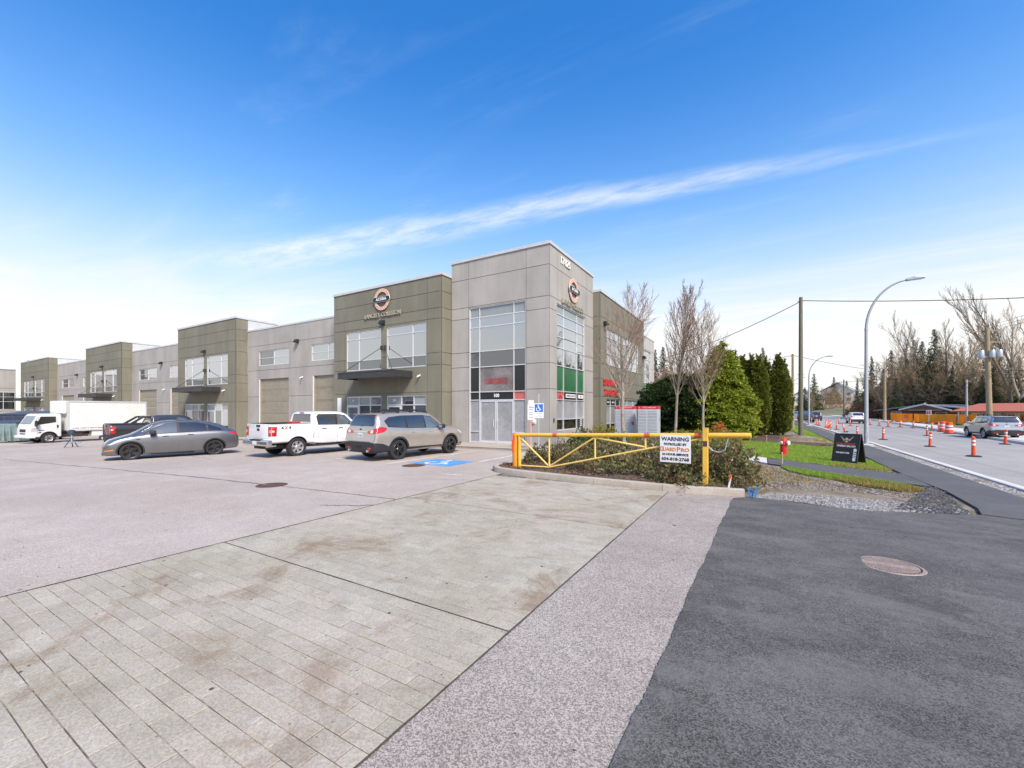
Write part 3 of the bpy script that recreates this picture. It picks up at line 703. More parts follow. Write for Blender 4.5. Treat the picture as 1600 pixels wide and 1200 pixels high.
# barber pole drawn on the lower right pane
mb = MB()
for k in range(4): mb.prism([(22.45, .88+k*.11), (22.75, .96+k*.11), (22.75, 1.01+k*.11), (22.45, .93+k*.11)], .036, .040, 'y')
obj('barber_pole_film', mb.tf(MX(TR, 'R')), 'letter_white', wr)
dbox('door_bell', 'black_plastic', 'R', TR, 18.83, 18.90, -.04, .0, 1.22, 1.42)
mb = MB(); mb.lathe([(.001, -.10), (.05, -.10), (.06, -.05), (.10, -.045), (.10, 0)], 16, MX(TF, 'F') @ Matrix.Translation((-9.62, 0, 1.25)) @ Matrix.Rotation(R(-90), 4, 'X')); obj('hose_inlet', mb, 'jamb_white', bld, smooth=40)
dbox('standpipe_plate', 'jamb_white', 'F', TF, -9.72, -9.52, -.01, .0, 1.13, 1.37)
# --- olive blocks
def capbox(x0, x1, y0, y1, z, t=.14, o=.05):
    """coping ring of four lengths"""
    for a in ((x0-o, x1+o, y0-o, y0+.28), (x0-o, x1+o, y1-.28, y1+o)): obj('coping', MB().box(*a, z, z+t).tf(Matrix.Translation(-B0)), 'coping_metal', bld)
    for a in ((x0-o, x0+.28, y0+.283, y1-.283), (x1-.28, x1+o, y0+.283, y1-.283)): obj('coping', MB().box(*a, z, z+t).tf(Matrix.Translation(-B0)), 'coping_metal', bld)
def roof(x0, x1, y0, y1, z): obj('roof', MB().box(x0, x1, y0, y1, z-.2, z).tf(Matrix.Translation(-B0)), 'roof_membrane', bld)
def back(x0, x1, y0, y1, z0, z1, mat, sides='LB'):
    mb = MB()
    if 'L' in sides: mb.box(x0, x0+.15, y0, y1, z0, z1)
    if 'R' in sides: mb.box(x1-.15, x1, y0, y1, z0, z1)
    if 'B' in sides: mb.box(x0+.151, x1-.151, y1-.15, y1, z0, z1)
    obj('rear_wall', mb.tf(Matrix.Translation(-B0)), mat, bld)
def lamp(O, kind, u, z, name='wall_light'):
    mb = MB(); mb.box(u-.10, u+.10, -.05, 0, z-.14, z+.14); mb.prism([(-.05, z-.12), (-.05, z+.12), (-.20, z+.12), (-.30, z-.04), (-.30, z-.12)], u-.15, u+.15, 'x')
    return obj(name, mb.tf(MX(O, kind)), 'lamp_black', bld, bevel=.012)
def seccam(O, kind, u, z):
    mb = MB(); mb.lathe([(.001, 0), (.06, 0), (.06, .05), (.05, .06)], 12, MX(O, kind) @ Matrix.Translation((u, -.0, z)) @ Matrix.Rotation(R(90), 4, 'X'))
    mb.tube([tuple(MX(O, kind) @ Vector((u, -.06, z))), tuple(MX(O, kind) @ Vector((u, -.13, z-.05))), tuple(MX(O, kind) @ Vector((u, -.22, z-.08)))], [.045, .05, .05], 10)
    return obj('security_camera', mb, 'white_plastic', bld, smooth=40)
def canopy(xa, xb, yw, dep, z, rods):
    O = (0, yw, 0); M = MX(O, 'F'); mb = MB()
    mb.box(xa, xb, -dep, -dep+.08, z-.36, z); mb.box(xa, xa+.08, -dep+.08, 0, z-.36, z); mb.box(xb-.08, xb, -dep+.08, 0, z-.36, z)
    mb.box(xa+.08, xb-.08, -dep+.08, 0, z-.10, z-.04); mb.box(xa-.02, xb+.02, -dep-.02, -dep, z-.06, z+.02); mb.box(xa-.02, xb+.02, -dep-.02, -dep, z-.38, z-.33)
    c = obj('canopy', mb.tf(M), 'canopy_steel', bld)
    for xw, xo, zz in rods:
        obj('tie_rod', MB().tube([tuple(M @ Vector((xw, -.05, zz))), tuple(M @ Vector((xo, -dep+.1, z)))], .018, 6), 'canopy_steel', c)
        obj('rod_bracket', MB().box(xw-.06, xw+.06, -.10, .0, zz-.14, zz+.10).tf(M), 'canopy_steel', c)
def olive(x0, x1, dz=0.0, yw=17.6, ret=18.5, far=False, numbers=('97', '200')):
    O = (0, yw, 0); s = (x1-x0)/8.99; X = lambda q: x0 + (q+23.84)*s
    w1 = (X(-22.64), X(-19.49)); w2 = (X(-19.04), X(-15.94)); zt, zb = 6.72+dz, 4.26+dz; gt, gb = 2.66+dz, .10+dz*1.6
    hj = [2.82+dz, 4.30+dz, 4.96+dz, 6.82+dz, 7.39, 8.28]
    facade(O, 'F', x0, x1, -3.0, 9.14, [X(-22.77), X(-15.84)], hj, [(*w1, zb, zt), (*w2, zb, zt), (*w1, gb, gt), (*w2, gb, gt)], 'wall_olive')
    facade((x1, 0, 0), 'R', yw+.001, ret, -3.0, 9.14, [], hj, [], 'wall_olive')
    gl = lambda i, j: 'glass_sky' if j else 'glass_dark'
    window(O, 'F', *w1, zb, zt, (X(-21.5),), (4.88+dz, 6.21+dz), gl); window(O, 'F', *w2, zb, zt, (X(-16.99),), (4.88+dz, 6.21+dz), gl)
    # ground floor shopfront: transom lights over door and side glass
    sf = lambda i, j: ('film_frost' if i == 0 else 'glass_dark') if j == 0 else ('film_grey' if i < 2 else 'film_frost')
    for k, w in enumerate((w1, w2)):
        d0 = w[0]+1.15*s; mid = (d0+w[1])/2
        wi = window(O, 'F', *w, gb, gt, (d0, mid), (2.12+dz,), lambda i, j: ('glass_sky' if (i+j+k) % 3 == 0 else ('film_grey' if j else 'glass_dark')), fw=.06)
        if not far: lettering(wi, numbers[k], .2, 'letter_white', Vector((w[0]+.6, yw+.06, 2.39+dz))-B0, bold=.004)
        mb = MB(); a, b, z0, z1 = w[0]+.06, d0-.03, gb+.03, 2.08+dz
        mb.box(a, a+.08, .03, .06, z0, z1); mb.box(b-.08, b, .03, .06, z0, z1); mb.box(a+.08, b-.08, .03, .06, z0, z0+.14); mb.box(a+.08, b-.08, .03, .06, z1-.09, z1)
        dd = obj('shop_door', mb.tf(MX(O, 'F')), 'frame_alu', bld)
        obj('door_pull', MB().tube([(b-.12, .02, z0+.8), (b-.12, -.03, z0+.8), (b-.12, -.03, z0+1.15), (b-.12, .02, z0+1.15)], .014, 6).tf(MX(O, 'F')), 'frame_alu', dd)
    xm = (w1[1]+w2[0])/2
    canopy(xm-2.4*s, xm+2.3*s, yw, 1.35, 4.02+dz, ((xm-.14, xm-2.1*s, 5.54+dz), (xm+.14, xm+2.0*s, 5.54+dz)))
    lamp(O, 'F', xm, 7.0+dz*.6); seccam(O, 'F', xm+2.85*s, 3.75+dz)
    if not far: dbox('notice', 'sign_white', 'F', O, x0+.35, x0+.72, -.012, .0, 1.7, 2.6)
    capbox(x0, x1, yw, 21.0, 9.14); roof(x0+.2, x1-.2, yw+.2, 20.9, 8.9); back(x0, x1, yw+.03, 21.0, 4.0, 9.13, 'wall_olive', 'L')
    back(x0+.2, x1, ret+.02, 21.0, 7.5, 9.13, 'coping_metal', 'R')
def rollup(O, u0, u1, z0, z1):
    M = MX(O, 'F'); n = 5; d = None
    mb = MB(); mb.box(u0-.02, u0+.05, .05, .17, z0, z1); mb.box(u1-.05, u1+.02, .05, .17, z0, z1)
    d = obj('loading_door', mb.tf(M), 'door_beige', bld)
    for k in range(n):
        a, b = z0+(z1-z0)*k/n, z0+(z1-z0)*(k+1)/n; mb = MB(); mb.box(u0+.05, u1-.05, .12, .17, a+.008, b-.008); mb.box(u0+.05, u1-.05, .108, .12, a+.10, a+(b-a)*.5); obj('door_section', mb.tf(M), 'door_beige', d, bevel=.006)
    obj('corner_guard', MB().box(u0-.09, u0-.004, -.03, .10, z0, z1-.02).tf(M), 'jamb_white', bld)
def grey(x0, x1, dz=0.0, yw=18.5):
    O = (0, yw, 0); s = (x1-x0)/(35.81-25.06); X = lambda q: x0+(q+35.81)*s
    w1 = (X(-34.36), X(-30.75)); w2 = (X(-28.35), X(-25.13)); ops = [(*w1, 5.30+dz, 6.48+dz), (*w2, 5.30+dz, 6.48+dz), (X(-34.2), X(-30.8), -2.5, 4.25+dz), (X(-28.1), X(-25.12), -2.5, 4.25+dz)]
    facade(O, 'F', x0, x1, -3.0, 8.14, [X(-34.5), X(-30.6), X(-29.67), X(-28.5)], [2.87+dz, 4.94+dz, 6.9+dz], ops, 'wall_grey')
    for w in (w1, w2): window(O, 'F', *w, 5.30+dz, 6.48+dz, ((w[0]+w[1])/2,), (5.88+dz,), lambda i, j: 'glass_dark' if (i == 0 and w is w1) else 'glass_sky')
    for q in ops[2:]: rollup(O, q[0], q[1], lotz((q[0]+q[1])/2), q[3])
    lamp(O, 'F', X(-29.75), 6.85+dz); seccam(O, 'F', X(-29.3), 4.2+dz)
    capbox(x0, x1, yw, 40, 8.14, .12, .03); roof(x0+.2, x1-.2, yw+.2, 39.8, 7.8)
olive(-23.84, -14.85)
grey(-35.95, -23.85)
olive(-46.05, -35.96, -.32, far=True); grey(-59.4, -46.06, -.32)
olive(-70.6, -59.41, -.4, far=True); grey(-85.9, -70.61, -.45)
olive(-100.4, -85.91, -.5, far=True)
# tower body and roof
capbox(-14.8, -8.8, 18.4, 24.5, 9.87, .15, .05); roof(-14.6, -9.0, 18.6, 24.3, 9.5)
back(-14.8, -8.83, 18.43, 24.5, 7.0, 9.86, 'wall_grey', 'LB')
# --- right side
RO = (-8.35, 0, 0); hjR = [2.66, 3.74, 4.66, 6.9, 7.5]
facade(RO, 'R', 24.5, 35.4, -1.0, 8.96, [25.5, 34.5], hjR, [(25.73, 28.79, 4.70, 6.98), (29.26, 33.71, 4.70, 6.98), (25.73, 28.79, .3, 2.55), (29.26, 33.71, .3, 2.55)], 'wall_olive')
facade((0, 24.5, 0), 'F', -8.8, -8.351, -1.0, 8.96, [], hjR, [], 'wall_olive')
window(RO, 'R', 25.73, 28.79, 4.70, 6.98, (26.7, 27.8), (5.4, 6.45), lambda i, j: 'glass_sky'); window(RO, 'R', 29.26, 33.71, 4.70, 6.98, (30.6, 32.2), (5.4, 6.45), lambda i, j: 'glass_sky')
o = window(RO, 'R', 25.73, 28.79, .3, 2.55, (26.7, 27.8), (.95, 2.1), lambda i, j: ('glass_dark', 'film_frost', 'film_black')[j])
lettering(o, 'OPEN', .16, 'letter_white', Vector((-8.40, 26.2, 2.32))-B0, PI/2); lettering(o, 'SALON', .16, 'letter_white', Vector((-8.40, 27.25, 2.32))-B0, PI/2)
window(RO, 'R', 29.26, 33.71, .3, 2.55, (30.6, 32.2), (.95, 2.1), lambda i, j: ('glass_dark', 'film_frost', 'film_grey')[j])
lamp(RO, 'R', 25.2, 7.15); lamp(RO, 'R', 35.0, 6.1)
capbox(-12, -8.35, 24.53, 35.4, 8.96); roof(-11.8, -8.6, 24.7, 35.2, 8.7); back(-12, -8.36, 24.6, 35.4, 7, 8.95, 'wall_olive', 'LB')
facade(TR, 'R', 35.41, 41.4, -1.0, 8.25, [36.2, 40.6], [2.87, 4.4, 5.6, 7.2], [(36.6, 40.0, 2.0, 7.1)], 'wall_pale')
window(TR, 'R', 36.6, 40.0, 2.0, 7.1, (38.3,), (3.1, 4.2, 5.3, 6.3), lambda i, j: 'film_green' if j < 2 else 'glass_sky')
capbox(-14.8, -8.8, 35.45, 41.4, 8.25, .12, .03); roof(-14.5, -9, 35.6, 41.2, 7.9); back(-100, -8.83, 35.45, 41.4, -1, 8.24, 'wall_pale', 'B')
roof(-14.7, -8.9, 24.6, 35.3, 7.7)
# small vent pipe on the far roof
obj('roof_flue', MB().tube([(-99.5, 17.75, 9.2), (-96.0, 17.75, 9.45)], .09, 8).tf(Matrix.Translation(-B0)), 'coping_metal', bld)

# ------------------------------------------------------------------ signs on the building
def emblem(label, loc, rz, r):
    t = thing('emblem_sign', label, 'sign', loc, rz)
    mb = MB(); n = 48; prof = [(r, -.04), (r, -.09), (r*.70, -.09), (r*.70, -.04), (r, -.04)]
    M = Matrix.Rotation(R(90), 4, 'X')
    mb.lathe([(a, -z) for a, z in prof], n, M); obj('ring', mb, 'emblem_peach', t, smooth=40)
    def bar(hw, hh, y0, y1):
        p = [(hw-hh+hh*math.cos(R(a)), hh*math.sin(R(a))) for a in range(-90, 91, 15)] + [(-hw+hh+hh*math.cos(R(a)), hh*math.sin(R(a))) for a in range(90, 271, 15)]
        return MB().prism(p, y0, y1, 'y')
    obj('bar_edge', bar(r*1.12, r*.25, -.10, -.13), 'letter_white', t); obj('bar', bar(r*1.09, r*.225, -.10, -.14), 'letter_black', t)
    lettering(t, 'ACURA', r*.36, 'letter_white', (0, -.145, 0), bold=r*.012, spacing=1.25, width=r*1.35)
    for word, a0, sg in (('CERTIFIED', 90, -1), ('REPAIR', 270, 1)):
        for i, ch in enumerate(word):
            a = a0 + sg*(i-(len(word)-1)/2)*(15 if sg < 0 else 17); q = text_mb(ch, r*.2, 0, .003)
            q.tf(Matrix.Translation((r*.85*math.cos(R(a)), -.093, r*.85*math.sin(R(a)))) @ Matrix.Rotation(-R(a-90) if sg < 0 else -R(a+90), 4, 'Y')); obj('ring_letter', q, 'letter_red', t, recalc=False)
emblem('round peach ring emblem sign with black name bar over the canopy windows', (-19.35, 17.6, 8.38), 0, .64)
emblem('round peach ring emblem sign with black name bar below the street number', (-8.8, 21.3, 8.28), PI/2, .64)
t = thing('raised_lettering', 'tan raised lettering under the emblem on the olive front wall', 'lettering', (-19.35, 17.6, 7.47)); lettering(t, 'LANGLEY COLLISION', .36, 'letter_tan', (0, -.05, 0), ext=.03, width=3.0)
t = thing('raised_lettering', 'tan raised lettering under the emblem on the grey tower side', 'lettering', (-8.8, 21.25, 7.42), PI/2); lettering(t, 'LANGLEY COLLISION', .36, 'letter_tan', (0, -.05, 0), ext=.03, width=2.9)
t = thing('street_number', 'white raised street number 17825 high on the tower', 'street number', (-8.8, 20.24, 9.46), PI/2); lettering(t, '17825', .5, 'letter_white', (0, -.04, 0), bold=.004, ext=.02, width=1.2)
t = thing('wall_lettering', 'red raised shop name and phone number on the olive side wall', 'lettering', (-8.35, 26.6, 3.22), PI/2)
lettering(t, 'SONU HAIRCUT', .56, 'letter_red', (0, -.04, .31), bold=.010, ext=.02, width=3.2); lettering(t, '778-859-7102', .56, 'letter_red', (0, -.04, -.31), bold=.010, ext=.02, width=2.8)
# ------------------------------------------------------------------ vehicles
def paint(name, c, metal=.0, rough=.35, coat=1.0):
    m, t, p = newmat(name); v = t.vec()
    k = t.rng(t.noise(2.2, 5, .6, v), .3, .7, .95, 1.04)
    sp = t.new('ShaderNodeSeparateXYZ'); t.l.new(t.vec(), sp.inputs[0])
    vm = t.new('ShaderNodeVectorMath', operation='SCALE'); vm.inputs[0].default_value = c; t.l.new(k, vm.inputs['Scale'])
    d = t.math('MULTIPLY', t.rng(sp.outputs[2], .15, .6, .45 if max(c) > .4 else .1, 0), t.rng(t.noise(5, 6, .7, v), .35, .7, .2, 1))
    t.l.new(t.mix(d, vm.outputs[0], (.20, .18, .155)), p.inputs['Base Color'])
    p.inputs['Metallic'].default_value = metal; p.inputs['Roughness'].default_value = rough; p.inputs['Coat Weight'].default_value = coat; p.inputs['Coat Roughness'].default_value = .04
    return m
paint('paint_graphite', (.20, .20, .205), .75, .36); paint('paint_white', (.74, .74, .74), 0, .3); paint('paint_champagne', (.47, .42, .365), .6, .34)
paint('paint_black', (.03, .03, .033), .2, .35, .7); paint('paint_silver', (.36, .365, .37), .7, .38); paint('paint_navy', (.03, .04, .06), .4, .35); paint('paint_truck', (.70, .71, .68), 0, .35, .6); paint('paint_red', (.3, .03, .025), .2, .35)
glassmat('car_glass', (.02, .021, .022), .06, .015, (.8, .82, .84)); glassmat('car_glass_clear', (.07, .08, .08), .12, .015, (.85, .87, .88)); glassmat('chrome', (.5, .5, .5), .7, .12, (.8, .8, .8))
pbr('rubber', (.022, .022, .023), .85, 0, .25, 12, .3, 60); pbr('trim_black', (.022, .022, .024), .6, 0, .15, 9); pbr('rim_black', (.045, .045, .047), .25, .7, .1, 6, coat=.5); pbr('rim_silver', (.55, .55, .56), .35, .7, .08, 6)
pbr('lamp_red', (.45, .012, .012), .15, 0, .15, 20, coat=1); pbr('lamp_amber', (.65, .16, .02), .2, 0, .1, 20, coat=1); pbr('lamp_clear', (.62, .63, .64), .15, .3, .15, 25, coat=1); pbr('plate_white', (.66, .68, .70), .4); pbr('seam_dark', (.01, .01, .011), .8); pbr('wheel_well', (.012, .012, .012), .95)
pbr('steel_dark', (.07, .065, .06), .6, .5, .2, 7); pbr('rust_brown', (.16, .075, .04), .8, .2, .3, 6)
def pchip(xs, ys, t):
    n = len(xs); h = [xs[i+1]-xs[i] for i in range(n-1)]; d = [(ys[i+1]-ys[i])/h[i] for i in range(n-1)]; m = [0]*n; m[0] = d[0]; m[-1] = d[-1]
    for i in range(1, n-1): m[i] = 0 if d[i-1]*d[i] <= 0 else 2*d[i-1]*d[i]/(d[i-1]+d[i])
    i = min(max(int(t), 0), n-2); u = (t-xs[i])/h[i]
    return ys[i]*(1+2*u)*(1-u)**2 + m[i]*h[i]*u*(1-u)**2 + ys[i+1]*u*u*(3-2*u) + m[i+1]*h[i]*u*u*(u-1)
def loft(st, sub=5):
    n = len(st); idx = list(range(n)); cols = list(zip(*st)); mb = MB(); rows = []
    for k in range((n-1)*sub+1):
        t = k/sub; x, zs, zb, zt, wb, wr = (pchip(idx, c, t) for c in cols); h = zb-zs; kk = min(1, max(.12, (zt-zb)/.3)); zr = zt-.075*kk; gb = wb*.945
        half = [(0, zs), (.70*wb, zs), (.88*wb, zs+.02), (.955*wb, zs+.10*h), (.985*wb, zs+.30*h), (1.0*wb, zs+.55*h), (.997*wb, zs+.74*h), (.985*wb, zs+.88*h), (.965*wb, zs+.97*h), (gb, zb)]
        for q in (.3, .6, .85): half.append((gb+(wr-gb)*q+.03*math.sin(PI*q)*kk, zb+(zr-zb)*q))
        half += [(wr*.985, zr+.02*kk), (wr*.92, zt-.032*kk), (wr*.6, zt-.01*kk), (0, zt)]
        full = [(x, y, z) for y, z in half] + [(x, -y, z) for y, z in reversed(half[1:-1])]; rows.append(full)
    m = len(rows[0])
    for r in rows: mb.v.extend(r)
    for i in range(len(rows)-1):
        for j in range(m): mb.f.append((i*m+j, i*m+(j+1) % m, (i+1)*m+(j+1) % m, (i+1)*m+j)); mb.m.append(0)
    mb.f.append(tuple(range(m))); mb.f.append(tuple(reversed(range((len(rows)-1)*m, len(rows)*m)))); mb.m += [0, 0]
    return mb
def boolean(me, cut_mb, name):
    a = bpy.data.objects.new('tmp_a', me); b = bpy.data.objects.new('tmp_b', mesh_of('tmp', cut_mb, 'wheel_well')); COL.objects.link(a); COL.objects.link(b)
    m = a.modifiers.new('b', 'BOOLEAN'); m.operation = 'DIFFERENCE'; m.solver = 'EXACT'; m.object = b
    try: m.material_mode = 'TRANSFER'
    except Exception: pass
    dg = bpy.context.evaluated_depsgraph_get(); r = bpy.data.meshes.new_from_object(a.evaluated_get(dg)); r.name = name
    bm_ = b.data; bpy.data.objects.remove(a); bpy.data.objects.remove(b); bpy.data.meshes.remove(bm_)
    return r
class Car:
    def __init__(s, name, label, cat, loc, rz, st, axles, Rw, pmat, scale=1.0, ww=.24, track=None, arch=1.13, cuts=(), sub=5, group=None):
        s.root = thing(name, label, cat, loc, rz, group, scale); mb = loft(st, sub)
        me = mesh_of('body', mb, pmat); s.bvh = BVHTree.FromPolygons([Vector(v) for v in mb.v], mb.f)
        s.wmax = max(q[4] for q in st); cut = MB(); s.Rw = Rw; s.axles = axles; s.track = track or s.wmax-.03
        for ax in axles:
            for sd_ in (1, -1): cut.tube([(ax, sd_*(s.wmax-.34), Rw*1.0), (ax, sd_*(s.wmax+.3), Rw*1.0)], Rw*arch, 40)
        for c in cuts: cut.box(*c)
        me = boolean(me, cut, 'body')
        me.polygons.foreach_set('use_smooth', [True]*len(me.polygons)); me.set_sharp_from_angle(angle=R(32))
        s.body = link('body', me, s.root); s.p = pmat
    def patch(s, name, mat, poly, axis='side', sides=(1, -1), off=.004, cell=.09, th=.012, parent=None):
        out = None
        for sd_ in sides:
            if axis in ('rear', 'front') and sd_ == -1 and sides == (1, -1): P = [(-a, b) for a, b in poly]
            else: P = poly
            vs, fs = gridded(P, cell); pos = []; lastd = None
            for a, b in vs:
                if axis == 'side': o, d = Vector((a, sd_*4, b)), Vector((0, -sd_, 0))
                elif axis == 'rear': o, d = Vector((-8, a, b)), Vector((1, 0, 0))
                elif axis == 'front': o, d = Vector((8, a, b)), Vector((-1, 0, 0))
                else: o, d = Vector((a, b, 6)), Vector((0, 0, -1))
                h = s.bvh.ray_cast(o, d)
                if h[0] is None: pos.append(None); continue
                nn = h[1]; nn = nn if nn.dot(d) < 0 else -nn
                pos.append((h[0] + (nn*.6 - d*.4).normalized()*off, d))
            mb = MB(); ok = [q is not None for q in pos]
            mb.v = [tuple(q[0]) if q else (0, 0, 0) for q in pos]
            for f in fs:
                if all(ok[i] for i in f): mb.f.append(tuple(f)); mb.m.append(0)
            if not mb.f: continue
            ed = {}
            for f in mb.f:
                for i in range(len(f)): k = (f[i], f[(i+1) % len(f)]); ed[tuple(sorted(k))] = ed.get(tuple(sorted(k)), []) + [k]
            nv = len(mb.v)
            for k, l in ed.items():
                if len(l) == 1:
                    a, b = l[0]; o_ = len(mb.v)
                    mb.v.append(tuple(Vector(mb.v[a])+pos[a][1]*th)); mb.v.append(tuple(Vector(mb.v[b])+pos[b][1]*th)); mb.f.append((b, a, o_, o_+1)); mb.m.append(0)
            me = mesh_of(name, mb, mat, smooth=40)
            out = link(name, me, parent or s.root)
        return out
    def line(s, pts, w=.009, axis='side', sides=(1, -1), mat='seam_dark', name='panel_gap', off=.0012, parent=None):
        L_, Rr = [], []; n = len(pts)
        for i in range(n):
            a = Vector(pts[max(i-1, 0)]); b = Vector(pts[min(i+1, n-1)]); d = (b-a).normalized(); q = Vector((-d.y, d.x))*w/2
            L_.append(tuple(Vector(pts[i])+q)); Rr.append(tuple(Vector(pts[i])-q))
        return s.patch(name, mat, L_+Rr[::-1], axis, sides, off, .25, .003, parent or s.body)
    def archtrim(s, w=.06, mat='trim_black', k=1.13, a0=-8, a1=188, off=.006):
        for ax in s.axles:
            ri, ro = s.Rw*k-.004, s.Rw*k+w; N_ = 16
            P = [(ax+ro*math.cos(R(a0+(a1-a0)*i/N_)), s.Rw+ro*math.sin(R(a0+(a1-a0)*i/N_))) for i in range(N_+1)] + [(ax+ri*math.cos(R(a1-(a1-a0)*i/N_)), s.Rw+ri*math.sin(R(a1-(a1-a0)*i/N_))) for i in range(N_+1)]
            s.patch('wheel_arch_trim', mat, P, 'side', off=off, cell=.12, th=.02)
    def wheels(s, rim='rim_black', n=5, ww=.235, rr=.70, hub=None, split=True):
        Rw = s.Rw; first = None
        M = Matrix.Rotation(R(90), 4, 'X')
        def mk(parent):
            mb = MB(); h = ww/2; prof = [(Rw*rr*.97, -h*.9), (Rw*.80, -h), (Rw*.93, -h*.97), (Rw*.985, -h*.8), (Rw, -h*.5), (Rw, h*.5), (Rw*.985, h*.8), (Rw*.93, h*.97), (Rw*.80, h), (Rw*rr*.97, h*.9)]
            ty = mesh_of('tyre', mb.lathe(prof, 40, M), 'rubber', smooth=40)
            mb = MB(); r2 = Rw*rr
            mb.lathe([(r2, h*.86), (r2*.97, h*.92), (r2*.90, h*.86), (r2*.88, h*.3), (r2*.86, -h*.6)], 40, M)
            for i in range(n):
                a = 2*PI*i/n
                for da in ((-.13, .13) if split else (0,)):
                    w0, w1 = (.022, .028) if split else (.045, .055); q = MB()
                    q.add([(.05, -w0, h*.62), (r2*.93, -w1, h*.80), (r2*.93, w1, h*.80), (.05, w0, h*.62), (.05, -w0, h*.25), (r2*.93, -w1, h*.45), (r2*.93, w1, h*.45), (.05, w0, h*.25)], [(0, 1, 2, 3), (4, 7, 6, 5), (0, 4, 5, 1), (1, 5, 6, 2), (2, 6, 7, 3), (3, 7, 4, 0)])
                    q.tf(M @ Matrix.Rotation(a+da, 4, 'Z')); mb.add(q.v, q.f)
            mb.lathe([(.001, h*.78), (.055, h*.76), (.075, h*.62), (.075, h*.2)], 20, M)
            ri = mesh_of('rim', mb, rim, smooth=35)
            mb = MB(); mb.lathe([(.001, h*.15), (r2*.62, h*.15), (r2*.62, h*.05), (.001, h*.05)], 24, M); mb.lathe([(.001, -h*.1), (r2*.92, -h*.1), (r2*.92, -h*.5)], 24, M)
            return ty, ri, mesh_of('wheel', mb, 'steel_dark', smooth=40)
        ty, ri, hu = mk(None)
        for ax in s.axles:
            for sd_ in (1, -1):
                w = link('wheel', hu, s.root, (ax, sd_*(s.track-ww/2), Rw)); w.rotation_euler = (0, 0.4*ax, PI if sd_ > 0 else 0)
                link('tyre', ty, w); link('rim', ri, w)
    def mirror(s, x, z, mat=None, y=None):
        for sd_ in (1, -1):
            mb = MB(); y0 = (y or s.wmax-.06); mb.box(x-.10, x+.12, sd_*(y0+.05), sd_*(y0+.26), z-.02, z+.15)
            o = obj('mirror', mb, mat or s.p, s.root, bevel=.04, seg=3, smooth=40)
            obj('mirror_arm', MB().box(x-.02, x+.06, sd_*(y0-.06), sd_*(y0+.07), z-.03, z+.01), 'trim_black', s.root)
            obj('mirror_glass', MB().box(x-.106, x-.102, sd_*(y0+.08), sd_*(y0+.23), z+.01, z+.12), 'chrome', o)
    def handle(s, x, z, mat='chrome', w=.20): s.patch('door_handle', mat, [(x-w/2, z-.015), (x+w/2, z-.012), (x+w/2, z+.014), (x-w/2, z+.016)], 'side', off=.022, cell=.1, th=.025)
    def plate(s, y, z, w=.30, h=.16, txt=None, x=None):
        h_ = s.bvh.ray_cast(Vector((-8, y, z)), Vector((1, 0, 0))); x = h_[0].x-.012
        o = obj('number_plate', MB().box(x, x+.01, y-w/2, y+w/2, z-h/2, z+h/2), 'plate_white', s.root, bevel=.003)
        if txt:
            q = text_mb(txt, .085, .001, .001); q.tf(Matrix.Translation((x-.003, y, z-.01)) @ Matrix.Rotation(R(-90), 4, 'Z')); obj('plate_letters', q, 'sign_blue', o, recalc=False)
def yaw(dx, dy): return math.atan2(dy, dx)

# --- grey electric crossover in the drive aisle
st = [(-2.435,.42,.70,.72,.70,.60),(-2.40,.36,.80,.86,.80,.70),(-2.34,.30,.95,1.03,.86,.72),(-2.25,.28,1.06,1.14,.89,.70),(-2.05,.27,1.08,1.235,.92,.64),(-1.7,.24,1.10,1.425,.95,.60),(-1.2,.2,1.08,1.565,.96,.61),(-.6,.17,1.06,1.63,.96,.615),(0,.17,1.045,1.64,.96,.61),(.4,.17,1.03,1.61,.96,.605),(.8,.17,1.015,1.47,.955,.605),(1.12,.18,.99,1.27,.95,.62),(1.40,.19,.96,1.08,.95,.68),(1.8,.2,.87,.95,.935,.68),(2.05,.2,.78,.86,.89,.64),(2.2,.2,.68,.76,.80,.55),(2.28,.2,.58,.65,.68,.45),(2.315,.26,.5,.54,.5,.35)]
mx, my = -22.35, 8.35
c = Car('electric_crossover', 'grey fastback electric crossover with black wheels crossing the car park', 'car', (mx, my, lotz(mx)), yaw(-.27, -.963), st, (1.445, -1.445), .355, 'paint_graphite', .97)
c.patch('window_trim', 'trim_black', [(1.12, 1.04), (.75, 1.29), (.30, 1.50), (-.10, 1.55), (-.75, 1.54), (-1.25, 1.435), (-1.65, 1.265), (-1.84, 1.15), (-1.0, 1.105), (0, 1.075)], off=.003)
c.patch('side_window', 'car_glass_clear', [(.97, 1.07), (.70, 1.27), (.28, 1.475), (-.06, 1.53), (-.08, 1.095)], off=.008)
c.patch('side_window', 'car_glass', [(-.17, 1.10), (-.15, 1.53), (-.75, 1.52), (-1.12, 1.44), (-1.15, 1.13)], off=.008); c.patch('quarter_window', 'car_glass', [(-1.22, 1.135), (-1.20, 1.41), (-1.62, 1.25), (-1.76, 1.13)], off=.008)
c.patch('windscreen', 'car_glass_clear', [(-.74, 1.08), (.74, 1.08), (.57, 1.55), (-.57, 1.53)], 'front', (0,), .006); c.patch('rear_window', 'car_glass', [(-.60, 1.22), (.60, 1.22), (.5, 1.53), (-.5, 1.53)], 'rear', (0,), .006)
c.patch('roof_glass', 'car_glass', [(.25, -.52), (.25, .52), (-1.1, .52), (-1.1, -.52)], 'top', (0,), .004)
c.patch('tail_light', 'lamp_red', [(-2.30, 1.03), (-2.0, 1.07), (-1.97, 1.03), (-2.16, .96), (-2.32, .92)], off=.006); c.patch('tail_light', 'lamp_red', [(.45, 1.0), (.84, 1.0), (.85, .90), (.5, .94)], 'rear', (1, -1), .006)
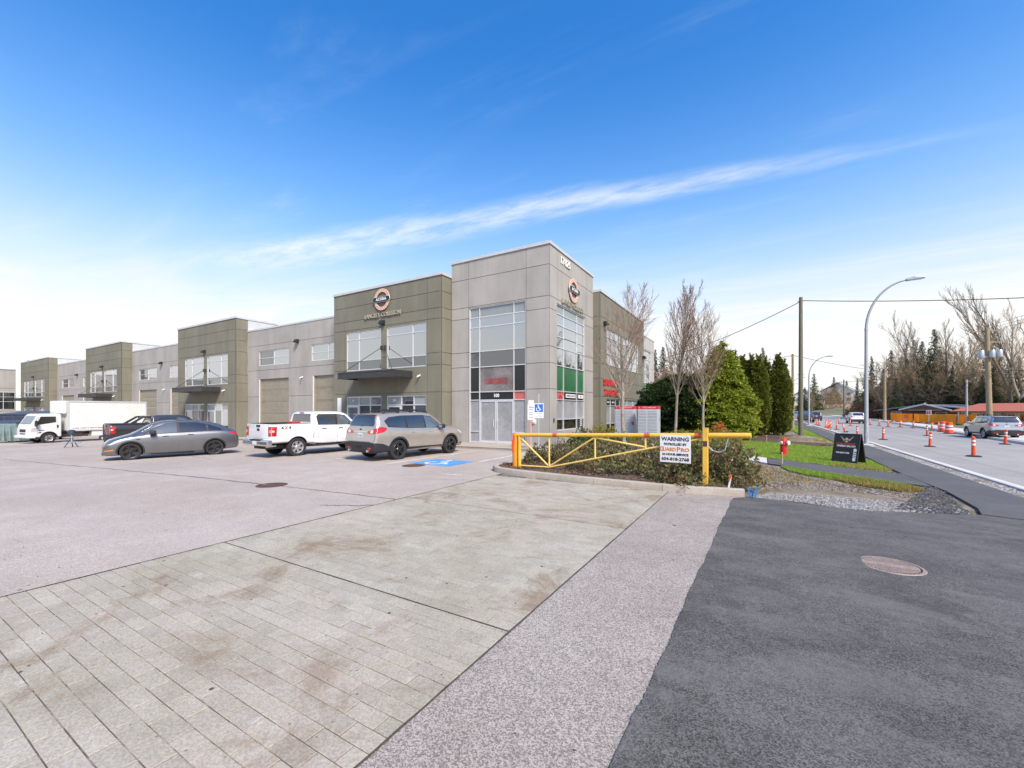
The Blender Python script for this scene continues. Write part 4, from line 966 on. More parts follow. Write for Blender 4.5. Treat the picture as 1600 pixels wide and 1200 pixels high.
c.patch('headlight', 'lamp_clear', [(2.16, .66), (1.85, .82), (1.62, .865), (1.75, .79), (2.05, .655)], off=.005, cell=.06); c.patch('indicator', 'lamp_amber', [(2.24, .43), (1.96, .475), (1.96, .42), (2.23, .385)], off=.006)
c.patch('sill_trim', 'trim_black', [(1.05, .19), (-1.03, .19), (-1.03, .27), (1.05, .27)], off=.006); c.patch('lower_bumper', 'trim_black', [(-.60, .22), (.60, .22), (.66, .32), (-.66, .32)], 'front', (0,), .006)
c.archtrim(.055); c.wheels('rim_black', 5, .245, .76); c.mirror(.74, 1.07, 'trim_black', .90)
for x in (-.55, .32): c.handle(x, .96 if x > 0 else .995, 'trim_black', .2)
c.line([(1.06, .30), (1.08, .60), (1.03, .98)]); c.line([(-.12, .28), (-.12, 1.0)]); c.line([(-1.03, .30), (-1.08, .55), (-1.02, .75), (-1.18, 1.04)]); c.line([(1.6, .88), (1.05, .955)])
c.patch('fender_marker', 'trim_black', [(1.13, .86), (1.28, .885), (1.26, .84), (1.16, .83)], off=.006)

# --- beige SUV
st = [(-2.56,.45,.66,.70,.80,.72),(-2.545,.37,.74,.80,.88,.80),(-2.51,.33,.86,.95,.915,.81),(-2.48,.32,1.02,1.14,.93,.79),(-2.45,.31,1.14,1.28,.94,.76),(-2.39,.31,1.18,1.46,.95,.72),(-2.31,.30,1.19,1.64,.955,.705),(-2.23,.30,1.2,1.74,.96,.70),(-2.05,.32,1.2,1.79,.965,.70),(-1.2,.31,1.18,1.83,.97,.70),(-.4,.30,1.15,1.84,.97,.70),(.25,.30,1.13,1.82,.97,.69),(.55,.30,1.12,1.74,.97,.68),(.95,.30,1.12,1.52,.965,.69),(1.25,.30,1.12,1.34,.96,.72),(1.45,.30,1.12,1.235,.955,.77),(1.9,.31,1.10,1.195,.94,.79),(2.2,.32,1.02,1.12,.905,.75),(2.32,.28,.86,.97,.8,.66),(2.39,.3,.68,.78,.66,.5)]
def suv(name, label, loc, rz, pm, scale, rim, rails=True, detail=True, group=None, plate=None):
    c = Car(name, label, 'car', loc, rz, st, (1.445, -1.445), .39, pm, scale, sub=5 if detail else 3, group=group)
    c.patch('window_trim', 'trim_black', [(1.02, 1.155), (.72, 1.42), (.40, 1.64), (-.10, 1.705), (-1.2, 1.695), (-1.80, 1.64), (-2.06, 1.50), (-1.92, 1.265), (-.9, 1.20)], off=.003)
    c.patch('side_window', 'car_glass_clear', [(.92, 1.175), (.66, 1.42), (.38, 1.61), (0, 1.67), (0, 1.18)], off=.008)
    c.patch('side_window', 'car_glass', [(-.08, 1.19), (-.08, 1.675), (-.98, 1.665), (-.98, 1.22)], off=.008); c.patch('quarter_window', 'car_glass', [(-1.07, 1.235), (-1.07, 1.66), (-1.77, 1.61), (-1.98, 1.48), (-1.87, 1.285)], off=.008)
    c.patch('windscreen', 'car_glass_clear', [(-.80, 1.21), (.80, 1.21), (.63, 1.70), (-.63, 1.70)], 'front', (0,), .006)
    c.patch('rear_window', 'car_glass', [(-.70, 1.31), (.70, 1.31), (.71, 1.40), (.60, 1.67), (-.60, 1.67), (-.71, 1.40)], 'rear', (0,), .006)
    c.patch('tail_light', 'lamp_red', [(.42, 1.12), (.62, 1.16), (.93, 1.27), (.93, 1.08), (.80, 1.02), (.44, 1.04)], 'rear', (1, -1), .007, .03); c.patch('tail_light', 'lamp_red', [(-2.46, 1.22), (-2.28, 1.29), (-2.02, 1.25), (-2.0, 1.19), (-2.18, 1.09), (-2.48, 1.04)], off=.007, cell=.03)
    c.patch('reversing_lamp', 'lamp_clear', [(.60, 1.14), (.74, 1.18), (.74, 1.05), (.60, 1.05)], 'rear', (1, -1), .011, th=.004)
    c.patch('rear_bumper_cladding', 'trim_black', [(-.925, .33), (.925, .33), (.935, .68), (.6, .73), (-.6, .73), (-.935, .68)], 'rear', (0,), .006, .03); c.patch('rear_bumper_cladding', 'trim_black', [(-2.55, .33), (-1.90, .31), (-1.90, .54), (-2.2, .66), (-2.55, .71)], off=.006, cell=.03)
    c.patch('rear_reflector', 'lamp_red', [(.50, .52), (.74, .53), (.72, .475), (.52, .47)], 'rear', (1, -1), .012)
    c.patch('sill_trim', 'trim_black', [(1.02, .31), (-1.0, .32), (-1.0, .47), (1.02, .44)], off=.007); c.patch('lower_bumper', 'trim_black', [(1.9, .28), (2.34, .30), (2.34, .52), (1.9, .42)], off=.006)
    c.patch('headlight', 'lamp_clear', [(2.24, .88), (1.98, 1.03), (1.85, 1.01), (2.05, .90), (2.22, .82)], off=.006)
    c.archtrim(.07); c.wheels(rim, 5, .245, .70); c.mirror(.78, 1.16, 'trim_black' if pm == 'paint_champagne' else None, .90)
    mb = MB().box(-2.36, -2.05, -.62, .62, 1.735, 1.765); obj('spoiler', mb, pm, c.root, bevel=.01)
    if rails:
        for sd_ in (1, -1):
            P = [(.35, sd_*.62, 1.74), (.25, sd_*.62, 1.85), (-.4, sd_*.62, 1.895), (-1.2, sd_*.62, 1.885), (-1.85, sd_*.62, 1.84), (-1.98, sd_*.62, 1.76)]
            rl = obj('roof_rail', MB().tube(P, .022, 8), 'trim_black', c.root, smooth=40)
            for x in (-.6, -1.25): obj('rail_foot', MB().box(x-.05, x+.05, sd_*.59, sd_*.65, 1.78, 1.89), 'trim_black', rl)
        for x in (-.25, -1.25): obj('cross_bar', MB().tube([(x, -.64, 1.92), (x, .64, 1.92)], .022, 8, squash=.7), 'trim_black', c.root)
    if detail:
        for x in (-.70, .22): c.handle(x, 1.04, pm, .2)
        c.line([(1.0, .42), (1.02, .75), (.96, 1.06)]); c.line([(-.04, .42), (-.04, 1.09)]); c.line([(-1.0, .45), (-1.09, .62), (-1.02, .85), (-1.03, 1.11)]); c.line([(-.86, .74), (-.86, 1.28)], axis='rear', sides=(0,)); c.line([(.86, .74), (.86, 1.28)], axis='rear', sides=(0,)); c.line([(-.86, .745), (.86, .745)], axis='rear', sides=(0,))
        c.line([(-1.93, .98), (-1.83, .98), (-1.83, 1.08), (-1.93, 1.08), (-1.93, .98)], .006, sides=(-1,)); c.patch('tailgate_garnish', 'chrome', [(-.40, 1.09), (.40, 1.09), (.38, 1.115), (-.38, 1.115)], 'rear', (0,), .008)
        c.plate(0, .97, txt='PK4 81R'); mb = MB(); mb.lathe([(.001, 0), (.05, 0), (.055, .012)], 16, Matrix.Translation((-2.49, 0, 1.19)) @ Matrix.Rotation(R(90), 4, 'Y') @ Matrix.Scale(.6, 4, (1, 0, 0))); obj('tailgate_badge', mb, 'trim_black', c.root)
        for y in (.55, -.55): obj('exhaust_tip', MB().tube([(-2.62, y, .40), (-2.40, y, .41)], .045, 14, cap=True), 'chrome', c.root, smooth=40)
        obj('bumper_insert', MB().box(-2.568, -2.55, -.16, .16, .50, .58), 'seam_dark', c.root); obj('wiper', MB().tube([(-2.455, .0, 1.31), (-2.40, -.35, 1.35)], .012, 6), 'trim_black', c.root)
    else: c.plate(0, .97)
    return c
ax_ = -12.42
suv('family_suv', 'beige three row SUV with black roof rails parked nose in beside blue bay', (ax_, 12.80, lotz(ax_)), R(86.2), 'paint_champagne', .97, 'rim_black')

# --- white and black pickups
stp = [(-3.0,.60,1.36,1.41,.94,.90),(-2.985,.60,1.37,1.42,.985,.95),(-2.9,.60,1.38,1.42,1.005,.965),(-2.2,.60,1.38,1.42,1.015,.97),(-1.16,.50,1.38,1.42,1.015,.97),(-1.13,.50,1.36,1.425,1.015,.95),(-1.10,.50,1.34,1.70,1.015,.83),(-1.05,.48,1.33,1.88,1.015,.78),(-.95,.45,1.32,1.935,1.015,.76),(-.4,.42,1.30,1.96,1.015,.755),(.3,.42,1.28,1.955,1.015,.75),(.65,.42,1.27,1.88,1.015,.75),(1.0,.42,1.26,1.62,1.012,.78),(1.35,.42,1.25,1.35,1.01,.84),(1.9,.42,1.21,1.30,1.0,.87),(2.45,.42,1.13,1.23,.97,.83),(2.68,.42,1.0,1.14,.90,.78),(2.76,.5,.8,.9,.8,.6)]
def pickup(name, label, loc, rz, pm, scale, rim, white):
    c = Car(name, label, 'pickup truck', loc, rz, stp, (1.82, -1.86), .405, pm, scale, arch=1.17, cuts=[(-2.92, -1.20, -.78, .78, .90, 2.4)] if white else ())
    c.patch('window_trim', 'trim_black', [(1.02, 1.30), (.60, 1.76), (.15, 1.825), (-.80, 1.82), (-.92, 1.70), (-.90, 1.335)], off=.003)
    c.patch('side_window', 'car_glass_clear', [(.90, 1.325), (.54, 1.72), (.14, 1.79), (.10, 1.33)], off=.008); c.patch('side_window', 'car_glass', [(0, 1.335), (.04, 1.79), (-.78, 1.785), (-.86, 1.69), (-.84, 1.36)], off=.008)
    c.patch('windscreen', 'car_glass_clear', [(-.84, 1.38), (.84, 1.38), (.68, 1.86), (-.68, 1.86)], 'front', (0,), .006); c.patch('rear_window', 'car_glass', [(-.72, 1.47), (.72, 1.47), (.66, 1.83), (-.66, 1.83)], 'rear', (0,), .006)
    c.patch('tail_light', 'lamp_red', [(.79, 1.31), (.965, 1.31), (.97, .92), (.79, .92)], 'rear', (1, -1), .012, .05); c.patch('tail_light', 'lamp_red', [(-2.98, 1.31), (-2.76, 1.31), (-2.80, .92), (-2.98, .92)], off=.010, cell=.05)
    c.patch('lamp_lens', 'lamp_clear', [(.88, 1.17), (.955, 1.17), (.955, 1.06), (.88, 1.06)], 'rear', (1, -1), .016, th=.004); c.patch('lamp_lens', 'lamp_clear', [(-2.975, 1.16), (-2.87, 1.16), (-2.87, 1.08), (-2.975, 1.08)], off=.014, cell=.05, th=.004)
    c.line([(-.77, .64), (-.77, 1.39)], axis='rear', sides=(0,)); c.line([(.77, .64), (.77, 1.39)], axis='rear', sides=(0,)); c.line([(-.77, .82), (.77, .82)], .006, 'rear', (0,))
    c.patch('tailgate_handle', 'trim_black', [(-.16, 1.38), (.16, 1.38), (.13, 1.29), (-.13, 1.29)], 'rear', (0,), .014); c.patch('oval_badge', 'letter_black', [(.115*math.cos(a), 1.18+.05*math.sin(a)) for a in [i*PI/10 for i in range(20)]], 'rear', (0,), .012, .04); c.patch('badge_rim', 'chrome', [(.128*math.cos(a), 1.18+.06*math.sin(a)) for a in [i*PI/10 for i in range(20)]], 'rear', (0,), .008, .04)
    # stepped rear bumper
    mb = MB(); mb.prism([(-3.16, .56), (-3.16, .72), (-3.10, .77), (-2.95, .77), (-2.95, .50), (-3.10, .50)], -.98, .98, 'y'); b = obj('rear_bumper', mb, 'chrome' if white else 'trim_black', c.root, bevel=.02)
    obj('bumper_step', MB().box(-3.17, -2.96, -.38, .38, .745, .785), 'trim_black', b); obj('tow_hitch', MB().box(-3.10, -2.8, -.05, .05, .42, .50), 'steel_dark', c.root)
    obj('number_plate', MB().box(-3.172, -3.165, -.15, .15, .57, .71), 'plate_white', b)
    c.patch('sill_trim', 'trim_black', [(1.25, .42), (-1.25, .47), (-1.25, .55), (1.25, .50)], off=.006); c.wheels(rim, 6, .27, .66, split=False); c.mirror(.82, 1.36, None, .97)
    obj('running_board', MB().box(-1.2, 1.2, -1.08, -.92, .40, .45), 'trim_black', c.root, bevel=.01); obj('running_board', MB().box(-1.2, 1.2, .92, 1.08, .40, .45), 'trim_black', c.root, bevel=.01)
    for x in (-.62, .24): c.handle(x, 1.17, 'trim_black', .22)
    c.line([(1.08, .52), (1.10, .9), (1.03, 1.27)]); c.line([(.06, .52), (.06, 1.31)]); c.line([(-.93, .52), (-.93, 1.34)]); c.line([(-1.135, .55), (-1.135, 1.40)], .02)
    obj('third_brake_light', MB().box(-1.10, -1.07, -.16, .16, 1.885, 1.915), 'lamp_red', c.root); obj('exhaust_tip', MB().tube([(-3.0, -.62, .48), (-2.6, -.60, .50)], .04, 12), 'chrome', c.root)
    obj('chassis', MB().box(-2.9, 2.4, -.55, .55, .36, .52), 'steel_dark', c.root); obj('rear_axle', MB().tube([(-1.86, -.8, .405), (-1.86, -.15, .405), (-1.86, 0, .405), (-1.86, .15, .405), (-1.86, .8, .405)], [.05, .05, .14, .05, .05], 10), 'steel_dark', c.root)
    if white:
        for sd_ in (1, -1):
            for s_, m_, dx in (('4', 'letter_black', .16), ('X', 'letter_red', 0), ('4', 'letter_black', -.16)):
                h_ = c.bvh.ray_cast(Vector((-2.42+dx*-sd_*-1, sd_*4, 1.25)), Vector((0, -sd_, 0)))
                q = text_mb(s_, .21, .004, .002); x_ = -2.38 + (dx if sd_ > 0 else -dx); h_ = c.bvh.ray_cast(Vector((x_, sd_*4, 1.25)), Vector((0, -sd_, 0)))
                q.tf(Matrix.Translation(h_[0]+Vector((0, sd_*.006, 0))) @ Matrix.Rotation(PI if sd_ > 0 else 0, 4, 'Z')); obj('side_lettering', q, m_, c.root, recalc=False)
        for y in (.70, -.70): obj('bed_rail_cap', MB().box(-2.95, -1.18, y-.09 if y > 0 else y-.21, y+.21 if y > 0 else y+.09, 1.425, 1.44), 'trim_black', c.root)
        obj('tool_box', MB().box(-1.75, -1.35, -.35, .05, .92, 1.50), 'letter_red', c.root, bevel=.02)
    else:
        obj('bed_cover', MB().box(-2.95, -1.16, -.86, .86, 1.425, 1.46), 'trim_black', c.root, bevel=.01)
        for sd_ in (1, -1):
            P = [(-2.15, 1.46), (-1.55, 1.88), (-1.12, 1.90), (-1.12, 1.80), (-1.50, 1.78), (-1.93, 1.46)]; y0 = sd_*.76
            sb = obj('sport_bar', MB().prism(P, y0, y0-sd_*.09, 'y'), 'paint_black', c.root, bevel=.012); obj('sport_bar_strut', MB().tube([(-1.55, y0-sd_*.04, 1.46), (-1.40, y0-sd_*.04, 1.80)], .03, 8), 'trim_black', sb)
    return c
fx_ = -17.5
pickup('pickup_truck', 'white crew cab pickup with 4X4 side lettering and open bed', (fx_, 12.35, lotz(fx_)), R(88.5), 'paint_white', .965, 'rim_silver', True)
bx_ = -31.3
pickup('pickup_truck', 'black pickup with covered bed and sport bar behind the grey crossover', (bx_, 11.6, lotz(bx_)), R(84), 'paint_black', .97, 'rim_silver', False)

# --- white box truck
def box_truck():
    h = Vector((.13, -.99)).normalized(); loc = (-46.6, 11.2, lotz(-46.6))
    t = thing('box_truck', 'white cab over delivery truck with long white cargo box', 'truck', loc, yaw(h.x, h.y), scale=.98)
    # x forward, near side is +y
    W2 = 1.0; cab = [(1.35, .48), (3.02, .48), (3.10, .62), (3.10, 1.05), (3.02, 1.35), (2.62, 2.13), (2.50, 2.22), (1.50, 2.24), (1.35, 2.15)]
    me = mesh_of('cab', MB().prism(cab, -W2, W2, 'y'), 'paint_truck', bevel=.09, seg=4, bang=20)
    cut = MB().tube([(2.05, W2-.35, .40), (2.05, W2+.5, .40)], .50, 36).tube([(2.05, -W2+.35, .40), (2.05, -W2-.5, .40)], .50, 36); me = boolean(me, cut, 'cab'); me.polygons.foreach_set('use_smooth', [True]*len(me.polygons)); me.set_sharp_from_angle(angle=R(40))
    cb = link('cab', me, t)
    for sd_ in (1, -1):
        y = sd_*W2
        obj('side_window', MB().prism([(2.72, 1.38), (2.50, 2.02), (1.68, 2.02), (1.66, 1.58)], y, y+sd_*.006, 'y'), 'car_glass', t); obj('rear_quarter_vent', MB().prism([(1.52, 1.15), (1.62, 1.15), (1.62, 1.38), (1.52, 1.38)], y, y+sd_*.006, 'y'), 'trim_black', t)
        obj('headlight', MB().prism([(3.0, .88), (2.66, .92), (2.62, 1.10), (2.85, 1.20), (3.0, 1.12)], y, y+sd_*.006, 'y'), 'lamp_clear', t)
        obj('door_gap', MB().prism([(2.66, .72), (2.675, .72), (2.675, 1.4), (2.66, 1.4)], y, y+sd_*.003, 'y'), 'seam_dark', t); obj('door_gap', MB().prism([(1.6, .98), (1.612, .98), (1.612, 2.05), (1.6, 2.05)], y, y+sd_*.003, 'y'), 'seam_dark', t)
        obj('cab_lettering', MB().box(2.30, 2.62, y, y+sd_*.004, .96, 1.01).box(2.45, 2.62, y, y+sd_*.004, .78, .86), 'trim_black', t)
        m = obj('mirror', MB().box(2.72, 2.86, y+sd_*.12, y+sd_*.32, 1.30, 1.72), 'trim_black', t, bevel=.03); obj('mirror_arm', MB().tube([(2.62, y, 1.98), (2.78, y+sd_*.2, 1.9), (2.78, y+sd_*.2, 1.25), (2.64, y, 1.15)], .014, 6), 'trim_black', m)
    # sloping windscreen and face
    def face(name, pts, mat, off=.006):
        n = Vector((3.02-2.62, 0, 0)); a = Vector((3.02, 0, 1.35)); b = Vector((2.62, 0, 2.13)); d = (b-a); nn = Vector((d.z, 0, -d.x)).normalized()
        return obj(name, MB().add([tuple(a+d*v+nn*off+Vector((0, u, 0))) for u, v in pts], [tuple(range(len(pts)))]), mat, t)
    face('windscreen', [(-.86, .12), (.86, .12), (.80, .92), (-.80, .92)], 'car_glass_clear', .004); face('wiper', [(-.5, .13), (.3, .16), (.3, .18), (-.5, .15)], 'trim_black', .012)
    obj('grille', MB().box(3.085, 3.105, -.48, .48, .86, 1.08).box(3.085, 3.108, -.40, .40, .70, .78), 'trim_black', t); obj('front_bumper', MB().box(2.75, 3.22, -1.02, 1.02, .42, .62), 'paint_truck', t, bevel=.05, seg=3); obj('number_plate', MB().box(3.22, 3.226, -.15, .15, .45, .58), 'plate_white', t)
    for y in (-.55, 0, .55): obj('marker_light', MB().box(2.42, 2.52, y-.05, y+.05, 2.225, 2.27), 'lamp_amber', t)
    # cargo box
    bx = obj('cargo_box', MB().box(-4.05, 1.05, -1.12, 1.12, .92, 3.22), 'paint_truck', t, bevel=.015)
    mb = MB()
    for sd_ in (1, -1):
        mb.box(-4.07, 1.07, sd_*1.12, sd_*1.145, 3.12, 3.24); mb.box(-4.07, 1.07, sd_*1.12, sd_*1.145, .88, .98)
        for x in (-4.07, .97): mb.box(x, x+.10, sd_*1.121, sd_*1.143, .98, 3.12)
    obj('box_rail', mb, 'frame_alu', t); obj('box_cap', MB().box(1.05, 1.30, -1.08, 1.08, 2.2, 3.23), 'paint_truck', t, bevel=.10, seg=4)
    mb = MB(); x = .75
    for w in (.08, .22, .05, .3, .1, .26, .12, .3): mb.box(x-w, x, 1.1205, 1.1225, 1.05, 1.10); x -= w+.05
    obj('side_lettering', mb, 'trim_black', t)
    obj('chassis', MB().box(-3.9, 2.2, -.42, .42, .56, .78), 'steel_dark', t); obj('fuel_tank', MB().box(.1, .95, .55, 1.0, .42, .80), 'steel_dark', t, bevel=.05); obj('side_skirt_box', MB().box(-1.5, -.4, .62, 1.06, .42, .86), 'paint_truck', t, bevel=.02); obj('exhaust', MB().tube([(1.2, .4, .55), (.2, .42, .5), (-.4, .5, .48)], .07, 10), 'rust_brown', t)
    obj('underride_bar', MB().box(-4.05, -3.97, -1.0, 1.0, .42, .54), 'steel_dark', t); obj('mudguard', MB().tube([(2.05+.47*math.cos(R(a)), .97, .40+.47*math.sin(R(a))) for a in range(10, 171, 16)], .03, 6), 'trim_black', t)
    M = Matrix.Rotation(R(-90), 4, 'X')
    for xx, dual in ((2.05, 0), (-2.35, 1)):
        for sd_ in (1, -1):
            y = sd_*(.86 if not dual else .80); mw = M if sd_ > 0 else Matrix.Rotation(R(90), 4, 'X'); ww = .22 if not dual else .46; h_ = ww/2; r = .40
            w = obj('wheel', MB().lathe([(.001, h_-.02), (.09, h_-.02), (.10, h_-.06)], 16, mw), 'rust_brown', t, loc=(xx, y, r), smooth=40)
            obj('tyre', MB().lathe([(r*.58, -h_), (r*.9, -h_), (r, -h_*.7), (r, h_*.7), (r*.9, h_), (r*.58, h_*.9)], 36, mw), 'rubber', w, smooth=40)
            mb = MB().lathe([(r*.6, h_*.95), (r*.55, h_*.8), (r*.50, h_*.45 if not dual else h_*.6), (.10, h_-.05)], 36, mw)
            ri = obj('rim', mb, 'rim_silver', w, smooth=30)
            for k in range(5): a = 2*PI*k/5; q = MB().lathe([(.001, h_*.72), (.035, h_*.72), (.035, h_*.5)], 10, mw @ Matrix.Translation((.15*math.cos(a), .15*math.sin(a), 0))); obj('hand_hole', q, 'seam_dark', ri)
box_truck()
# --- traffic on the street
suv('street_suv', 'silver SUV seen from behind driving between the traffic tubes', (15.05, 46.3, -.30), R(91.5), 'paint_silver', .93, 'rim_silver', rails=True, plate=True)
def far_car(name, label, x, y, head, pm): suv(name, label, (x, y, -.30), R(head), pm, .95, 'rim_silver', rails=False, detail=False)
far_car('distant_suv', 'small white SUV far down the street behind the traffic tubes', 12.6, 84, 91, 'paint_white')
far_car('distant_car', 'small dark blue car far down the street', 8.9, 100, 91, 'paint_navy')
far_car('distant_suv', 'small pale SUV farthest down the street', 7.4, 122, 270, 'paint_silver')
far_car('distant_car', 'small red car waiting by the far left kerb', 1.6, 118, 270, 'paint_red')
pk = pickup('distant_pickup', 'black pickup coming up the street past the second lamp post', (6.55, 88, -.30), R(272), 'paint_black', 1.0, 'rim_silver', False)
def leafmat(name, c1, c2, rough=.6, trans=.25, c3=None):
    m, t, p = newmat(name); g = t.new('ShaderNodeNewGeometry'); oi = t.new('ShaderNodeObjectInfo')
    col = t.mix(g.outputs['Random Per Island'], c1, c2)
    if c3: col = t.mix(t.rng(t.math('FRACT', t.math('MULTIPLY', g.outputs['Random Per Island'], 7.3)), .62, .68, 0, 1), col, c3)
    k = t.rng(oi.outputs['Random'], 0, 1, .85, 1.12); vm = t.new('ShaderNodeVectorMath', operation='SCALE'); t.l.new(col, vm.inputs[0]); t.l.new(k, vm.inputs['Scale'])
    t.l.new(vm.outputs[0], p.inputs['Base Color']); p.inputs['Roughness'].default_value = rough; p.inputs['Specular IOR Level'].default_value = .35
    tr = t.new('ShaderNodeBsdfTranslucent'); t.l.new(vm.outputs[0], tr.inputs[0]); mx = t.new('ShaderNodeMixShader'); mx.inputs[0].default_value = trans
    t.l.new(p.outputs[0], mx.inputs[1]); t.l.new(tr.outputs[0], mx.inputs[2]); t.l.new(mx.outputs[0], t.n['Material Output'].inputs[0])
leafmat('fence_orange', (.92, .48, .03), (.94, .54, .06), .5, .5)
# ------------------------------------------------------------------ street furniture and small things
pbr('gate_yellow', (.74, .44, .06), .5, 0, .14, 5, .2, 40); pbr('gate_orange', (.68, .25, .02), .5, 0, .1, 5); pbr('gate_yellow_pale', (.74, .52, .15), .5, 0, .14, 4, .2, 40)
pbr('reflector_red', (.55, .10, .03), .35); pbr('hydrant_red', (.52, .02, .02), .4, 0, .12, 7, .15, 40, coat=.3); pbr('galv', (.46, .48, .52), .45, .5, .1, 4); pbr('pole_paint', (.40, .41, .43), .45, .2, .08, 3)
pbr('cone_orange', (.80, .09, .03), .45, 0, .12, 8); pbr('cone_white', (.72, .70, .66), .4, 0, .1, 8);  pbr('marker_blue', (.02, .20, .55), .5, 0, .2, 9); pbr('stake_pink', (.75, .25, .22), .6)
pbr('box_grey', (.52, .54, .56), .4, .2, .06, 5); pbr('box_red', (.55, .03, .035), .4, 0, .06, 5); pbr('board_black', (.018, .018, .02), .5, 0, .2, 6); pbr('emblem_gold', (.55, .48, .30), .4, .3, .1)
pbr('bin_green', (.22, .30, .30), .5, .2, .25, 2.5, .2, 12); pbr('bin_navy', (.045, .055, .09), .5, .1, .25, 2.5); pbr('trash_brown', (.14, .05, .03), .8)
def woodmat(name, c):
    m, t, p = newmat(name); v = t.vec((1, 1, .06)); n = t.noise(38, 6, .7, v); a = t.noise(1.5, 4, .6, t.vec())
    col = t.mix(t.rng(n, .35, .7, 0, 1), tuple(q*.62 for q in c), tuple(q*1.2 for q in c)); col = t.mix(t.rng(a, .4, .7, 0, .5), col, (c[0]*.8, c[1]*.95, c[2]*.72))
    t.l.new(col, p.inputs['Base Color']); p.inputs['Roughness'].default_value = .9; t.l.new(t.bump(n, .5, .01), p.inputs['Normal'])
woodmat('pole_wood_grey', (.18, .165, .12)); woodmat('pole_wood_tan', (.36, .27, .17))
# --- barrier gate
gt = thing('barrier_gate', 'yellow tubular swing barrier gate above the planting bed', 'gate', (-6.35, 11.02, 0), R(-5.65))
zb = lambda s: 1.085 + .033*s
obj('hinge_post', MB().tube([(-.07, 0, .05), (-.07, 0, 1.14)], .085, 20), 'gate_orange', gt, smooth=40); obj('hinge_sleeve', MB().tube([(.09, 0, .12), (.09, 0, 1.13)], .05, 16), 'gate_yellow', gt, smooth=40)
obj('top_bar', MB().tube([(-.05, 0, zb(0)), (6.18, 0, zb(6.18))], .055, 18), 'gate_yellow', gt, smooth=40); obj('bar_end_sleeve', MB().tube([(5.36, 0, zb(5.36)), (6.19, 0, zb(6.19))], .061, 18), 'gate_yellow', gt, smooth=40)
for a, b in (((.1, .17), (1.13, .20)), ((1.13, .20), (5.22, 1.19)), ((1.13, .23), (1.13, 1.07)), ((.11, 1.02), (1.10, .24)), ((1.16, .24), (2.53, 1.10)), ((2.55, .56), (2.55, 1.12)), ((2.58, 1.10), (3.90, .92)), ((3.90, .88), (3.90, 1.17))):
    obj('brace_tube', MB().tube([(a[0], 0, a[1]), (b[0], 0, b[1])], .026, 10), 'gate_yellow_pale', gt, smooth=40)
for s_ in (1.33, 3.95, 5.12): obj('reflector', MB().tube([(s_-.07, 0, zb(s_)-.0025), (s_+.07, 0, zb(s_)+.0025)], .0565, 18), 'reflector_red', gt, smooth=40)
for s_ in (): obj('reflector_white', MB().tube([(s_-.10, 0, zb(s_)-.003), (s_+.10, 0, zb(s_)+.003)], .0562, 18), 'cone_white', gt, smooth=40)
obj('tape_tail', MB().prism([(-.12, .55), (-.05, .75), (-.02, 1.05), (-.08, 1.08), (-.14, .8)], -.10, -.094, 'y'), 'cone_orange', gt)
gp = thing('gate_post', 'yellow square gate catch post standing by the kerb', 'post', (-1.09, 10.44, 0), R(-5.65))
obj('post', MB().box(-.055, .055, -.05, .05, .05, 1.43), 'gate_yellow', gp, bevel=.008); obj('post_cap', MB().box(-.058, .058, -.053, .053, 1.43, 1.437), 'gate_yellow_pale', gp); obj('latch_plate', MB().box(-.045, .045, -.056, -.051, 1.02, 1.14), 'rust_iron', gp)
obj('chain', MB().tube([(.06, -.02, 1.02), (.16, -.03, .93), (.28, -.03, .90), (.40, -.02, .95), (.46, 0, 1.2)], .012, 6), 'galv', gp)
ws = thing('warning_sign', 'white warning sign with black and orange lettering hung on barrier gate', 'sign', (-6.35, 11.02, 0), R(-5.65)); ws.location = Vector((-6.35, 11.02, 0)) + Matrix.Rotation(R(-5.65), 3, 'Z') @ Vector((4.63, -.075, .925))
obj('board', MB().box(-.35, .35, -.006, .006, -.325, .325), 'sign_white', ws, bevel=.003)
for s_, z, sz, m_, w_ in (('WARNING', .225, .125, 'letter_black', .63), ('PATROLLED BY', .105, .075, 'letter_black', .52), ('24 HOUR SERVICE', -.135, .07, 'letter_black', .60), ('604-818-2768', -.245, .10, 'letter_black', .63)): lettering(ws, s_, sz, m_, (0, -.008, z), bold=.004, ext=.001, width=w_)
lettering(ws, 'UARD', .115, 'letter_orange', (-.13, -.008, -.02), bold=.005, ext=.001, width=.30); lettering(ws, 'G', .15, 'letter_orange', (-.305, -.008, -.015), bold=.006, ext=.001); lettering(ws, 'P', .15, 'letter_orange', (.075, -.008, -.015), bold=.006, ext=.001); lettering(ws, 'RO', .115, 'letter_orange', (.225, -.008, -.02), bold=.005, ext=.001, width=.19)
for x in (-.28, .28): obj('cable_tie', MB().box(x-.01, x+.01, -.012, .012, .30, .34), 'white_plastic', ws)
# --- parking signs by the tower
t = thing('parking_sign', 'blue wheelchair parking sign on a galvanised post in front of tower', 'sign', (-8.45, 16.58, .1), R(28))
obj('post', MB().box(-.025, .025, -.02, .02, -.1, 2.45), 'galv', t); pl = obj('plate', MB().box(-.21, .21, -.028, -.022, 1.38, 2.02), 'sign_white', t, bevel=.003); obj('blue_field', MB().box(-.185, .185, -.031, -.0285, 1.64, 1.99), 'sign_blue', pl)
mb = MB(); isa(mb, .30, -.0325, 'xz'); o = obj('wheelchair_symbol', mb, 'sign_white', pl, recalc=False); o.location = (-.01, 0, 1.81)
for i, s_ in enumerate(('PERMIT HOLDERS', 'ONLY', 'TOW AWAY')): lettering(pl, s_, .06, 'sign_blue', (0, -.031, 1.58-.075*i), ext=.001, width=.32 if i != 1 else None)
t = thing('notice_sign', 'narrow white notice board with green header beside the wheelchair sign', 'sign', (-8.74, 16.40, .1), R(28))
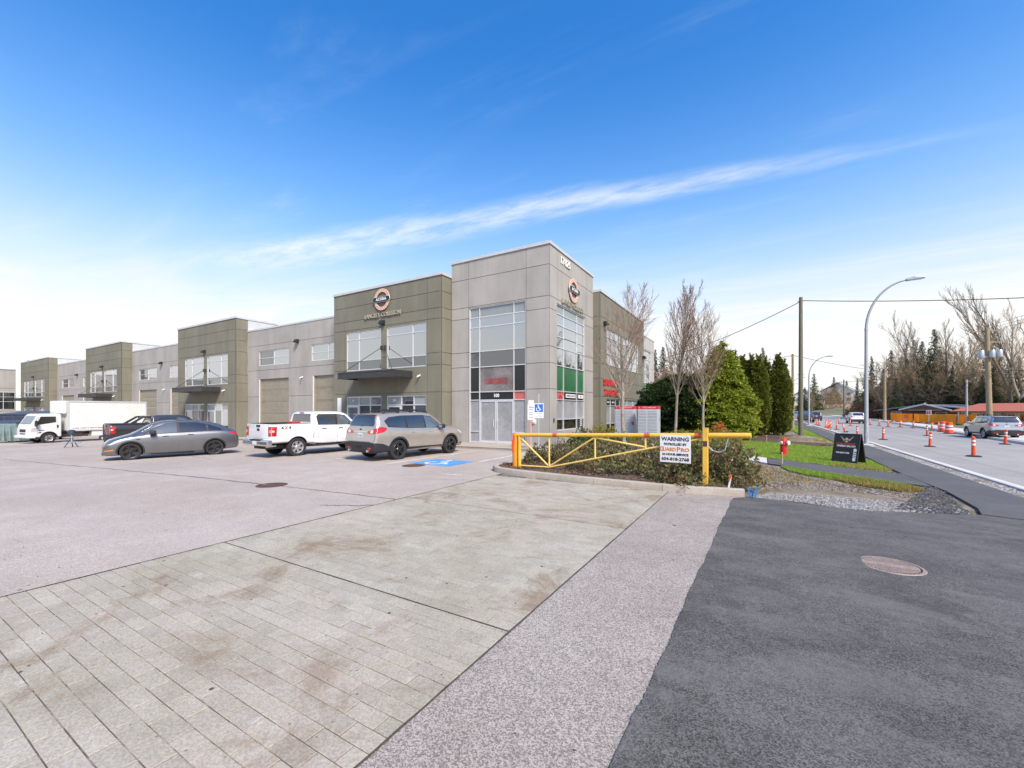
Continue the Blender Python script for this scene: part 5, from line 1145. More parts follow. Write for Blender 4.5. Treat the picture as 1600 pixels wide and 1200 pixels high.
obj('post', MB().box(-.022, .022, -.015, .015, -.1, 1.9), 'stake_pink', t); pl = obj('plate', MB().box(-.15, .15, -.024, -.018, 1.30, 1.98), 'sign_white', t, bevel=.003); obj('green_header', MB().box(-.12, .12, -.027, -.0245, 2.0, 2.16), 'cone_white', pl)
for i in range(5): obj('text_row', MB().box(-.11, .11-.02*(i % 2), -.0265, -.0245, 1.84-.11*i, 1.88-.11*i), 'film_green' if i == 0 else 'film_grey', pl)
# --- path light in the shrubs
t = thing('path_light', 'low black post light with pale domed cap among the shrubs', 'path light', (-5.35, 15.4, .13)); obj('post', MB().tube([(0, 0, -.1), (0, 0, .62)], .045, 14), 'lamp_black', t, smooth=40); obj('cap', MB().lathe([(.24, .62), (.24, .66), (.20, .74), (.10, .79), (.001, .80)], 24), 'film_grey', t, smooth=50); obj('lens', MB().lathe([(.07, .5), (.13, .62), (.001, .62)], 16), 'lamp_clear', t, smooth=40)
# --- community mailboxes
def mailbox(label, x, y, n):
    t = thing('mailbox_unit', label, 'mailbox', (x, y, .12), R(1)); w, d = .80, .46
    obj('pedestal', MB().box(-.12, .12, .1, .36, -.1, .62), 'box_grey', t); obj('foot', MB().box(-.34, .34, .02, .44, -.06, .04), 'new_concrete', t, bevel=.01)
    cb = obj('cabinet', MB().box(-w/2, w/2, 0, d, .62, 1.86), 'box_grey', t, bevel=.012); obj('red_header', MB().box(-w/2-.004, w/2+.004, -.006, d+.004, 1.745, 1.868), 'box_red', t, bevel=.01); lettering(t, 'POSTES CANADA POST', .07, 'letter_white', (.06, -.010, 1.81), ext=.001, width=.52); lettering(t, str(n), .09, 'letter_white', (-.33, -.010, 1.81), ext=.001)
    for cx_ in (-.20, .19):
        for r_ in range(8):
            z = 1.70-.125*r_; dr = obj('letter_door', MB().box(cx_-.17, cx_+.17, -.012, -.001, z-.11, z-.008), 'box_grey', t, bevel=.004); obj('door_lip', MB().box(cx_-.15, cx_+.15, -.018, -.0125, z-.035, z-.022), 'film_grey', dr)
        obj('parcel_label', MB().box(cx_-.09, cx_+.09, -.014, -.0015, .64, .675), 'letter_black', t)
    obj('side_mark', MB().box(w/2, w/2+.005, .18, .26, 1.25, 1.42), 'letter_red', t)
mailbox('grey community mailbox with red top nearer the concrete path end', -3.88, 17.1, 2); mailbox('grey community mailbox with red top crossed by bare tree trunk', -4.92, 17.5, 1)
obj('red_notice', MB().box(.30, .40, -.016, -.0125, 1.10, 1.24), 'letter_red', bpy.data.objects['mailbox_unit.001'])
# --- hydrant
t = thing('fire_hydrant', 'red fire hydrant standing on the lawn', 'fire hydrant', (.78, 20.4, .0), R(-35))
obj('barrel', MB().lathe([(.17, 0), (.17, .04), (.125, .05), (.12, .42), (.15, .43), (.15, .47), (.13, .48), (.13, .56), (.10, .64), (.04, .68), (.001, .685)], 24), 'hydrant_red', t, smooth=35); obj('operating_nut', MB().tube([(0, 0, .68), (0, 0, .73)], .03, 5), 'hydrant_red', t)
for a, r_, l_ in ((0, .06, .21), (90, .075, .22), (180, .06, .21)):
    d = Vector((math.cos(R(a-90)), math.sin(R(a-90)), 0)); p0 = Vector((0, 0, .51)); n_ = obj('outlet', MB().tube([p0+d*.08, p0+d*(l_-.05)], r_, 16), 'hydrant_red', t, smooth=40); obj('outlet_cap', MB().tube([p0+d*(l_-.05), p0+d*l_], r_*1.15, 8), 'cone_white', n_, smooth=40)
# --- A-frame board
t = thing('a_frame_sign', 'black folding pavement sign with gold winged emblem on the lawn edge', 'sign', (2.66, 18.98, gz(2.6)+.03), R(-36))
for k, sg in (('front_board', -1), ('rear_board', 1)):
    M = Matrix.Translation((0, sg*.26, .02)) @ Matrix.Rotation(sg*R(13), 4, 'X'); b = obj(k, MB().box(-.40, .40, -.015, .015, 0, 1.02).tf(M), 'board_black', t, bevel=.006)
    obj('rim', MB().box(-.405, -.375, -.02, .02, 0, 1.025).box(.375, .405, -.02, .02, 0, 1.025).box(-.375, .375, -.02, .02, .995, 1.025).tf(M), 'trim_black', b)
    if sg < 0:
        def put(s_, z, size, m_, w_, x=0):
            q = text_mb(s_, size, .003, .001, width=w_); q.tf(M @ Matrix.Translation((x, -.0165, z))); obj('lettering', q, m_, b, recalc=False)
        put('SONU HAIRCUT', .66, .09, 'letter_red', .60, -.02); put('UNISEX SALON', .575, .09, 'letter_white', .58, .0); put('778-859-7102', .33, .075, 'letter_white', .42, -.08)
        mb = MB()
        for s_ in (1, -1):
            for i in range(5): mb.prism([(s_*(.05), .80+.006*i), (s_*(.20-.02*i), .93-.035*i), (s_*(.20-.03*i), .905-.037*i), (s_*.05, .785+.006*i)], -.018, -.0155, 'y')
        mb.lathe([(.05, 0), (.001, 0)], 16, Matrix.Translation((0, -.018, .83)) @ Matrix.Rotation(R(90), 4, 'X')); mb.lathe([(.05, 0), (.001, 0)], 16, Matrix.Translation((0, -.018, .74)) @ Matrix.Rotation(R(90), 4, 'X') @ Matrix.Scale(.6, 4, (0, 1, 0))); obj('winged_emblem', mb.tf(M), 'emblem_gold', b)
        mb = MB()
        for i in range(4): mb.prism([(.25, .14+.075*i), (.345, .17+.075*i), (.345, .215+.075*i), (.25, .185+.075*i)], -.018, -.0155, 'y')
        for z in (.11, .46): mb.lathe([(.05, 0), (.001, 0)], 12, Matrix.Translation((.297, -.018, z)) @ Matrix.Rotation(R(90), 4, 'X'))
        obj('barber_pole', mb.tf(M), 'letter_white', b)
# --- survey stakes
t = thing('survey_stake', 'white survey stake with red flagging beside the gate post', 'stake', (-.62, 10.3, .1)); obj('stake', MB().box(-.018, .018, -.008, .008, -.1, .34).tf(Matrix.Rotation(R(9), 4, 'Y')), 'cone_white', t); obj('flagging', MB().prism([(.02, .18), (.075, .33), (.04, .36), (.0, .22)], -.016, -.010, 'y'), 'reflector_red', t)
t = thing('marker_bundle', 'blue painted utility marker stub at the kerb end', 'marker', (-.17, 10.33, -.03))
for k, (a, b) in enumerate(((.05, 8), (-.03, -14), (.0, 3))): obj('stub', MB().box(a-.015, a+.02, -.02+.02*k, -.005+.02*k, 0, .24-.03*k).tf(Matrix.Rotation(R(b), 4, 'Y')), 'marker_blue', t)
for i, (x, y) in enumerate(((-.55, 27.4), (.25, 27.75), (.6, 16.9))): t = thing('wooden_stake', 'short tan wooden stake at the edge of the lawn', 'stake', (x, y, .0), .3*i, 'short stakes around the lawn'); obj('stake', MB().box(-.02, .02, -.01, .01, -.1, .38), 'pole_wood_tan', t); obj('stake_top', MB().box(-.022, .022, -.012, .012, .38, .41), 'stake_pink', t)
# --- delineator tubes
def tube_proto():
    t = thing('traffic_tube', 'orange traffic tube with white bands on black rubber base in roadway', 'traffic tube', (0, 0, 0), 0, 'orange traffic tubes set out along the road works')
    obj('base', MB().lathe([(.26, 0), (.26, .03), (.20, .055), (.09, .065), (.001, .065)], 12), 'rubber', t, smooth=40)
    obj('tube', MB().lathe([(.072, .06), (.060, .80), (.066, .81), (.066, .86), (.03, .90), (.001, .905)], 16), 'cone_orange', t, smooth=40)
    for z in (.50, .66): obj('reflective_band', MB().lathe([(.0672, z), (.0650, z+.085)], 16), 'cone_white', t, smooth=40)
    return t
tp = tube_proto()
TL = {0: 'lone orange traffic tube between the folding sign and silver SUV', 4: 'orange traffic tube behind the rear bumper of silver SUV', 6: 'orange traffic tube leaning over to one side', 2: 'orange traffic tube straight behind the tall lamp post', 17: 'orange traffic tube just in front of the first barrel', 18: 'orange traffic tube on the fence side of the first barrel', 11: 'orange traffic tube doubled up beside the second lamp post', 10: 'orange traffic tube closest to the second lamp post'}
spots = [(8.33, 27.28), (8.4, 33.33), (7.49, 39.43), (11.68, 47.03), (12.93, 37.84), (6.38, 41.58), (6.82, 50.37), (7.01, 57.2), (6.73, 62.72), (6.94, 61.82), (5.9, 55.8), (6.2, 56.4), (13.1, 76.29), (13.61, 73.85), (13.56, 68.95), (14.59, 68.45), (15.2, 66.02), (15.0, 59.0), (15.9, 60.5), (6.62, 72.45), (6.65, 69.73), (10.17, 80.78), (10.08, 70.47), (7.1, 85), (7.3, 95), (12.4, 90)]
rr = random.Random(9)
for i, (x, y) in enumerate(spots):
    o = tp if i == 0 else copy_tree(tp); o.location = (x, y, -.298); o.rotation_euler = (rr.uniform(-.05, .05), rr.uniform(-.05, .05), rr.uniform(0, 6)); s_ = rr.uniform(.96, 1.04); o.scale = (s_, s_, s_)
    if i == 6: o.rotation_euler = (.0, -.30, .5)

COLT = [o for o in bpy.data.objects if o.name.startswith('traffic_tube')]
for i, (x, y) in enumerate(spots):
    if i in TL:
        q_ = min(COLT, key=lambda o: (o.location.x-x)**2+(o.location.y-y)**2); q_['label'] = TL[i]
def barrel(label, x, y):
    t = thing('traffic_barrel', label, 'traffic barrel', (x, y, -.298)); obj('base', MB().lathe([(.42, 0), (.42, .05), (.32, .07), (.001, .07)], 20), 'rubber', t)
    obj('drum', MB().lathe([(.30, .06), (.29, .30), (.275, .31), (.27, .55), (.255, .56), (.25, .80), (.235, .81), (.23, 1.0), (.06, 1.02), (.001, 1.02)], 24), 'cone_orange', t, smooth=35)
    for z, r_ in ((.36, .279), (.62, .259)): obj('reflective_band', MB().lathe([(r_, z), (r_-.006, z+.13)], 24), 'cone_white', t, smooth=40)
barrel('orange traffic barrel between two tubes across the road', 15.1, 56.3); barrel('orange traffic barrel at the front corner of the silver SUV', 14.4, 52.2)
# --- lamps and poles
def street_lamp(label, x, y, H, reach, group=None, double=False):
    t = thing('street_lamp', label, 'street lamp', (x, y, -.14), 0, group)
    obj('footing', MB().box(-.28, .28, -.28, .28, -.2, .10), 'new_concrete', t, bevel=.02); obj('base_plate', MB().box(-.17, .17, -.17, .17, .10, .13), 'galv', t)
    for a in (-.13, .13):
        for b in (-.13, .13): obj('anchor_bolt', MB().tube([(a, b, .12), (a, b, .18)], .015, 6), 'galv', t)
    hz = H*.72; obj('pole', MB().tube([(0, 0, .12), (0, 0, 1.2), (0, 0, hz)], [.105, .10, .075], 16), 'pole_paint', t, smooth=40); obj('hand_hole', MB().box(-.05, .05, -.108, -.098, .5, .75), 'galv', t); obj('collar', MB().tube([(0, 0, hz-.05), (0, 0, hz+.08)], .085, 16), 'galv', t, smooth=40)
    for sg in ((1, -1) if double else (1,)):
        P = [(sg*reach*(1-math.cos(R(a))), 0, hz+(H-hz)*math.sin(R(a))) for a in range(0, 91, 6)]
        ar = obj('arm', MB().tube(P, [.072-.034*i/(len(P)-1) for i in range(len(P))], 12), 'pole_paint', t, smooth=50)
        obj('lamp_head', MB().prism([(sg*(reach-.12), H-.05), (sg*(reach+.62), H-.01), (sg*(reach+.62), H+.05), (sg*(reach+.2), H+.13), (sg*(reach-.12), H+.06)], -.14, .14, 'y'), 'galv', ar, bevel=.02); obj('lamp_lens', MB().box(sg*(reach+.05), sg*(reach+.5), -.10, .10, H-.045, H-.02), 'lamp_clear', ar)
street_lamp('tall curved grey street lamp beside the black folding sign', 4.95, 29.8, 8.85, 1.75)
street_lamp('curved grey street lamp beside the second wooden pole', 4.95, 62.2, 8.3, 1.75)
street_lamp('small far curved grey street lamp at the left kerb', 5.0, 100, 8.3, 1.75); street_lamp('two armed street lamp far down the road', 5.2, 125, 8.3, 2.0, None, True)
def utility_pole(label, x, y, z0, H, r, mat, arms=(), lean=0.0, trans=False):
    t = thing('utility_pole', label, 'utility pole', (x, y, z0)); t.rotation_euler = (0, lean, 0)
    obj('pole', MB().tube([(0, 0, -.3), (0, 0, H*.5), (0, 0, H)], [r, r*.88, r*.72], 14), mat, t, smooth=40)
    for z, w, a in arms:
        c_, s_ = math.cos(a), math.sin(a); q = MB().box(-w/2, w/2, .0, .12, z-.06, z+.06).tf(Matrix.Rotation(a, 4, 'Z') @ Matrix.Translation((0, r*.75, 0))); ar = obj('cross_arm', q, mat, t)
        for u in (-w*.45, -w*.2, w*.2, w*.45): obj('insulator', MB().lathe([(.03, z+.06), (.055, z+.10), (.03, z+.14), (.05, z+.18), (.001, z+.2)], 8, Matrix.Rotation(a, 4, 'Z') @ Matrix.Translation((u, r*.75+.06, 0))), 'galv', ar)
    if trans:
        for u in (-.75, .15, .75):
            tr_ = obj('transformer', MB().lathe([(.001, 7.45), (.22, 7.45), (.23, 7.5), (.23, 8.15), (.19, 8.22), (.001, 8.22)], 16, Matrix.Rotation(R(15), 4, 'Z') @ Matrix.Translation((u, -.35, 0))), 'galv', t, smooth=40); obj('bushing', MB().tube([Matrix.Rotation(R(15), 3, 'Z') @ Vector((u, -.35, 8.2)), Matrix.Rotation(R(15), 3, 'Z') @ Vector((u+.08, -.35, 8.45))], .03, 6), 'lamp_black', tr_)
        obj('bracket', MB().box(-1.0, 1.0, -.2, -.12, 7.5, 7.6).tf(Matrix.Rotation(R(15), 4, 'Z')), 'galv', t)
    for z in (H-.25, H*.45): obj('pole_bolt', MB().tube([(-r-.05, 0, z), (r+.05, 0, z)], .02, 6), 'galv', t)
    return t
utility_pole('weathered wooden pole on a dirt mound beside the cedars', 2.08, 31.3, .1, 8.65, .135, 'pole_wood_grey'); utility_pole('tan wooden pole behind the first pole near the second lamp', 2.65, 49.7, -.08, 7.4, .14, 'pole_wood_tan')
utility_pole('tan wooden pole at the end of the orange fence', 19.4, 101, -.2, 9.6, .24, 'pole_wood_tan', ((8.9, 2.2, R(20)),)); utility_pole('tall tan pole with cross arms and transformers behind silver SUV', 20.5, 63.2, -.2, 10.6, .24, 'pole_wood_tan', ((10.3, 2.4, R(15)), (9.1, 2.9, R(15))), -.02, True)
utility_pole('bare thin pole beside the red roofed building', 22.6, 76, -.2, 5.9, .11, 'pole_paint'); utility_pole('far wooden pole near the distant house', 20.0, 150, -.2, 10.5, .2, 'pole_wood_grey', ((9.8, 2.4, R(20)),)); utility_pole('wooden pole farthest along the left kerb', 2.9, 92, -.1, 8.2, .14, 'pole_wood_tan')
def wire(pts_a, pts_b, sag, r=.018, label=None):
    a, b = Vector(pts_a), Vector(pts_b); P = [a.lerp(b, i/24)-Vector((0, 0, sag*4*(i/24)*(1-i/24))) for i in range(25)]
    return tag(obj('overhead_wire', MB().tube(P, r, 4, cap=False), 'lamp_black'), label, 'wire', 'overhead wires strung between the poles')
WL = 'dark overhead wire strung between the wooden poles'
wire((2.08, 31.3, 8.55), (20.5, 33, 7.45), .35, .022, 'dark overhead wire running across the street from the weathered pole'); wire((2.08, 31.3, 8.5), (-8.6, 41, 6.5), .4, .022, 'dark service wire dropping from weathered pole to the building')
wire((2.65, 49.7, 7.2), (20.2, 75, 6.3), .5, .02, WL); wire((2.65, 49.7, 7.2), (-6, 52, 6.9), .3, .02, WL)
for dz_, sg_ in ((0, 1.4), (.35, 1.1), (-.3, 1.8)): wire((20.5, 63.2, 5.6+dz_), (19.4, 101, 5.0+dz_), sg_, .022, WL); wire((20.5, 63.2, 5.6+dz_), (20.0, 25, 5.8+dz_), 1.0, .022, WL)
for u in (-1, 0, 1): wire((20.5+u, 63.2, 10.35), (20.0+u, 25, 10.6), .6, .014, WL); wire((20.5+u, 63.2, 10.35), (19.4+u, 101, 8.9), .9, .014, WL); wire((19.4+u, 101, 8.9), (20+u, 150, 9.8), .8, .018, WL)
wire((19.4, 101, 5.2), (20, 150, 5.6), .9, .02, WL)
# dirt mound at the weathered pole
mb = MB(); mr = random.Random(3); rings = [(1.5, 0), (1.2, .10), (.8, .22), (.35, .30), (.05, .31)]
for r_, z in rings:
    for j in range(24): a = 2*PI*j/24; q = r_*(1+mr.uniform(-.15, .15)); mb.v.append((q*math.cos(a), q*math.sin(a)*1.2, z+mr.uniform(-.03, .03)-.03))
for i in range(4):
    for j in range(24): mb.f.append((i*24+j, i*24+(j+1) % 24, (i+1)*24+(j+1) % 24, (i+1)*24+j)); mb.m.append(0)
tag(obj('dirt_mound', mb, 'dirt', loc=(2.15, 30.9, -.02), smooth=60), kind='structure')
# --- orange barrier fence
fr = random.Random(5); p0, p1 = Vector((18.7, 93)), Vector((23.2, 74.5)); n_ = 10
for i in range(n_):
    a = p0.lerp(p1, i/n_); b = p0.lerp(p1, (i+1)/n_); m_ = (a+b)/2; d = b-a; L_ = d.length*.97
    t = thing('barrier_fence_panel', 'orange plastic barrier fence panel in front of the low house', 'fence panel', (m_.x, m_.y, -.16), yaw(d.x, d.y)+fr.uniform(-.22, .22), 'orange fence panels along the far pavement'); tl = fr.uniform(-.10, .10)
    mb = MB(); mb.box(-L_/2, L_/2, -.02, .02, .12, 1.28).tf(Matrix.Rotation(tl, 4, 'X')); obj('panel', mb, 'fence_orange', t)
    mb = MB()
    for k in range(12): x = -L_/2+.05+k*(L_-.1)/11; mb.box(x-.015, x+.015, -.035, .035, .10, 1.32)
    mb.box(-L_/2, L_/2, -.04, .04, 1.29, 1.36); obj('rib', mb.tf(Matrix.Rotation(tl, 4, 'X')), 'fence_orange', t)
    obj('foot', MB().box(-L_/2-.05, -L_/2+.12, -.3, .3, 0, .10), 'rubber', t)
t = thing('road_sign', 'small white red lettered road works sign on orange fence', 'sign', (20.7, 82.6, 0), R(-76)); obj('plate', MB().box(-.55, .55, -.03, .0, 1.1, 1.75), 'sign_white', t); obj('red_panel', MB().box(-.45, -.05, -.04, -.031, 1.2, 1.65).box(.05, .45, -.04, -.031, 1.2, 1.65), 'letter_red', t); obj('leg', MB().box(-.04, .04, -.02, .02, -.16, 1.1), 'galv', t)
t = thing('road_sign', 'small orange road works board low on the fence', 'sign', (19.6, 88.6, 0), R(-76)); obj('plate', MB().box(-.5, .5, -.06, -.03, .45, 1.05), 'cone_orange', t); obj('leg', MB().box(-.04, .04, -.03, .01, -.16, .5), 'galv', t)
# --- dumpsters and a jack stand by the truck
def dumpster(label, x, y, rz, s_, m1, m2):
    t = thing('dumpster', label, 'dumpster', (x, y, lotz(x)), rz, scale=s_)
    b = obj('bin', MB().prism([(-.75, .12), (.75, .12), (1.0, 1.35), (1.0, 1.45), (-.75, 1.6)], -1.0, 1.0, 'y'), m1, t, bevel=.03)
    for y_ in (-.6, -.2, .2, .6): obj('rib', MB().box(.82, 1.0, y_-.05, y_+.05, .2, 1.35).tf(Matrix.Translation((0, 0, 0))), m1, b, bevel=.01)
    obj('lid', MB().prism([(-.78, 1.60), (1.03, 1.46), (1.03, 1.50), (-.78, 1.66)], -1.02, 1.02, 'y'), m2, t)
    for sd_ in (1, -1): obj('lift_pocket', MB().box(-.5, .5, sd_*1.0, sd_*1.12, .75, .95), m1, b)
    for xx in (-.6, .6):
        for yy in (-.8, .8): obj('castor', MB().tube([(xx-.04, yy, .07), (xx+.04, yy, .07)], .07, 12), 'rubber', t)
dumpster('pale green ribbed dumpster beside the truck cab', -50.6, 8.5, R(-50), 1.05, 'bin_green', 'bin_navy'); dumpster('tall dark navy dumpster behind the pale green one', -53.6, 10.2, R(-50), 1.5, 'bin_navy', 'bin_navy'); dumpster('dark brown dumpster at the far end of the car park', -55.3, 7.2, R(-60), 1.2, 'trash_brown', 'bin_green')
t = thing('jack_stand', 'dark tripod stand with drum head in front of box truck', 'stand', (-36.2, 8.4, lotz(-36.2)), R(40)); obj('head', MB().lathe([(.10, .78), (.17, .82), (.17, 1.02), (.05, 1.08), (.001, 1.08)], 14), 'bin_navy', t); obj('stem', MB().tube([(0, 0, .2), (0, 0, .85)], .04, 8), 'galv', t)
for k in range(3): a = k*2.094; obj('leg', MB().tube([(0, 0, .62), (.34*math.cos(a), .34*math.sin(a), .0)], .025, 6), 'bin_navy', t)
obj('tray', MB().box(-.45, .45, -.12, .12, .30, .34), 'galv', t)
# ------------------------------------------------------------------ neighbouring buildings and far ground
pbr('roof_grey', (.20, .20, .205), .8, 0, .15, 4); pbr('roof_red', (.40, .12, .07), .8, 0, .15, 3); pbr('brick_brown', (.15, .07, .055), .85, 0, .2, 6); pbr('siding_white', (.66, .66, .64), .7, 0, .06, 3); pbr('siding_tan', (.40, .36, .30), .8, 0, .1, 3); pbr('dirt_orange', (.46, .30, .19), .95, 0, .15, .3)
# low house with gabled verge
def low_house():
    t = thing('bungalow', 'low brown bungalow with grey gabled roof behind the orange fence', 'house', (28.5, 104, -.16), R(-49))
    obj('wall', MB().box(-8, 8, -3.2, 4, 0, 1.95), 'brick_brown', t)
    rf = obj('roof', MB().prism([(-9.3, 1.75), (-1.0, 2.75), (7.6, 1.9), (9.0, 1.7), (9.0, 1.85), (-1.0, 2.95), (-9.3, 1.9)], -4.4, 4.8, 'y'), 'roof_grey', t); obj('fascia', MB().prism([(-4.6, 1.85), (-.5, 2.85), (3.6, 1.75), (3.6, 1.98), (-.5, 3.10), (-4.6, 2.10)], -4.6, -4.42, 'y'), 'siding_white', rf); obj('gable', MB().prism([(-4.5, 1.84), (-.5, 2.82), (3.5, 1.74)], -4.41, -4.36, 'y'), 'brick_brown', t); obj('gable_trim', MB().box(-3.0, 2.2, -4.50, -4.42, 1.86, 1.98), 'siding_tan', t)
    for x in (-6, 1.2, 5): w = obj('window', MB().box(x-.9, x+.9, -3.25, -3.2, .6, 1.6), 'siding_white', t); obj('pane', MB().box(x-.8, x+.8, -3.27, -3.255, .68, 1.52), 'glass_dark', w)
    obj('chimney_pipe', MB().tube([(-3.5, 0, 2.4), (-3.5, 0, 3.35)], .14, 10), 'galv', rf)
low_house()
def red_roof():
    t = thing('red_roofed_hall', 'long white low building with red roof beside the bare woods', 'building', (34.9, 73.6, -.45), R(-56))
    obj('wall', MB().box(-14, 14, -3, 4, 0, 2.1), 'siding_white', t); obj('roof', MB().prism([(-4.0, 1.95), (.5, 3.0), (5.0, 1.95), (5.0, 2.1), (.5, 3.18), (-4.0, 2.1)], -15, 15, 'x'), 'roof_red', t)
    for i in range(13): x = -13+2*i; w = obj('window', MB().box(x-.85, x+.85, -3.06, -3.0, .75, 1.85), 'frame_alu', t); obj('pane', MB().box(x-.76, x-.04, -3.075, -3.062, .82, 1.78), 'glass_dark', w); obj('pane', MB().box(x+.04, x+.76, -3.075, -3.062, .82, 1.78), 'glass_dark', w)
    for i in range(8): obj('porch_post', MB().box(-14+4*i-.09, -14+4*i+.09, -3.9, -3.72, 0, 1.97), 'siding_white', t)
red_roof()
def far_house(label, x, y, z, w, d, h, wm, rm, rz=0):
    t = thing('distant_house', label, 'house', (x, y, z), R(rz)); obj('wall', MB().box(-w/2, w/2, -d/2, d/2, -2, h), wm, t); obj('roof', MB().prism([(-w/2-.5, h), (0, h+w*.32), (w/2+.5, h), (w/2+.5, h+.25), (0, h+w*.32+.3), (-w/2-.5, h+.25)], -d/2-.6, d/2+.6, 'y'), rm, t); obj('gable', MB().prism([(-w/2, h), (w/2, h), (0, h+w*.31)], -d/2-.02, -d/2+.2, 'y'), wm, t)
    for zz in (1.0, 3.6) if h > 4 else (1.0,):
        for k in range(3): xx = -w/2+w*(k+.5)/3; ww = obj('window', MB().box(xx-.8, xx+.8, -d/2-.10, -d/2-.03, zz, zz+1.4), 'siding_white', t); obj('pane', MB().box(xx-.7, xx+.7, -d/2-.13, -d/2-.11, zz+.1, zz+1.3), 'glass_dark', ww)
def hill():
    xs = np.linspace(-180, 320, 61); ys = np.linspace(175, 620, 41); mb = MB(); hr = random.Random(1)
    for y in ys:
        for x in xs:
            u = min(1, max(0, (y-180)/160)); z = -.5+7.5*u*u*(3-2*u) + 3.0*math.exp(-((x-40)/60)**2)*u + .5*math.sin(x*.05+y*.03)*u; 
            dr = max(0, 1-abs(x-9)/14)*max(0, 1-(y-175)/120); mb.v.append((x, y, z*(1-dr)-.45*dr-.05))
    n = len(xs)
    for j in range(len(ys)-1):
        for i in range(n-1): mb.f.append((j*n+i, j*n+i+1, (j+1)*n+i+1, (j+1)*n+i)); mb.m.append(0)
    tag(obj('hill', mb, 'far_ground', smooth=60, recalc=False), kind='structure')
hill()
far_house('distant white gabled house on the rise at the street end', 33, 262, 5.2, 13, 9, 5.6, 'siding_white', 'roof_grey', -14); far_house('distant low white house left of the gabled one', 19, 258, 4.0, 16, 8, 2.8, 'siding_white', 'roof_grey', -8); far_house('distant low white house right of the gabled one', 47, 255, 4.6, 14, 8, 3.0, 'siding_tan', 'roof_grey', -14)
far_house('distant pale block beyond the cedars at left kerb', -2, 175, -.4, 18, 12, 7.5, 'siding_white', 'roof_grey', 0)
t = thing('retaining_bank', 'bare orange earth bank below the distant houses', 'earth bank', (30, 238, -.3), R(-12)); 
mb = MB(); br = random.Random(8); n_ = 40
for i in range(n_+1):
    x = -26+52*i/n_
    for y, z in ((-3, 0), (-1.5, 1.8), (0, 3.6), (3, 4.4), (9, 4.4)): mb.v.append((x, y+br.uniform(-.4, .4), z+br.uniform(-.25, .25)))
for i in range(n_):
    for j in range(4): mb.f.append((i*5+j, (i+1)*5+j, (i+1)*5+j+1, i*5+j+1)); mb.m.append(0)
obj('slope', mb, 'dirt_orange', t, smooth=60)
# grey shed behind the cedars
t = thing('grey_shed', 'plain pale grey shed wall showing behind the bare trees', 'shed', (-8.2, 52, -.1)); obj('wall', MB().box(-3.5, 5.0, 0, 6, -.2, 4.3), 'film_grey', t); obj('roof', MB().box(-3.7, 5.2, -.2, 6.2, 4.3, 4.5), 'coping_metal', t)
# wing at the end of the car park
wg = thing('end_wing', 'pale grey two storey wing closing the far end of car park', 'building', (-103, 0, lotz(-103)))
zw = -lotz(-103)
for z0, z1 in ((-.5, 3.2), (3.2, 5.0), (5.0, 6.9), (6.9, 8.2+zw)):
    for y0, y1 in ((10.5, 17.55), (3.5, 10.5), (-3.5, 3.5), (-10.5, -3.5)): obj('wall_panel', MB().box(-.3, 0, y0+.02, y1-.02, z0+.02, z1-.02), 'wall_pale' if False else 'wall_grey', wg)
obj('wall_core', MB().box(-12, -.05, -10.5, 17.5, -1, 8.1+zw), 'wall_joint', wg); obj('coping', MB().box(-12.1, .08, -10.6, 17.58, 8.2+zw, 8.32+zw), 'coping_metal', wg)
for y in (16.3, 12.9, 9.5):
    fz = 1.95+zw-.1; w = obj('window', MB().box(0, .06, y-1.35, y+1.15, fz, fz+2.8), 'frame_alu', wg)
    for a, b in ((-1.28, -.12), (-.04, 1.08)):
        for c_, d_ in ((.08, 1.25), (1.32, 2.0), (2.06, 2.72)): obj('pane', MB().box(.061, .075, y+a, y+b, fz+c_, fz+d_), 'glass_dark', w)
# the row of units across the car park, seen mirrored in the glass
ob = thing('opposite_building', 'long low grey unit block across the car park behind the viewer', 'building', (-30, -42, -.5)); obj('wall', MB().box(-70, 32, -14, 0, -1, 6.2), 'wall_grey', ob); obj('parapet', MB().box(-70.1, 32.1, -14.1, .1, 6.2, 6.5), 'canopy_steel', ob)
for i in range(16): x = -66+6*i; w = obj('window', MB().box(x, x+3, 0, .05, 3.6, 5.2), 'frame_alu', ob); obj('pane', MB().box(x+.1, x+2.9, .051, .06, 3.7, 5.1), 'glass_dark', w)
# ------------------------------------------------------------------ vegetation
def barkmat(name, c, moss=.3):
    m, t, p = newmat(name); v = t.vec((1, 1, .25)); n = t.noise(30, 6, .7, v); a = t.noise(3, 4, .6, t.vec())
    col = t.mix(t.rng(n, .35, .68, 0, 1), tuple(q*.5 for q in c), tuple(q*1.35 for q in c)); col = t.mix(t.rng(a, .45, .65, 0, moss), col, (.19, .19, .10))
    t.l.new(col, p.inputs['Base Color']); p.inputs['Roughness'].default_value = .95; t.l.new(t.bump(n, .6, .01), p.inputs['Normal'])
barkmat('bark_pale', (.34, .28, .21)); barkmat('bark_brown', (.17, .125, .085)); barkmat('bark_grey', (.26, .215, .165))
leafmat('twig_red', (.22, .115, .085), (.30, .20, .14), .9, .0); leafmat('twig_tan', (.24, .16, .085), (.36, .26, .145), .9, .0); leafmat('twig_grey', (.25, .20, .15), (.33, .28, .21), .9, .0)
leafmat('bud_red', (.20, .07, .05), (.30, .13, .09), .8, .1)
leafmat('cedar_green', (.085, .115, .014), (.20, .205, .03), .7, .25); leafmat('gold_green', (.155, .22, .02), (.35, .38, .045), .6, .35); leafmat('fir_green', (.035, .055, .02), (.095, .11, .04), .7, .15); leafmat('dark_green', (.02, .045, .012), (.05, .085, .02), .7, .2)
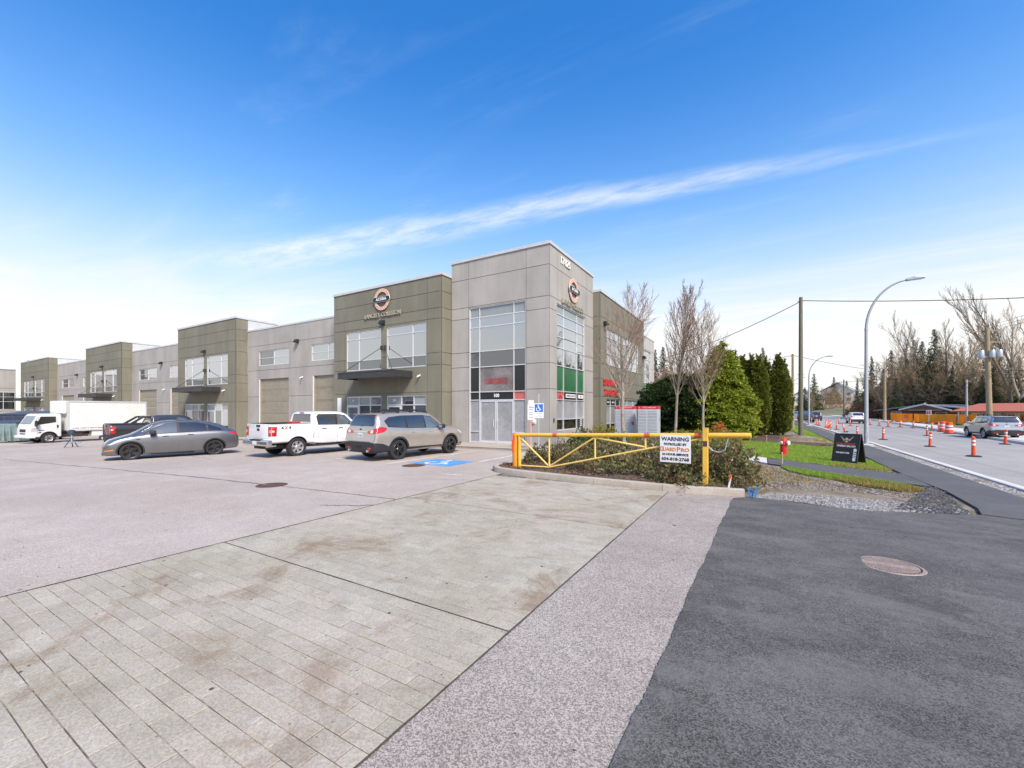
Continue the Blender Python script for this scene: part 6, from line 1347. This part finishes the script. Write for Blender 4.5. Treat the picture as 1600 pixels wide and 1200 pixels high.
leafmat('hedge_green', (.05, .075, .012), (.11, .12, .02), .7, .2); leafmat('shrub_leaf', (.13, .155, .05), (.27, .28, .12), .35, .25, (.26, .15, .09)); leafmat('shrub_leaf_yellow', (.22, .22, .03), (.36, .30, .05), .45, .3); leafmat('shrub_leaf_dark', (.05, .085, .025), (.13, .16, .06), .35, .25); leafmat('leaf_orange', (.50, .13, .03), (.60, .24, .06), .5, .3); leafmat('leaf_litter', (.13, .07, .04), (.28, .16, .10), .9, .1)
leafmat('grass_blade', (.19, .31, .03), (.36, .46, .08), .5, .4); leafmat('grass_dry', (.28, .24, .06), (.45, .32, .10), .6, .3)
def np_mesh(name, V, F, mats, mi=None, smooth=False):
    me = bpy.data.meshes.new(name); V = np.asarray(V, np.float32); nf = len(F); k = F.shape[1]
    me.vertices.add(len(V)); me.vertices.foreach_set('co', V.ravel()); me.loops.add(nf*k); me.loops.foreach_set('vertex_index', F.astype(np.int32).ravel()); me.polygons.add(nf); me.polygons.foreach_set('loop_start', np.arange(nf, dtype=np.int32)*k)
    for m in mats: me.materials.append(MATS[m])
    if mi is not None: me.polygons.foreach_set('material_index', np.asarray(mi, np.int32))
    me.update(); me.validate(); return me
def bare_tree(seed, H, r0, clear, n1, ang, ratio, n2, n3, twig, tw=.006, wig_=.06, bark='bark_pale', droop=0.0, buds=0, multi=1, sides=(10, 6, 4, 3)):
    """trunk mesh and crown mesh of a leafless tree with upswept limbs"""
    rr = random.Random(seed); tr = MB(); cr = MB()
    def grow(p, d, L_, r, n, curl):
        P = [Vector(p)]; d = Vector(d).normalized(); ds = [d]
        for i in range(n):
            d = (d + Vector((rr.uniform(-1, 1), rr.uniform(-1, 1), rr.uniform(-1, 1)))*wig_*1.6 + Vector((0, 0, curl))).normalized(); P.append(P[-1]+d*L_/n); ds.append(d)
        return P, ds
    def side(d, a, az):
        u = d.orthogonal().normalized(); w = d.cross(u); return (d*math.cos(a) + (u*math.cos(az)+w*math.sin(az))*math.sin(a)).normalized()
    stems = [((0, 0, -.1), (rr.uniform(-.03, .03), rr.uniform(-.03, .03), 1), H, r0)]
    if multi > 1: stems = [((rr.uniform(-.1, .1), rr.uniform(-.1, .1), -.1), (math.cos(6.28*k/multi)*.16, math.sin(6.28*k/multi)*.16, 1), H*rr.uniform(.8, 1), r0*.7) for k in range(multi)]
    for p, d, h, r in stems:
        P, ds = grow(p, d, h, r, 12, .01); rad = [max(tw*1.5, r*(1-(i/12))**.8) for i in range(13)]; rad[0] = r*1.35; tr.tube(P, rad, sides[0])
        for k in range(n1):
            f = clear+(1-clear)*((k+.5)/n1)**1.05*.95; s_ = f*12; i = min(11, int(s_)); q = P[i].lerp(P[i+1], s_-i); L1 = h*ratio*(1-f*.62)*rr.uniform(.75, 1.15); r1 = max(tw*1.6, rad[i]*rr.uniform(.38, .55))
            d1 = side(ds[i], R(ang)*rr.uniform(.75, 1.25), k*2.4+rr.uniform(-.5, .5)); P1, D1 = grow(q, d1, L1, r1, 6, .10-droop); R1 = [max(tw, r1*(1-j/6.6)) for j in range(7)]; cr.tube(P1, R1, sides[1], mi=0)
            for m in range(n2):
                g = .18+.8*(m+rr.random())/n2; s2 = min(5.99, g*6); j = int(s2); q2 = P1[j].lerp(P1[j+1], s2-j); L2 = L1*.45*(1.15-g*.6)*rr.uniform(.6, 1.2); r2 = max(tw*.9, R1[j]*.55)
                d2 = side(D1[j], R(ang*.95)*rr.uniform(.6, 1.3), rr.uniform(0, 6.28)); P2, D2 = grow(q2, d2, L2, r2, 4, .12-droop); cr.tube(P2, [max(tw*.6, r2*(1-z/4.6)) for z in range(5)], sides[2], cap=False, mi=0 if r2 > tw*1.6 else 1)
                for z in range(n3):
                    g3 = .2+.8*(z+rr.random())/n3; s3 = min(3.99, g3*4); jj = int(s3); q3 = P2[jj].lerp(P2[jj+1], s3-jj); L3 = L2*.42*rr.uniform(.5, 1.2)
                    d3 = side(D2[jj], R(ang)*rr.uniform(.6, 1.3), rr.uniform(0, 6.28)); P3, _ = grow(q3, d3, L3, tw, 2, .10-droop); cr.tube(P3, [tw*.8, tw*.6, tw*.25], sides[3], cap=False, mi=1)
                    for b in range(buds):
                        c_ = P3[1].lerp(P3[2], rr.random()); s4 = tw*2.2; o_ = len(cr.v); cr.v += [tuple(c_+Vector((s4, 0, 0))), tuple(c_+Vector((-s4, s4*.6, s4*.4))), tuple(c_+Vector((0, -s4*.6, s4*1.6)))]; cr.f.append((o_, o_+1, o_+2)); cr.m.append(2)
    return mesh_of('trunk', tr, bark, smooth=60, recalc=False), mesh_of('crown', cr, [bark, twig, 'bud_red'], recalc=False)
def tree_thing(name, label, meshes, loc, rz, scale=1.0, group=None, cat='tree'):
    t = thing(name, label, cat, loc, rz, group); t.scale = (scale,)*3 if isinstance(scale, (int, float)) else scale
    link('trunk', meshes[0], t); link('crown', meshes[1], t); return t
m1 = bare_tree(11, 6.0, .085, .34, 28, 33, .46, 9, 7, 'twig_red', .0055, .06, 'bark_pale', 0, 1)
tree_thing('bare_tree', 'bare young tree with mossy trunk in front of the mailboxes', m1, (-4.25, 15.15, .1), 2.6)
m2 = bare_tree(23, 8.1, .09, .28, 40, 23, .44, 10, 7, 'twig_red', .007, .03, 'bark_pale', 0, 1); tree_thing('bare_tree', 'tall slender bare tree with red buds behind the mailboxes', m2, (-4.25, 25.4, .1), 1.0)
m3 = bare_tree(37, 6.7, .085, .28, 36, 32, .46, 10, 7, 'twig_red', .007, .04, 'bark_pale', 0, 1); tree_thing('bare_tree', 'shorter spreading bare tree in front of the golden conifer', m3, (-2.72, 25.2, .1), 2.0)
# --- foliage clumps
def sprays(rs, C, D, size, asp=.45, n=3, curl=.35, rnd=.6):
    """each centre grows n leaf blades fanned about direction D"""
    k = len(C); C = np.repeat(C, n, 0); D = np.repeat(D, n, 0) + rs.normal(0, rnd, (k*n, 3)); D /= np.linalg.norm(D, axis=1, keepdims=True)+1e-9
    S = np.cross(D, rs.normal(0, 1, (k*n, 3))); S /= np.linalg.norm(S, axis=1, keepdims=True)+1e-9
    if isinstance(size, np.ndarray): size = np.repeat(size, n)[:, None]
    L_ = size*rs.uniform(.6, 1.3, (k*n, 1)); Wd = L_*asp*.5; Nn = np.cross(D, S)
    a = C; b = C+D*L_*.5+S*Wd; c_ = C+D*L_+Nn*L_*curl*rs.uniform(-1, .4, (k*n, 1)); d = C+D*L_*.5-S*Wd
    V = np.stack([a, b, c_, d], 1).reshape(-1, 3); F = np.arange(len(V)).reshape(-1, 4); return V, F
def column_tree(seed, H, Rm, prof, N_, size, mat, core=.72, up=.9, lump=.18, n=3, asp=.45, frond=None):
    rs = np.random.RandomState(seed); z = rs.uniform(0, 1, N_*3); r = prof(z); keep = rs.uniform(0, r.max(), len(z)) < r; z = z[keep][:N_]; r = prof(z)*Rm; a = rs.uniform(0, 2*np.pi, len(z))
    l_ = 1+lump*(np.sin(a*3+z*9+seed)*.5+np.sin(a*5-z*17+seed*2)*.35+np.sin(a*9+z*31)*.3); dep = rs.uniform(.72, 1.05, len(z))**.7; rad = r*l_*dep
    if frond:
        m_, fl, fup = frond; k_ = max(1, len(z)//m_); z, a, rad = np.repeat(z[:k_], m_), np.repeat(a[:k_], m_), np.repeat(rad[:k_], m_); u_ = np.tile(np.linspace(0, 1, m_), k_); j_ = np.repeat(rs.uniform(.5, 1.2, k_), m_)*fl
        a = a + rs.normal(0, .30, len(a))*fl*(1-u_*.6)/np.maximum(.3, rad); rad = rad+(u_-.45)*j_*(1-abs(fup)*.6); z = z+(u_-.5)*j_*fup/H-(u_**2)*j_*.25*(fup < .5)/H+rs.normal(0, .02, len(z))*fl/H
    C = np.stack([rad*np.cos(a), rad*np.sin(a), .05*H+z*H*.95], 1); O = np.stack([np.cos(a), np.sin(a), np.full(len(a), up)], 1); V, F = sprays(rs, C, O, size, asp, n)
    cr = np_mesh('crown', V, F, [mat]); tr = MB().tube([(0, 0, -.1), (0, 0, H*.6)], [.10, .04], 8)
    # dense inner branchwork of the same foliage
    zz = np.linspace(.02, .97, 16); mb = MB()
    mb.lathe([(.001, .03*H)]+[(max(.01, float(prof(np.array([q]))[0])*Rm*core), q*H) for q in zz]+[(.001, H*.985)], 14); rr = random.Random(seed); mb.v = [(x*(1+rr.uniform(-.12, .12)), y*(1+rr.uniform(-.12, .12)), w+rr.uniform(-.05, .05)) for x, y, w in mb.v]
    return mesh_of('trunk', tr, 'bark_brown', recalc=False), cr, mesh_of('inner_foliage', mb, mat, recalc=False)
def col_thing(name, label, ms, loc, rz, scale=1.0, group=None):
    t = tree_thing(name, label, ms, loc, rz, scale, group)
    c_ = [k for k in kids(t) if k.name.startswith('crown')][0]; link('inner_foliage', ms[2], c_); return t
pc = lambda z: np.clip(np.sin(np.pi*np.clip(z*.86+.12, 0, 1))**.55*(1-z**5)*(1-.25*z), .03, 1)
pg = lambda z: np.clip((1-z)**.85*(.55+.45*np.minimum(1, z*6+.3)), .02, 1)
cA = column_tree(3, 5.9, .72, pc, 9000, .15, 'cedar_green', .66, frond=(14, .34, 1.0)); cB = column_tree(8, 5.9, .62, pc, 8000, .15, 'cedar_green', .66, frond=(14, .34, 1.0))
CG = 'columnar cedars in the hedge beside the lawn'
for i, (px_, f_, w_, s_, lb) in enumerate(((1216, 30.2, 0, 1.0, 'broad columnar cedar at the street end of the hedge'), (1224, 31.4, 1, .96, 'columnar cedar tucked behind the street end of the hedge'), (1197, 30.5, 1, .97, 'narrow columnar cedar second from the street end of the hedge'), (1186, 29.6, 0, .98, 'full columnar cedar in the middle of the hedge'), (1174, 30.4, 1, 1.0, 'twin pointed columnar cedar in the middle of the hedge'), (1160, 30.6, 0, .99, 'columnar cedar half hidden by the golden conifer'), (1147, 31.2, 1, 1.06, 'tallest columnar cedar behind the golden conifer'), (1136, 32.5, 0, 1.02, 'columnar cedar mostly hidden behind golden conifer'))):
    r_ = (px_-800)/658*f_; x, y = r_*.8602-f_*.5099, r_*.5099+f_*.8602; col_thing('columnar_cedar', lb, cA if w_ == 0 else cB, (round(x, 2), round(y, 2), .0), i*1.3, s_, CG)
gm = column_tree(5, 6.1, 2.15, pg, 17000, .20, 'gold_green', .60, -.05, .22, 3, .4, frond=(22, .75, .1)); col_thing('golden_conifer', 'broad bright yellow green conifer at the left end of hedge', gm, (-2.15, 29.6, 0), .3)
ps = lambda z: np.clip(np.sqrt(np.maximum(0, 1-z**2.2))*(.75+.25*np.minimum(1, z*4)), .03, 1)
dk = column_tree(14, 3.9, 1.5, ps, 9000, .20, 'dark_green', .62, .2, .25, frond=(18, .6, .2))
for i, (x, y, s_, lb) in enumerate(((-6.0, 29.5, .95, 'dark green rounded conifer against the end of the building'), (-4.9, 30.8, 1.1, 'dark green conifer behind the tall bare tree'), (-3.9, 29.4, 1.0, 'dark green conifer between two bare trees'), (-3.4, 32.2, 1.15, 'dark green conifer behind the golden one'))): col_thing('dark_conifer', lb, dk, (x, y, 0), i*2.0, s_)
sm_ = column_tree(15, 2.6, .55, pg, 2500, .14, 'cedar_green', .6, .6); col_thing('young_cedar', 'small pointed young cedar by the pale end wall', sm_, (-6.9, 33.5, .05), 0, 1.0); col_thing('young_cedar', 'smaller pointed young cedar in front of grey shed', sm_, (-6.2, 34.8, .05), 1, .85)
# --- shrubs
def shrub(seed, Rr, H, N_, size, mat, asp=.38, up=.6, n=4, stems=26, flat=1.0):
    rs = np.random.RandomState(seed); a = rs.uniform(0, 6.283, N_); ph = np.arccos(rs.uniform(-.05, 1, N_)); q = rs.uniform(.25, 1, N_)**.35*(1+.22*np.sin(a*3+seed)+.15*np.sin(a*5+ph*6))
    C = np.stack([Rr*q*np.sin(ph)*np.cos(a), Rr*q*np.sin(ph)*np.sin(a), np.maximum(.03, H*q*np.cos(ph))], 1); O = C/np.array([Rr, Rr, H]); O[:, 2] += up; V, F = sprays(rs, C, O, size, asp, n, .3, .75); cr = np_mesh('foliage', V, F, [mat]); mb = MB(); rr = random.Random(seed)
    for k in range(stems): i = rr.randrange(N_); c_ = C[i]; mb.tube([(rr.uniform(-.06, .06), rr.uniform(-.06, .06), -.08), (c_[0]*.45, c_[1]*.45, c_[2]*.55), tuple(c_*.97)], [.012, .008, .004], 4, cap=False)
    return mesh_of('stems', mb, 'bark_brown', recalc=False), cr
def shrub_thing(label, ms, x, y, rz, s_, group=None, z=None):
    t = thing('shrub', label, 'shrub', (x, y, (.12 if z is None else z)), rz, group); t.scale = (s_,)*3 if isinstance(s_, (int, float)) else s_; link('stems', ms[0], t); link('foliage', ms[1], t); return t
sA = shrub(2, .62, .62, 420, .105, 'shrub_leaf'); sB = shrub(6, .55, .50, 330, .11, 'shrub_leaf'); sC = shrub(9, .60, .80, 420, .11, 'shrub_leaf_dark'); sD = shrub(12, .7, .75, 900, .10, 'shrub_leaf_yellow', .25, .9); sE = shrub(17, .40, .22, 120, .10, 'shrub_leaf', .4, .3, 3, 14); sF = shrub(21, .8, .95, 1400, .10, 'shrub_leaf', .4)
G = 'leafy shrubs in the planting bed'
for i, (lb, ms, x, y, s_) in enumerate((
    ('low spreading shrub at the rounded corner of the bed', sB, -6.3, 12.3, .9), ('leafy shrub just behind the gate hinge post', sA, -5.75, 12.6, .95), ('bushy shrub behind the first gate brace', sA, -5.2, 13.3, 1.0), ('tall glossy shrub left of the path light', sC, -5.6, 14.6, 1.05), ('tall glossy shrub right of the path light', sC, -4.55, 14.6, 1.0), ('dense shrub beneath the lower mailbox', sA, -4.4, 13.6, 1.05), ('low shrub under the middle of the gate', sB, -4.6, 11.7, .75), ('sparse low shrub beside the kerb joint', sE, -3.6, 11.2, 1.1), ('leafy shrub left of the warning sign', sB, -3.2, 12.0, .95), ('brownish shrub behind the warning sign', sA, -2.6, 12.8, 1.1), ('shrub spilling over the kerb below the warning sign', sB, -1.9, 10.75, .9), ('dense shrub hugging the yellow catch post', sA, -1.45, 11.1, 1.0), ('large rounded shrub at the gravel end of bed', sF, -.75, 11.35, .95), ('shrub trailing over the kerb beside the catch post', sE, -1.35, 10.35, 1.0), ('shrub behind the large rounded shrub', sC, -1.4, 13.0, 1.0), ('clipped shrub in front of the nearer mailbox', sA, -3.4, 15.4, 1.05), ('shrub left of the mailboxes', sC, -6.3, 16.2, .95), ('shrub below the salon window', sA, -6.8, 18.6, 1.0), ('low shrub in the middle of the bed', sE, -2.9, 11.4, 1.2), ('scrubby shrub between gate and path light', sB, -4.0, 12.6, .9))): shrub_thing(lb, ms, x, y, i*1.7, s_, G)
for i, (x, y, s_, lb) in enumerate(((-7.2, 21.5, 1.1, 'yellow green feathery shrub under the salon windows'), (-6.6, 23.6, 1.25, 'large yellow green shrub before the olive side wall'), (-5.9, 20.3, .9, 'yellow green shrub left of the mailboxes'), (-6.5, 26.5, 1.1, 'yellow green shrub near the far wall windows'))): shrub_thing(lb, sD, x, y, i*1.1, s_, 'yellow green shrubs along the building')
hd = shrub(31, .9, .62, 1300, .11, 'shrub_leaf_yellow', .3, .6)
for i, (x, y, s_, lb) in enumerate(((-3.3, 21.6, 1.0, 'low rounded hedge shrub behind the nearer mailbox'), (-2.3, 21.9, 1.05, 'low rounded hedge shrub below the spreading bare tree'), (-1.6, 23.6, .95, 'low rounded hedge shrub beside the lawn corner'), (-2.2, 19.6, .9, 'low rounded hedge shrub beside the concrete path end'), (-1.55, 17.4, .9, 'low hedge shrub behind the catch post'))): shrub_thing(lb, hd, x, y, i*1.4, s_, 'low hedge shrubs beside the lawn')
so_ = shrub(41, .35, .5, 200, .10, 'leaf_orange', .4, .6); shrub_thing('small orange leaved shrub at the foot of golden conifer', so_, -2.0, 25.9, 0, 1.0, z=.55)
# leaf litter in the bed
def litter(name, region, n, size, mat, seed, dz, label, cat, zf=gz):
    rs = np.random.RandomState(seed); xs = [p[0] for p in region]; ys = [p[1] for p in region]; C = []
    while len(C) < n:
        x, y = rs.uniform(min(xs), max(xs)), rs.uniform(min(ys), max(ys))
        if inpoly(x, y, region): C.append((x, y, zf(x)+dz+rs.uniform(0, .03)))
    C = np.array(C); D = rs.normal(0, 1, (n, 3)); D[:, 2] = np.abs(D[:, 2])*.15; V, F = sprays(rs, C, D, size, .55, 1, .3, .1); return tag(link(name, np_mesh(name, V, F, [mat])), label, cat, kind='stuff')
litter('leaf_litter', [(-6.95, 10.8), (-6.4, 10.55), (-1.7, 10.25), (-.55, 10.5), (-.6, 13), (-1.0, 16), (-6.9, 16)], 7000, .06, 'leaf_litter', 5, .13, 'brown leaf litter over the planting bed soil', 'leaf litter')
# --- grass
def grass(name, region, n, h, seed, label, mat='grass_blade', dz=.02):
    rs = np.random.RandomState(seed); xs = [p[0] for p in region]; ys = [p[1] for p in region]; X = rs.uniform(min(xs), max(xs), n*3); Y = rs.uniform(min(ys), max(ys), n*3); k = np.array([inpoly(a, b, region) for a, b in zip(X, Y)]); X, Y = X[k][:n], Y[k][:n]; Z = np.array([gz(a) for a in X])+dz-.02; m = len(X)
    a = rs.uniform(0, 6.283, m); L_ = h*rs.uniform(.5, 1.3, m); w = .010+.006*rs.rand(m); S = np.stack([np.cos(a), np.sin(a), 0*a], 1)*w[:, None]; T = np.stack([rs.normal(0, .35, m)*L_, rs.normal(0, .35, m)*L_, L_], 1); B = np.stack([X, Y, Z], 1); V = np.stack([B-S, B+S, B+T], 1).reshape(-1, 3); F = np.arange(len(V)).reshape(-1, 3)
    return tag(link(name, np_mesh(name, V, F, [mat])), label, 'grass', kind='stuff')
grass('grass', lawn_a, 52000, .07, 1, 'bright green grass around the fire hydrant'); grass('grass', lawn_b, 13000, .07, 2, 'green grass strip between gravel and path branch', dz=.01); grass('grass', lawn_c, 9000, .10, 3, 'rough grass strip beyond the wooden pole')
grass('dry_grass', [(2.3, 14.5), (3.2, 13.9), (3.3, 13.4), (2.8, 13.0), (2.0, 13.5), (1.6, 14.2)], 4500, .08, 4, 'dry orange grass at the tip of the lawn strip', 'grass_dry'); grass('dry_grass', [(-.6, 13), (.6, 12.6), (1.6, 13.2), (.6, 15), (-.3, 17)], 1600, .07, 6, 'thin dry grass on the bare verge', 'grass_dry', -.01)
grass('dry_grass', [(1.2, 29.6), (3.2, 29.6), (3.3, 32), (1.0, 32.2)], 2500, .16, 7, 'dry tufts around the wooden pole mound', 'grass_dry', .08); grass('edge_grass', [(2.0, 17.5), (3.0, 17.15), (3.5, 17.35), (3.5, 17.9), (2.2, 18.2)], 2500, .08, 8, 'yellowing grass along the path branch edge', 'grass_dry')
# --- background trees
def fir(seed, H, Rm, mat='fir_green', base=.12, whorls=46, per=7, droop=.25):
    rs = np.random.RandomState(seed); C = []; D = []; sz = []; br = MB()
    for k in range(whorls):
        f = base+(1-base)*k/whorls; z = f*H
        for j in range(per):
            a = rs.uniform(0, 6.283); L_ = Rm*(1-f)**.85*rs.uniform(.5, 1.15)+.05; d = np.array([np.cos(a), np.sin(a), .25-droop-.3*(1-f)]); m = max(3, int(L_/.38)); br.tube([(0, 0, z), tuple(np.array([0, 0, z])+d*L_)], [.03, .01], 3, cap=False)
            for q in range(m): t_ = (q+.6)/m; C.append(np.array([0, 0, z])+d*L_*t_+rs.normal(0, .08, 3)); D.append(d+np.array([0, 0, -.25])); sz.append(H*.044*(1-f*.74))
    V, F = sprays(rs, np.array(C), np.array(D), np.array(sz), .36, 5, .35, .8); cr = np_mesh('crown', V, F, [mat]); tr = MB().tube([(0, 0, -.3), (0, 0, H*.5), (0, 0, H)], [H*.014, H*.009, .02], 8); return mesh_of('trunk', tr, 'bark_brown', recalc=False), cr
fA = fir(1, 18, 3.6); fB = fir(2, 18, 4.4, base=.05); fC = fir(3, 20, 2.6, base=.25, whorls=40, per=5)
bA = bare_tree(51, 18, .22, .32, 18, 24, .42, 8, 5, 'twig_tan', .019, .09, 'bark_pale', 0, 0, 1, (7, 4, 3, 3)); bB = bare_tree(52, 16, .20, .25, 18, 30, .46, 8, 5, 'twig_tan', .019, .11, 'bark_pale', .02, 0, 2, (7, 4, 3, 3)); bC = bare_tree(53, 19, .24, .40, 20, 20, .34, 8, 5, 'twig_grey', .019, .09, 'bark_brown', 0, 0, 1, (7, 4, 3, 3)); bD = bare_tree(54, 9, .12, .12, 18, 36, .5, 8, 5, 'twig_tan', .014, .12, 'bark_grey', .05, 0, 3, (6, 4, 3, 3))
def at(px_, f_): r_ = (px_-800)/658*f_; return (round(r_*.8602-f_*.5099, 1), round(r_*.5099+f_*.8602, 1), -.2)
GF = 'evergreens in the wood across the street'; GB = 'bare trees in the wood across the street'; br_ = random.Random(77)
for px_, f_, top, ms, H in ((1362, 100, 556, fC, 20), (1352, 120, 585, fA, 18), (1393, 97, 546, fA, 18), (1428, 104, 530, fB, 18), (1441, 96, 532, fA, 18), (1461, 100, 513, fA, 18), (1470, 112, 545, fB, 18), (1478, 90, 560, fC, 20), (1520, 82, 560, fB, 18), (1545, 76, 540, fB, 18), (1562, 80, 548, fA, 18), (1592, 78, 555, fB, 18), (1380, 106, 575, fB, 18), (1408, 108, 556, fA, 18), (1498, 110, 575, fA, 18), (1400, 84, 590, fA, 18), (1418, 88, 560, fB, 18), (1452, 84, 545, fB, 18), (1488, 80, 570, fA, 18), (1508, 78, 585, fB, 18), (1535, 72, 585, fA, 18), (1552, 70, 575, fB, 18), (1578, 72, 560, fA, 18)):
    s_ = (2.05+(640-top)*f_/658)/H; tree_thing('fir_tree', 'dark green fir in the wood behind the orange fence', ms, at(px_, f_), br_.uniform(0, 6), s_, GF)
for px_, f_, top, ms, H in ((1378, 94, 560, bD, 9), (1390, 92, 560, bB, 16), (1400, 99, 545, bA, 18), (1412, 90, 500, bC, 19), (1420, 96, 505, bA, 18), (1432, 88, 548, bB, 16), (1440, 102, 525, bC, 19), (1448, 86, 552, bB, 16), (1455, 94, 560, bD, 9), (1466, 88, 545, bA, 18), (1478, 84, 512, bC, 19), (1486, 90, 520, bA, 18), (1495, 84, 540, bB, 16), (1505, 92, 530, bC, 19), (1514, 84, 528, bA, 18), (1526, 80, 525, bB, 16), (1536, 88, 512, bC, 19), (1556, 78, 505, bA, 18), (1566, 72, 495, bB, 16), (1580, 68, 442, bC, 19), (1588, 66, 455, bA, 18), (1598, 70, 448, bC, 19), (1606, 66, 470, bA, 18), (1404, 88, 585, bD, 9), (1425, 86, 580, bD, 9), (1470, 82, 585, bD, 9), (1500, 80, 580, bD, 9), (1532, 76, 575, bD, 9), (1575, 70, 570, bD, 9)):
    s_ = (2.05+(640-top)*f_/658)/H; lb = 'bushy leafless tree low in the wood behind the orange fence' if ms is bD else 'tall leafless tree in the wood behind the orange fence'; tree_thing('bare_tree', lb, ms, at(px_, f_), br_.uniform(0, 6), s_, GB if ms is not bD else 'low bare trees at the wood edge')
# clipped cedar hedge below the wood, each bush its own
hg = column_tree(61, 4.2, 1.25, ps, 2600, .34, 'hedge_green', .8, .5, .15)
for i in range(24):
    px_ = 1408+i*9.0; f_ = 96-i*1.35; col_thing('hedge_bush', 'clipped dark green hedge bush behind low house', hg, at(px_, f_), i*.9, (1.15, 1.15, br_.uniform(.92, 1.05)), 'hedge bushes along the wood')
# brambles at the left edge of the wood
bm_ = shrub(71, 3.2, 3.0, 1500, .5, 'leaf_litter', .12, .9, 4, 120)
for i, (px_, f_, s_) in enumerate(((1352, 100, 1.0), (1364, 96, 1.1), (1376, 100, .9), (1342, 112, 1.0))): shrub_thing('brown bramble thicket at the edge of the wood', bm_, *at(px_, f_)[:2], i*1.3, s_, 'brown thickets at the wood edge', -.2)
# trees at the street end and behind the building
for px_, f_, top, ms, H, lb in ((1272, 185, 583, fB, 18, 'distant dark fir at the left of the street end'), (1303, 205, 588, fB, 18, 'distant broad fir behind the far houses'), (1323, 215, 594, fA, 18, 'distant pointed fir beside the far wooden pole'), (1258, 150, 604, fB, 18, 'small distant fir beyond the cedars'), (1250, 165, 602, fA, 18, 'small distant fir behind the wooden poles'), (1340, 170, 590, fC, 20, 'distant thin fir near the brown thicket')): s_ = (2+(640-top)*f_/658)/H; tree_thing('fir_tree', lb, ms, at(px_, f_), br_.uniform(0, 6), s_, 'distant trees at the street end')
for px_, f_, top in ((1290, 190, 606), (1298, 185, 603), (1308, 195, 607), (1316, 188, 610), (1284, 200, 612), (1332, 190, 612), (1268, 175, 612)): s_ = (2+(640-top)*f_/658)/9; tree_thing('bare_tree', 'distant brown bare tree before the far houses', bD, at(px_, f_), br_.uniform(0, 6), s_, 'distant bare trees at the street end')
for px_, f_, top, ms, H, lb in ((1128, 60, 530, fB, 18, 'dark fir top showing above the golden conifer'), (1192, 75, 542, fC, 20, 'thin fir top showing above the cedar hedge'), (1024, 66, 545, fC, 20, 'fir behind the pale end wall'), (1036, 72, 540, fA, 18, 'fir standing behind the grey shed')): s_ = (2+(640-top)*f_/658)/H; tree_thing('fir_tree', lb, ms, at(px_, f_), br_.uniform(0, 6), s_, 'firs beyond the hedge')
bE = bare_tree(55, 9, .12, .15, 16, 32, .5, 7, 5, 'twig_red', .014, .11, 'bark_brown', .03, 0, 3, (6, 4, 3, 3))
for px_, f_, top in ((1028, 58, 560), (1042, 60, 570), (1066, 62, 545), (1084, 58, 550), (1110, 60, 560), (1160, 70, 555), (1182, 72, 548)): s_ = (2+(640-top)*f_/658)/9; tree_thing('bare_tree', 'reddish bare tree beyond the hedge', bE, at(px_, f_), br_.uniform(0, 6), s_, 'reddish bare trees beyond the hedge')
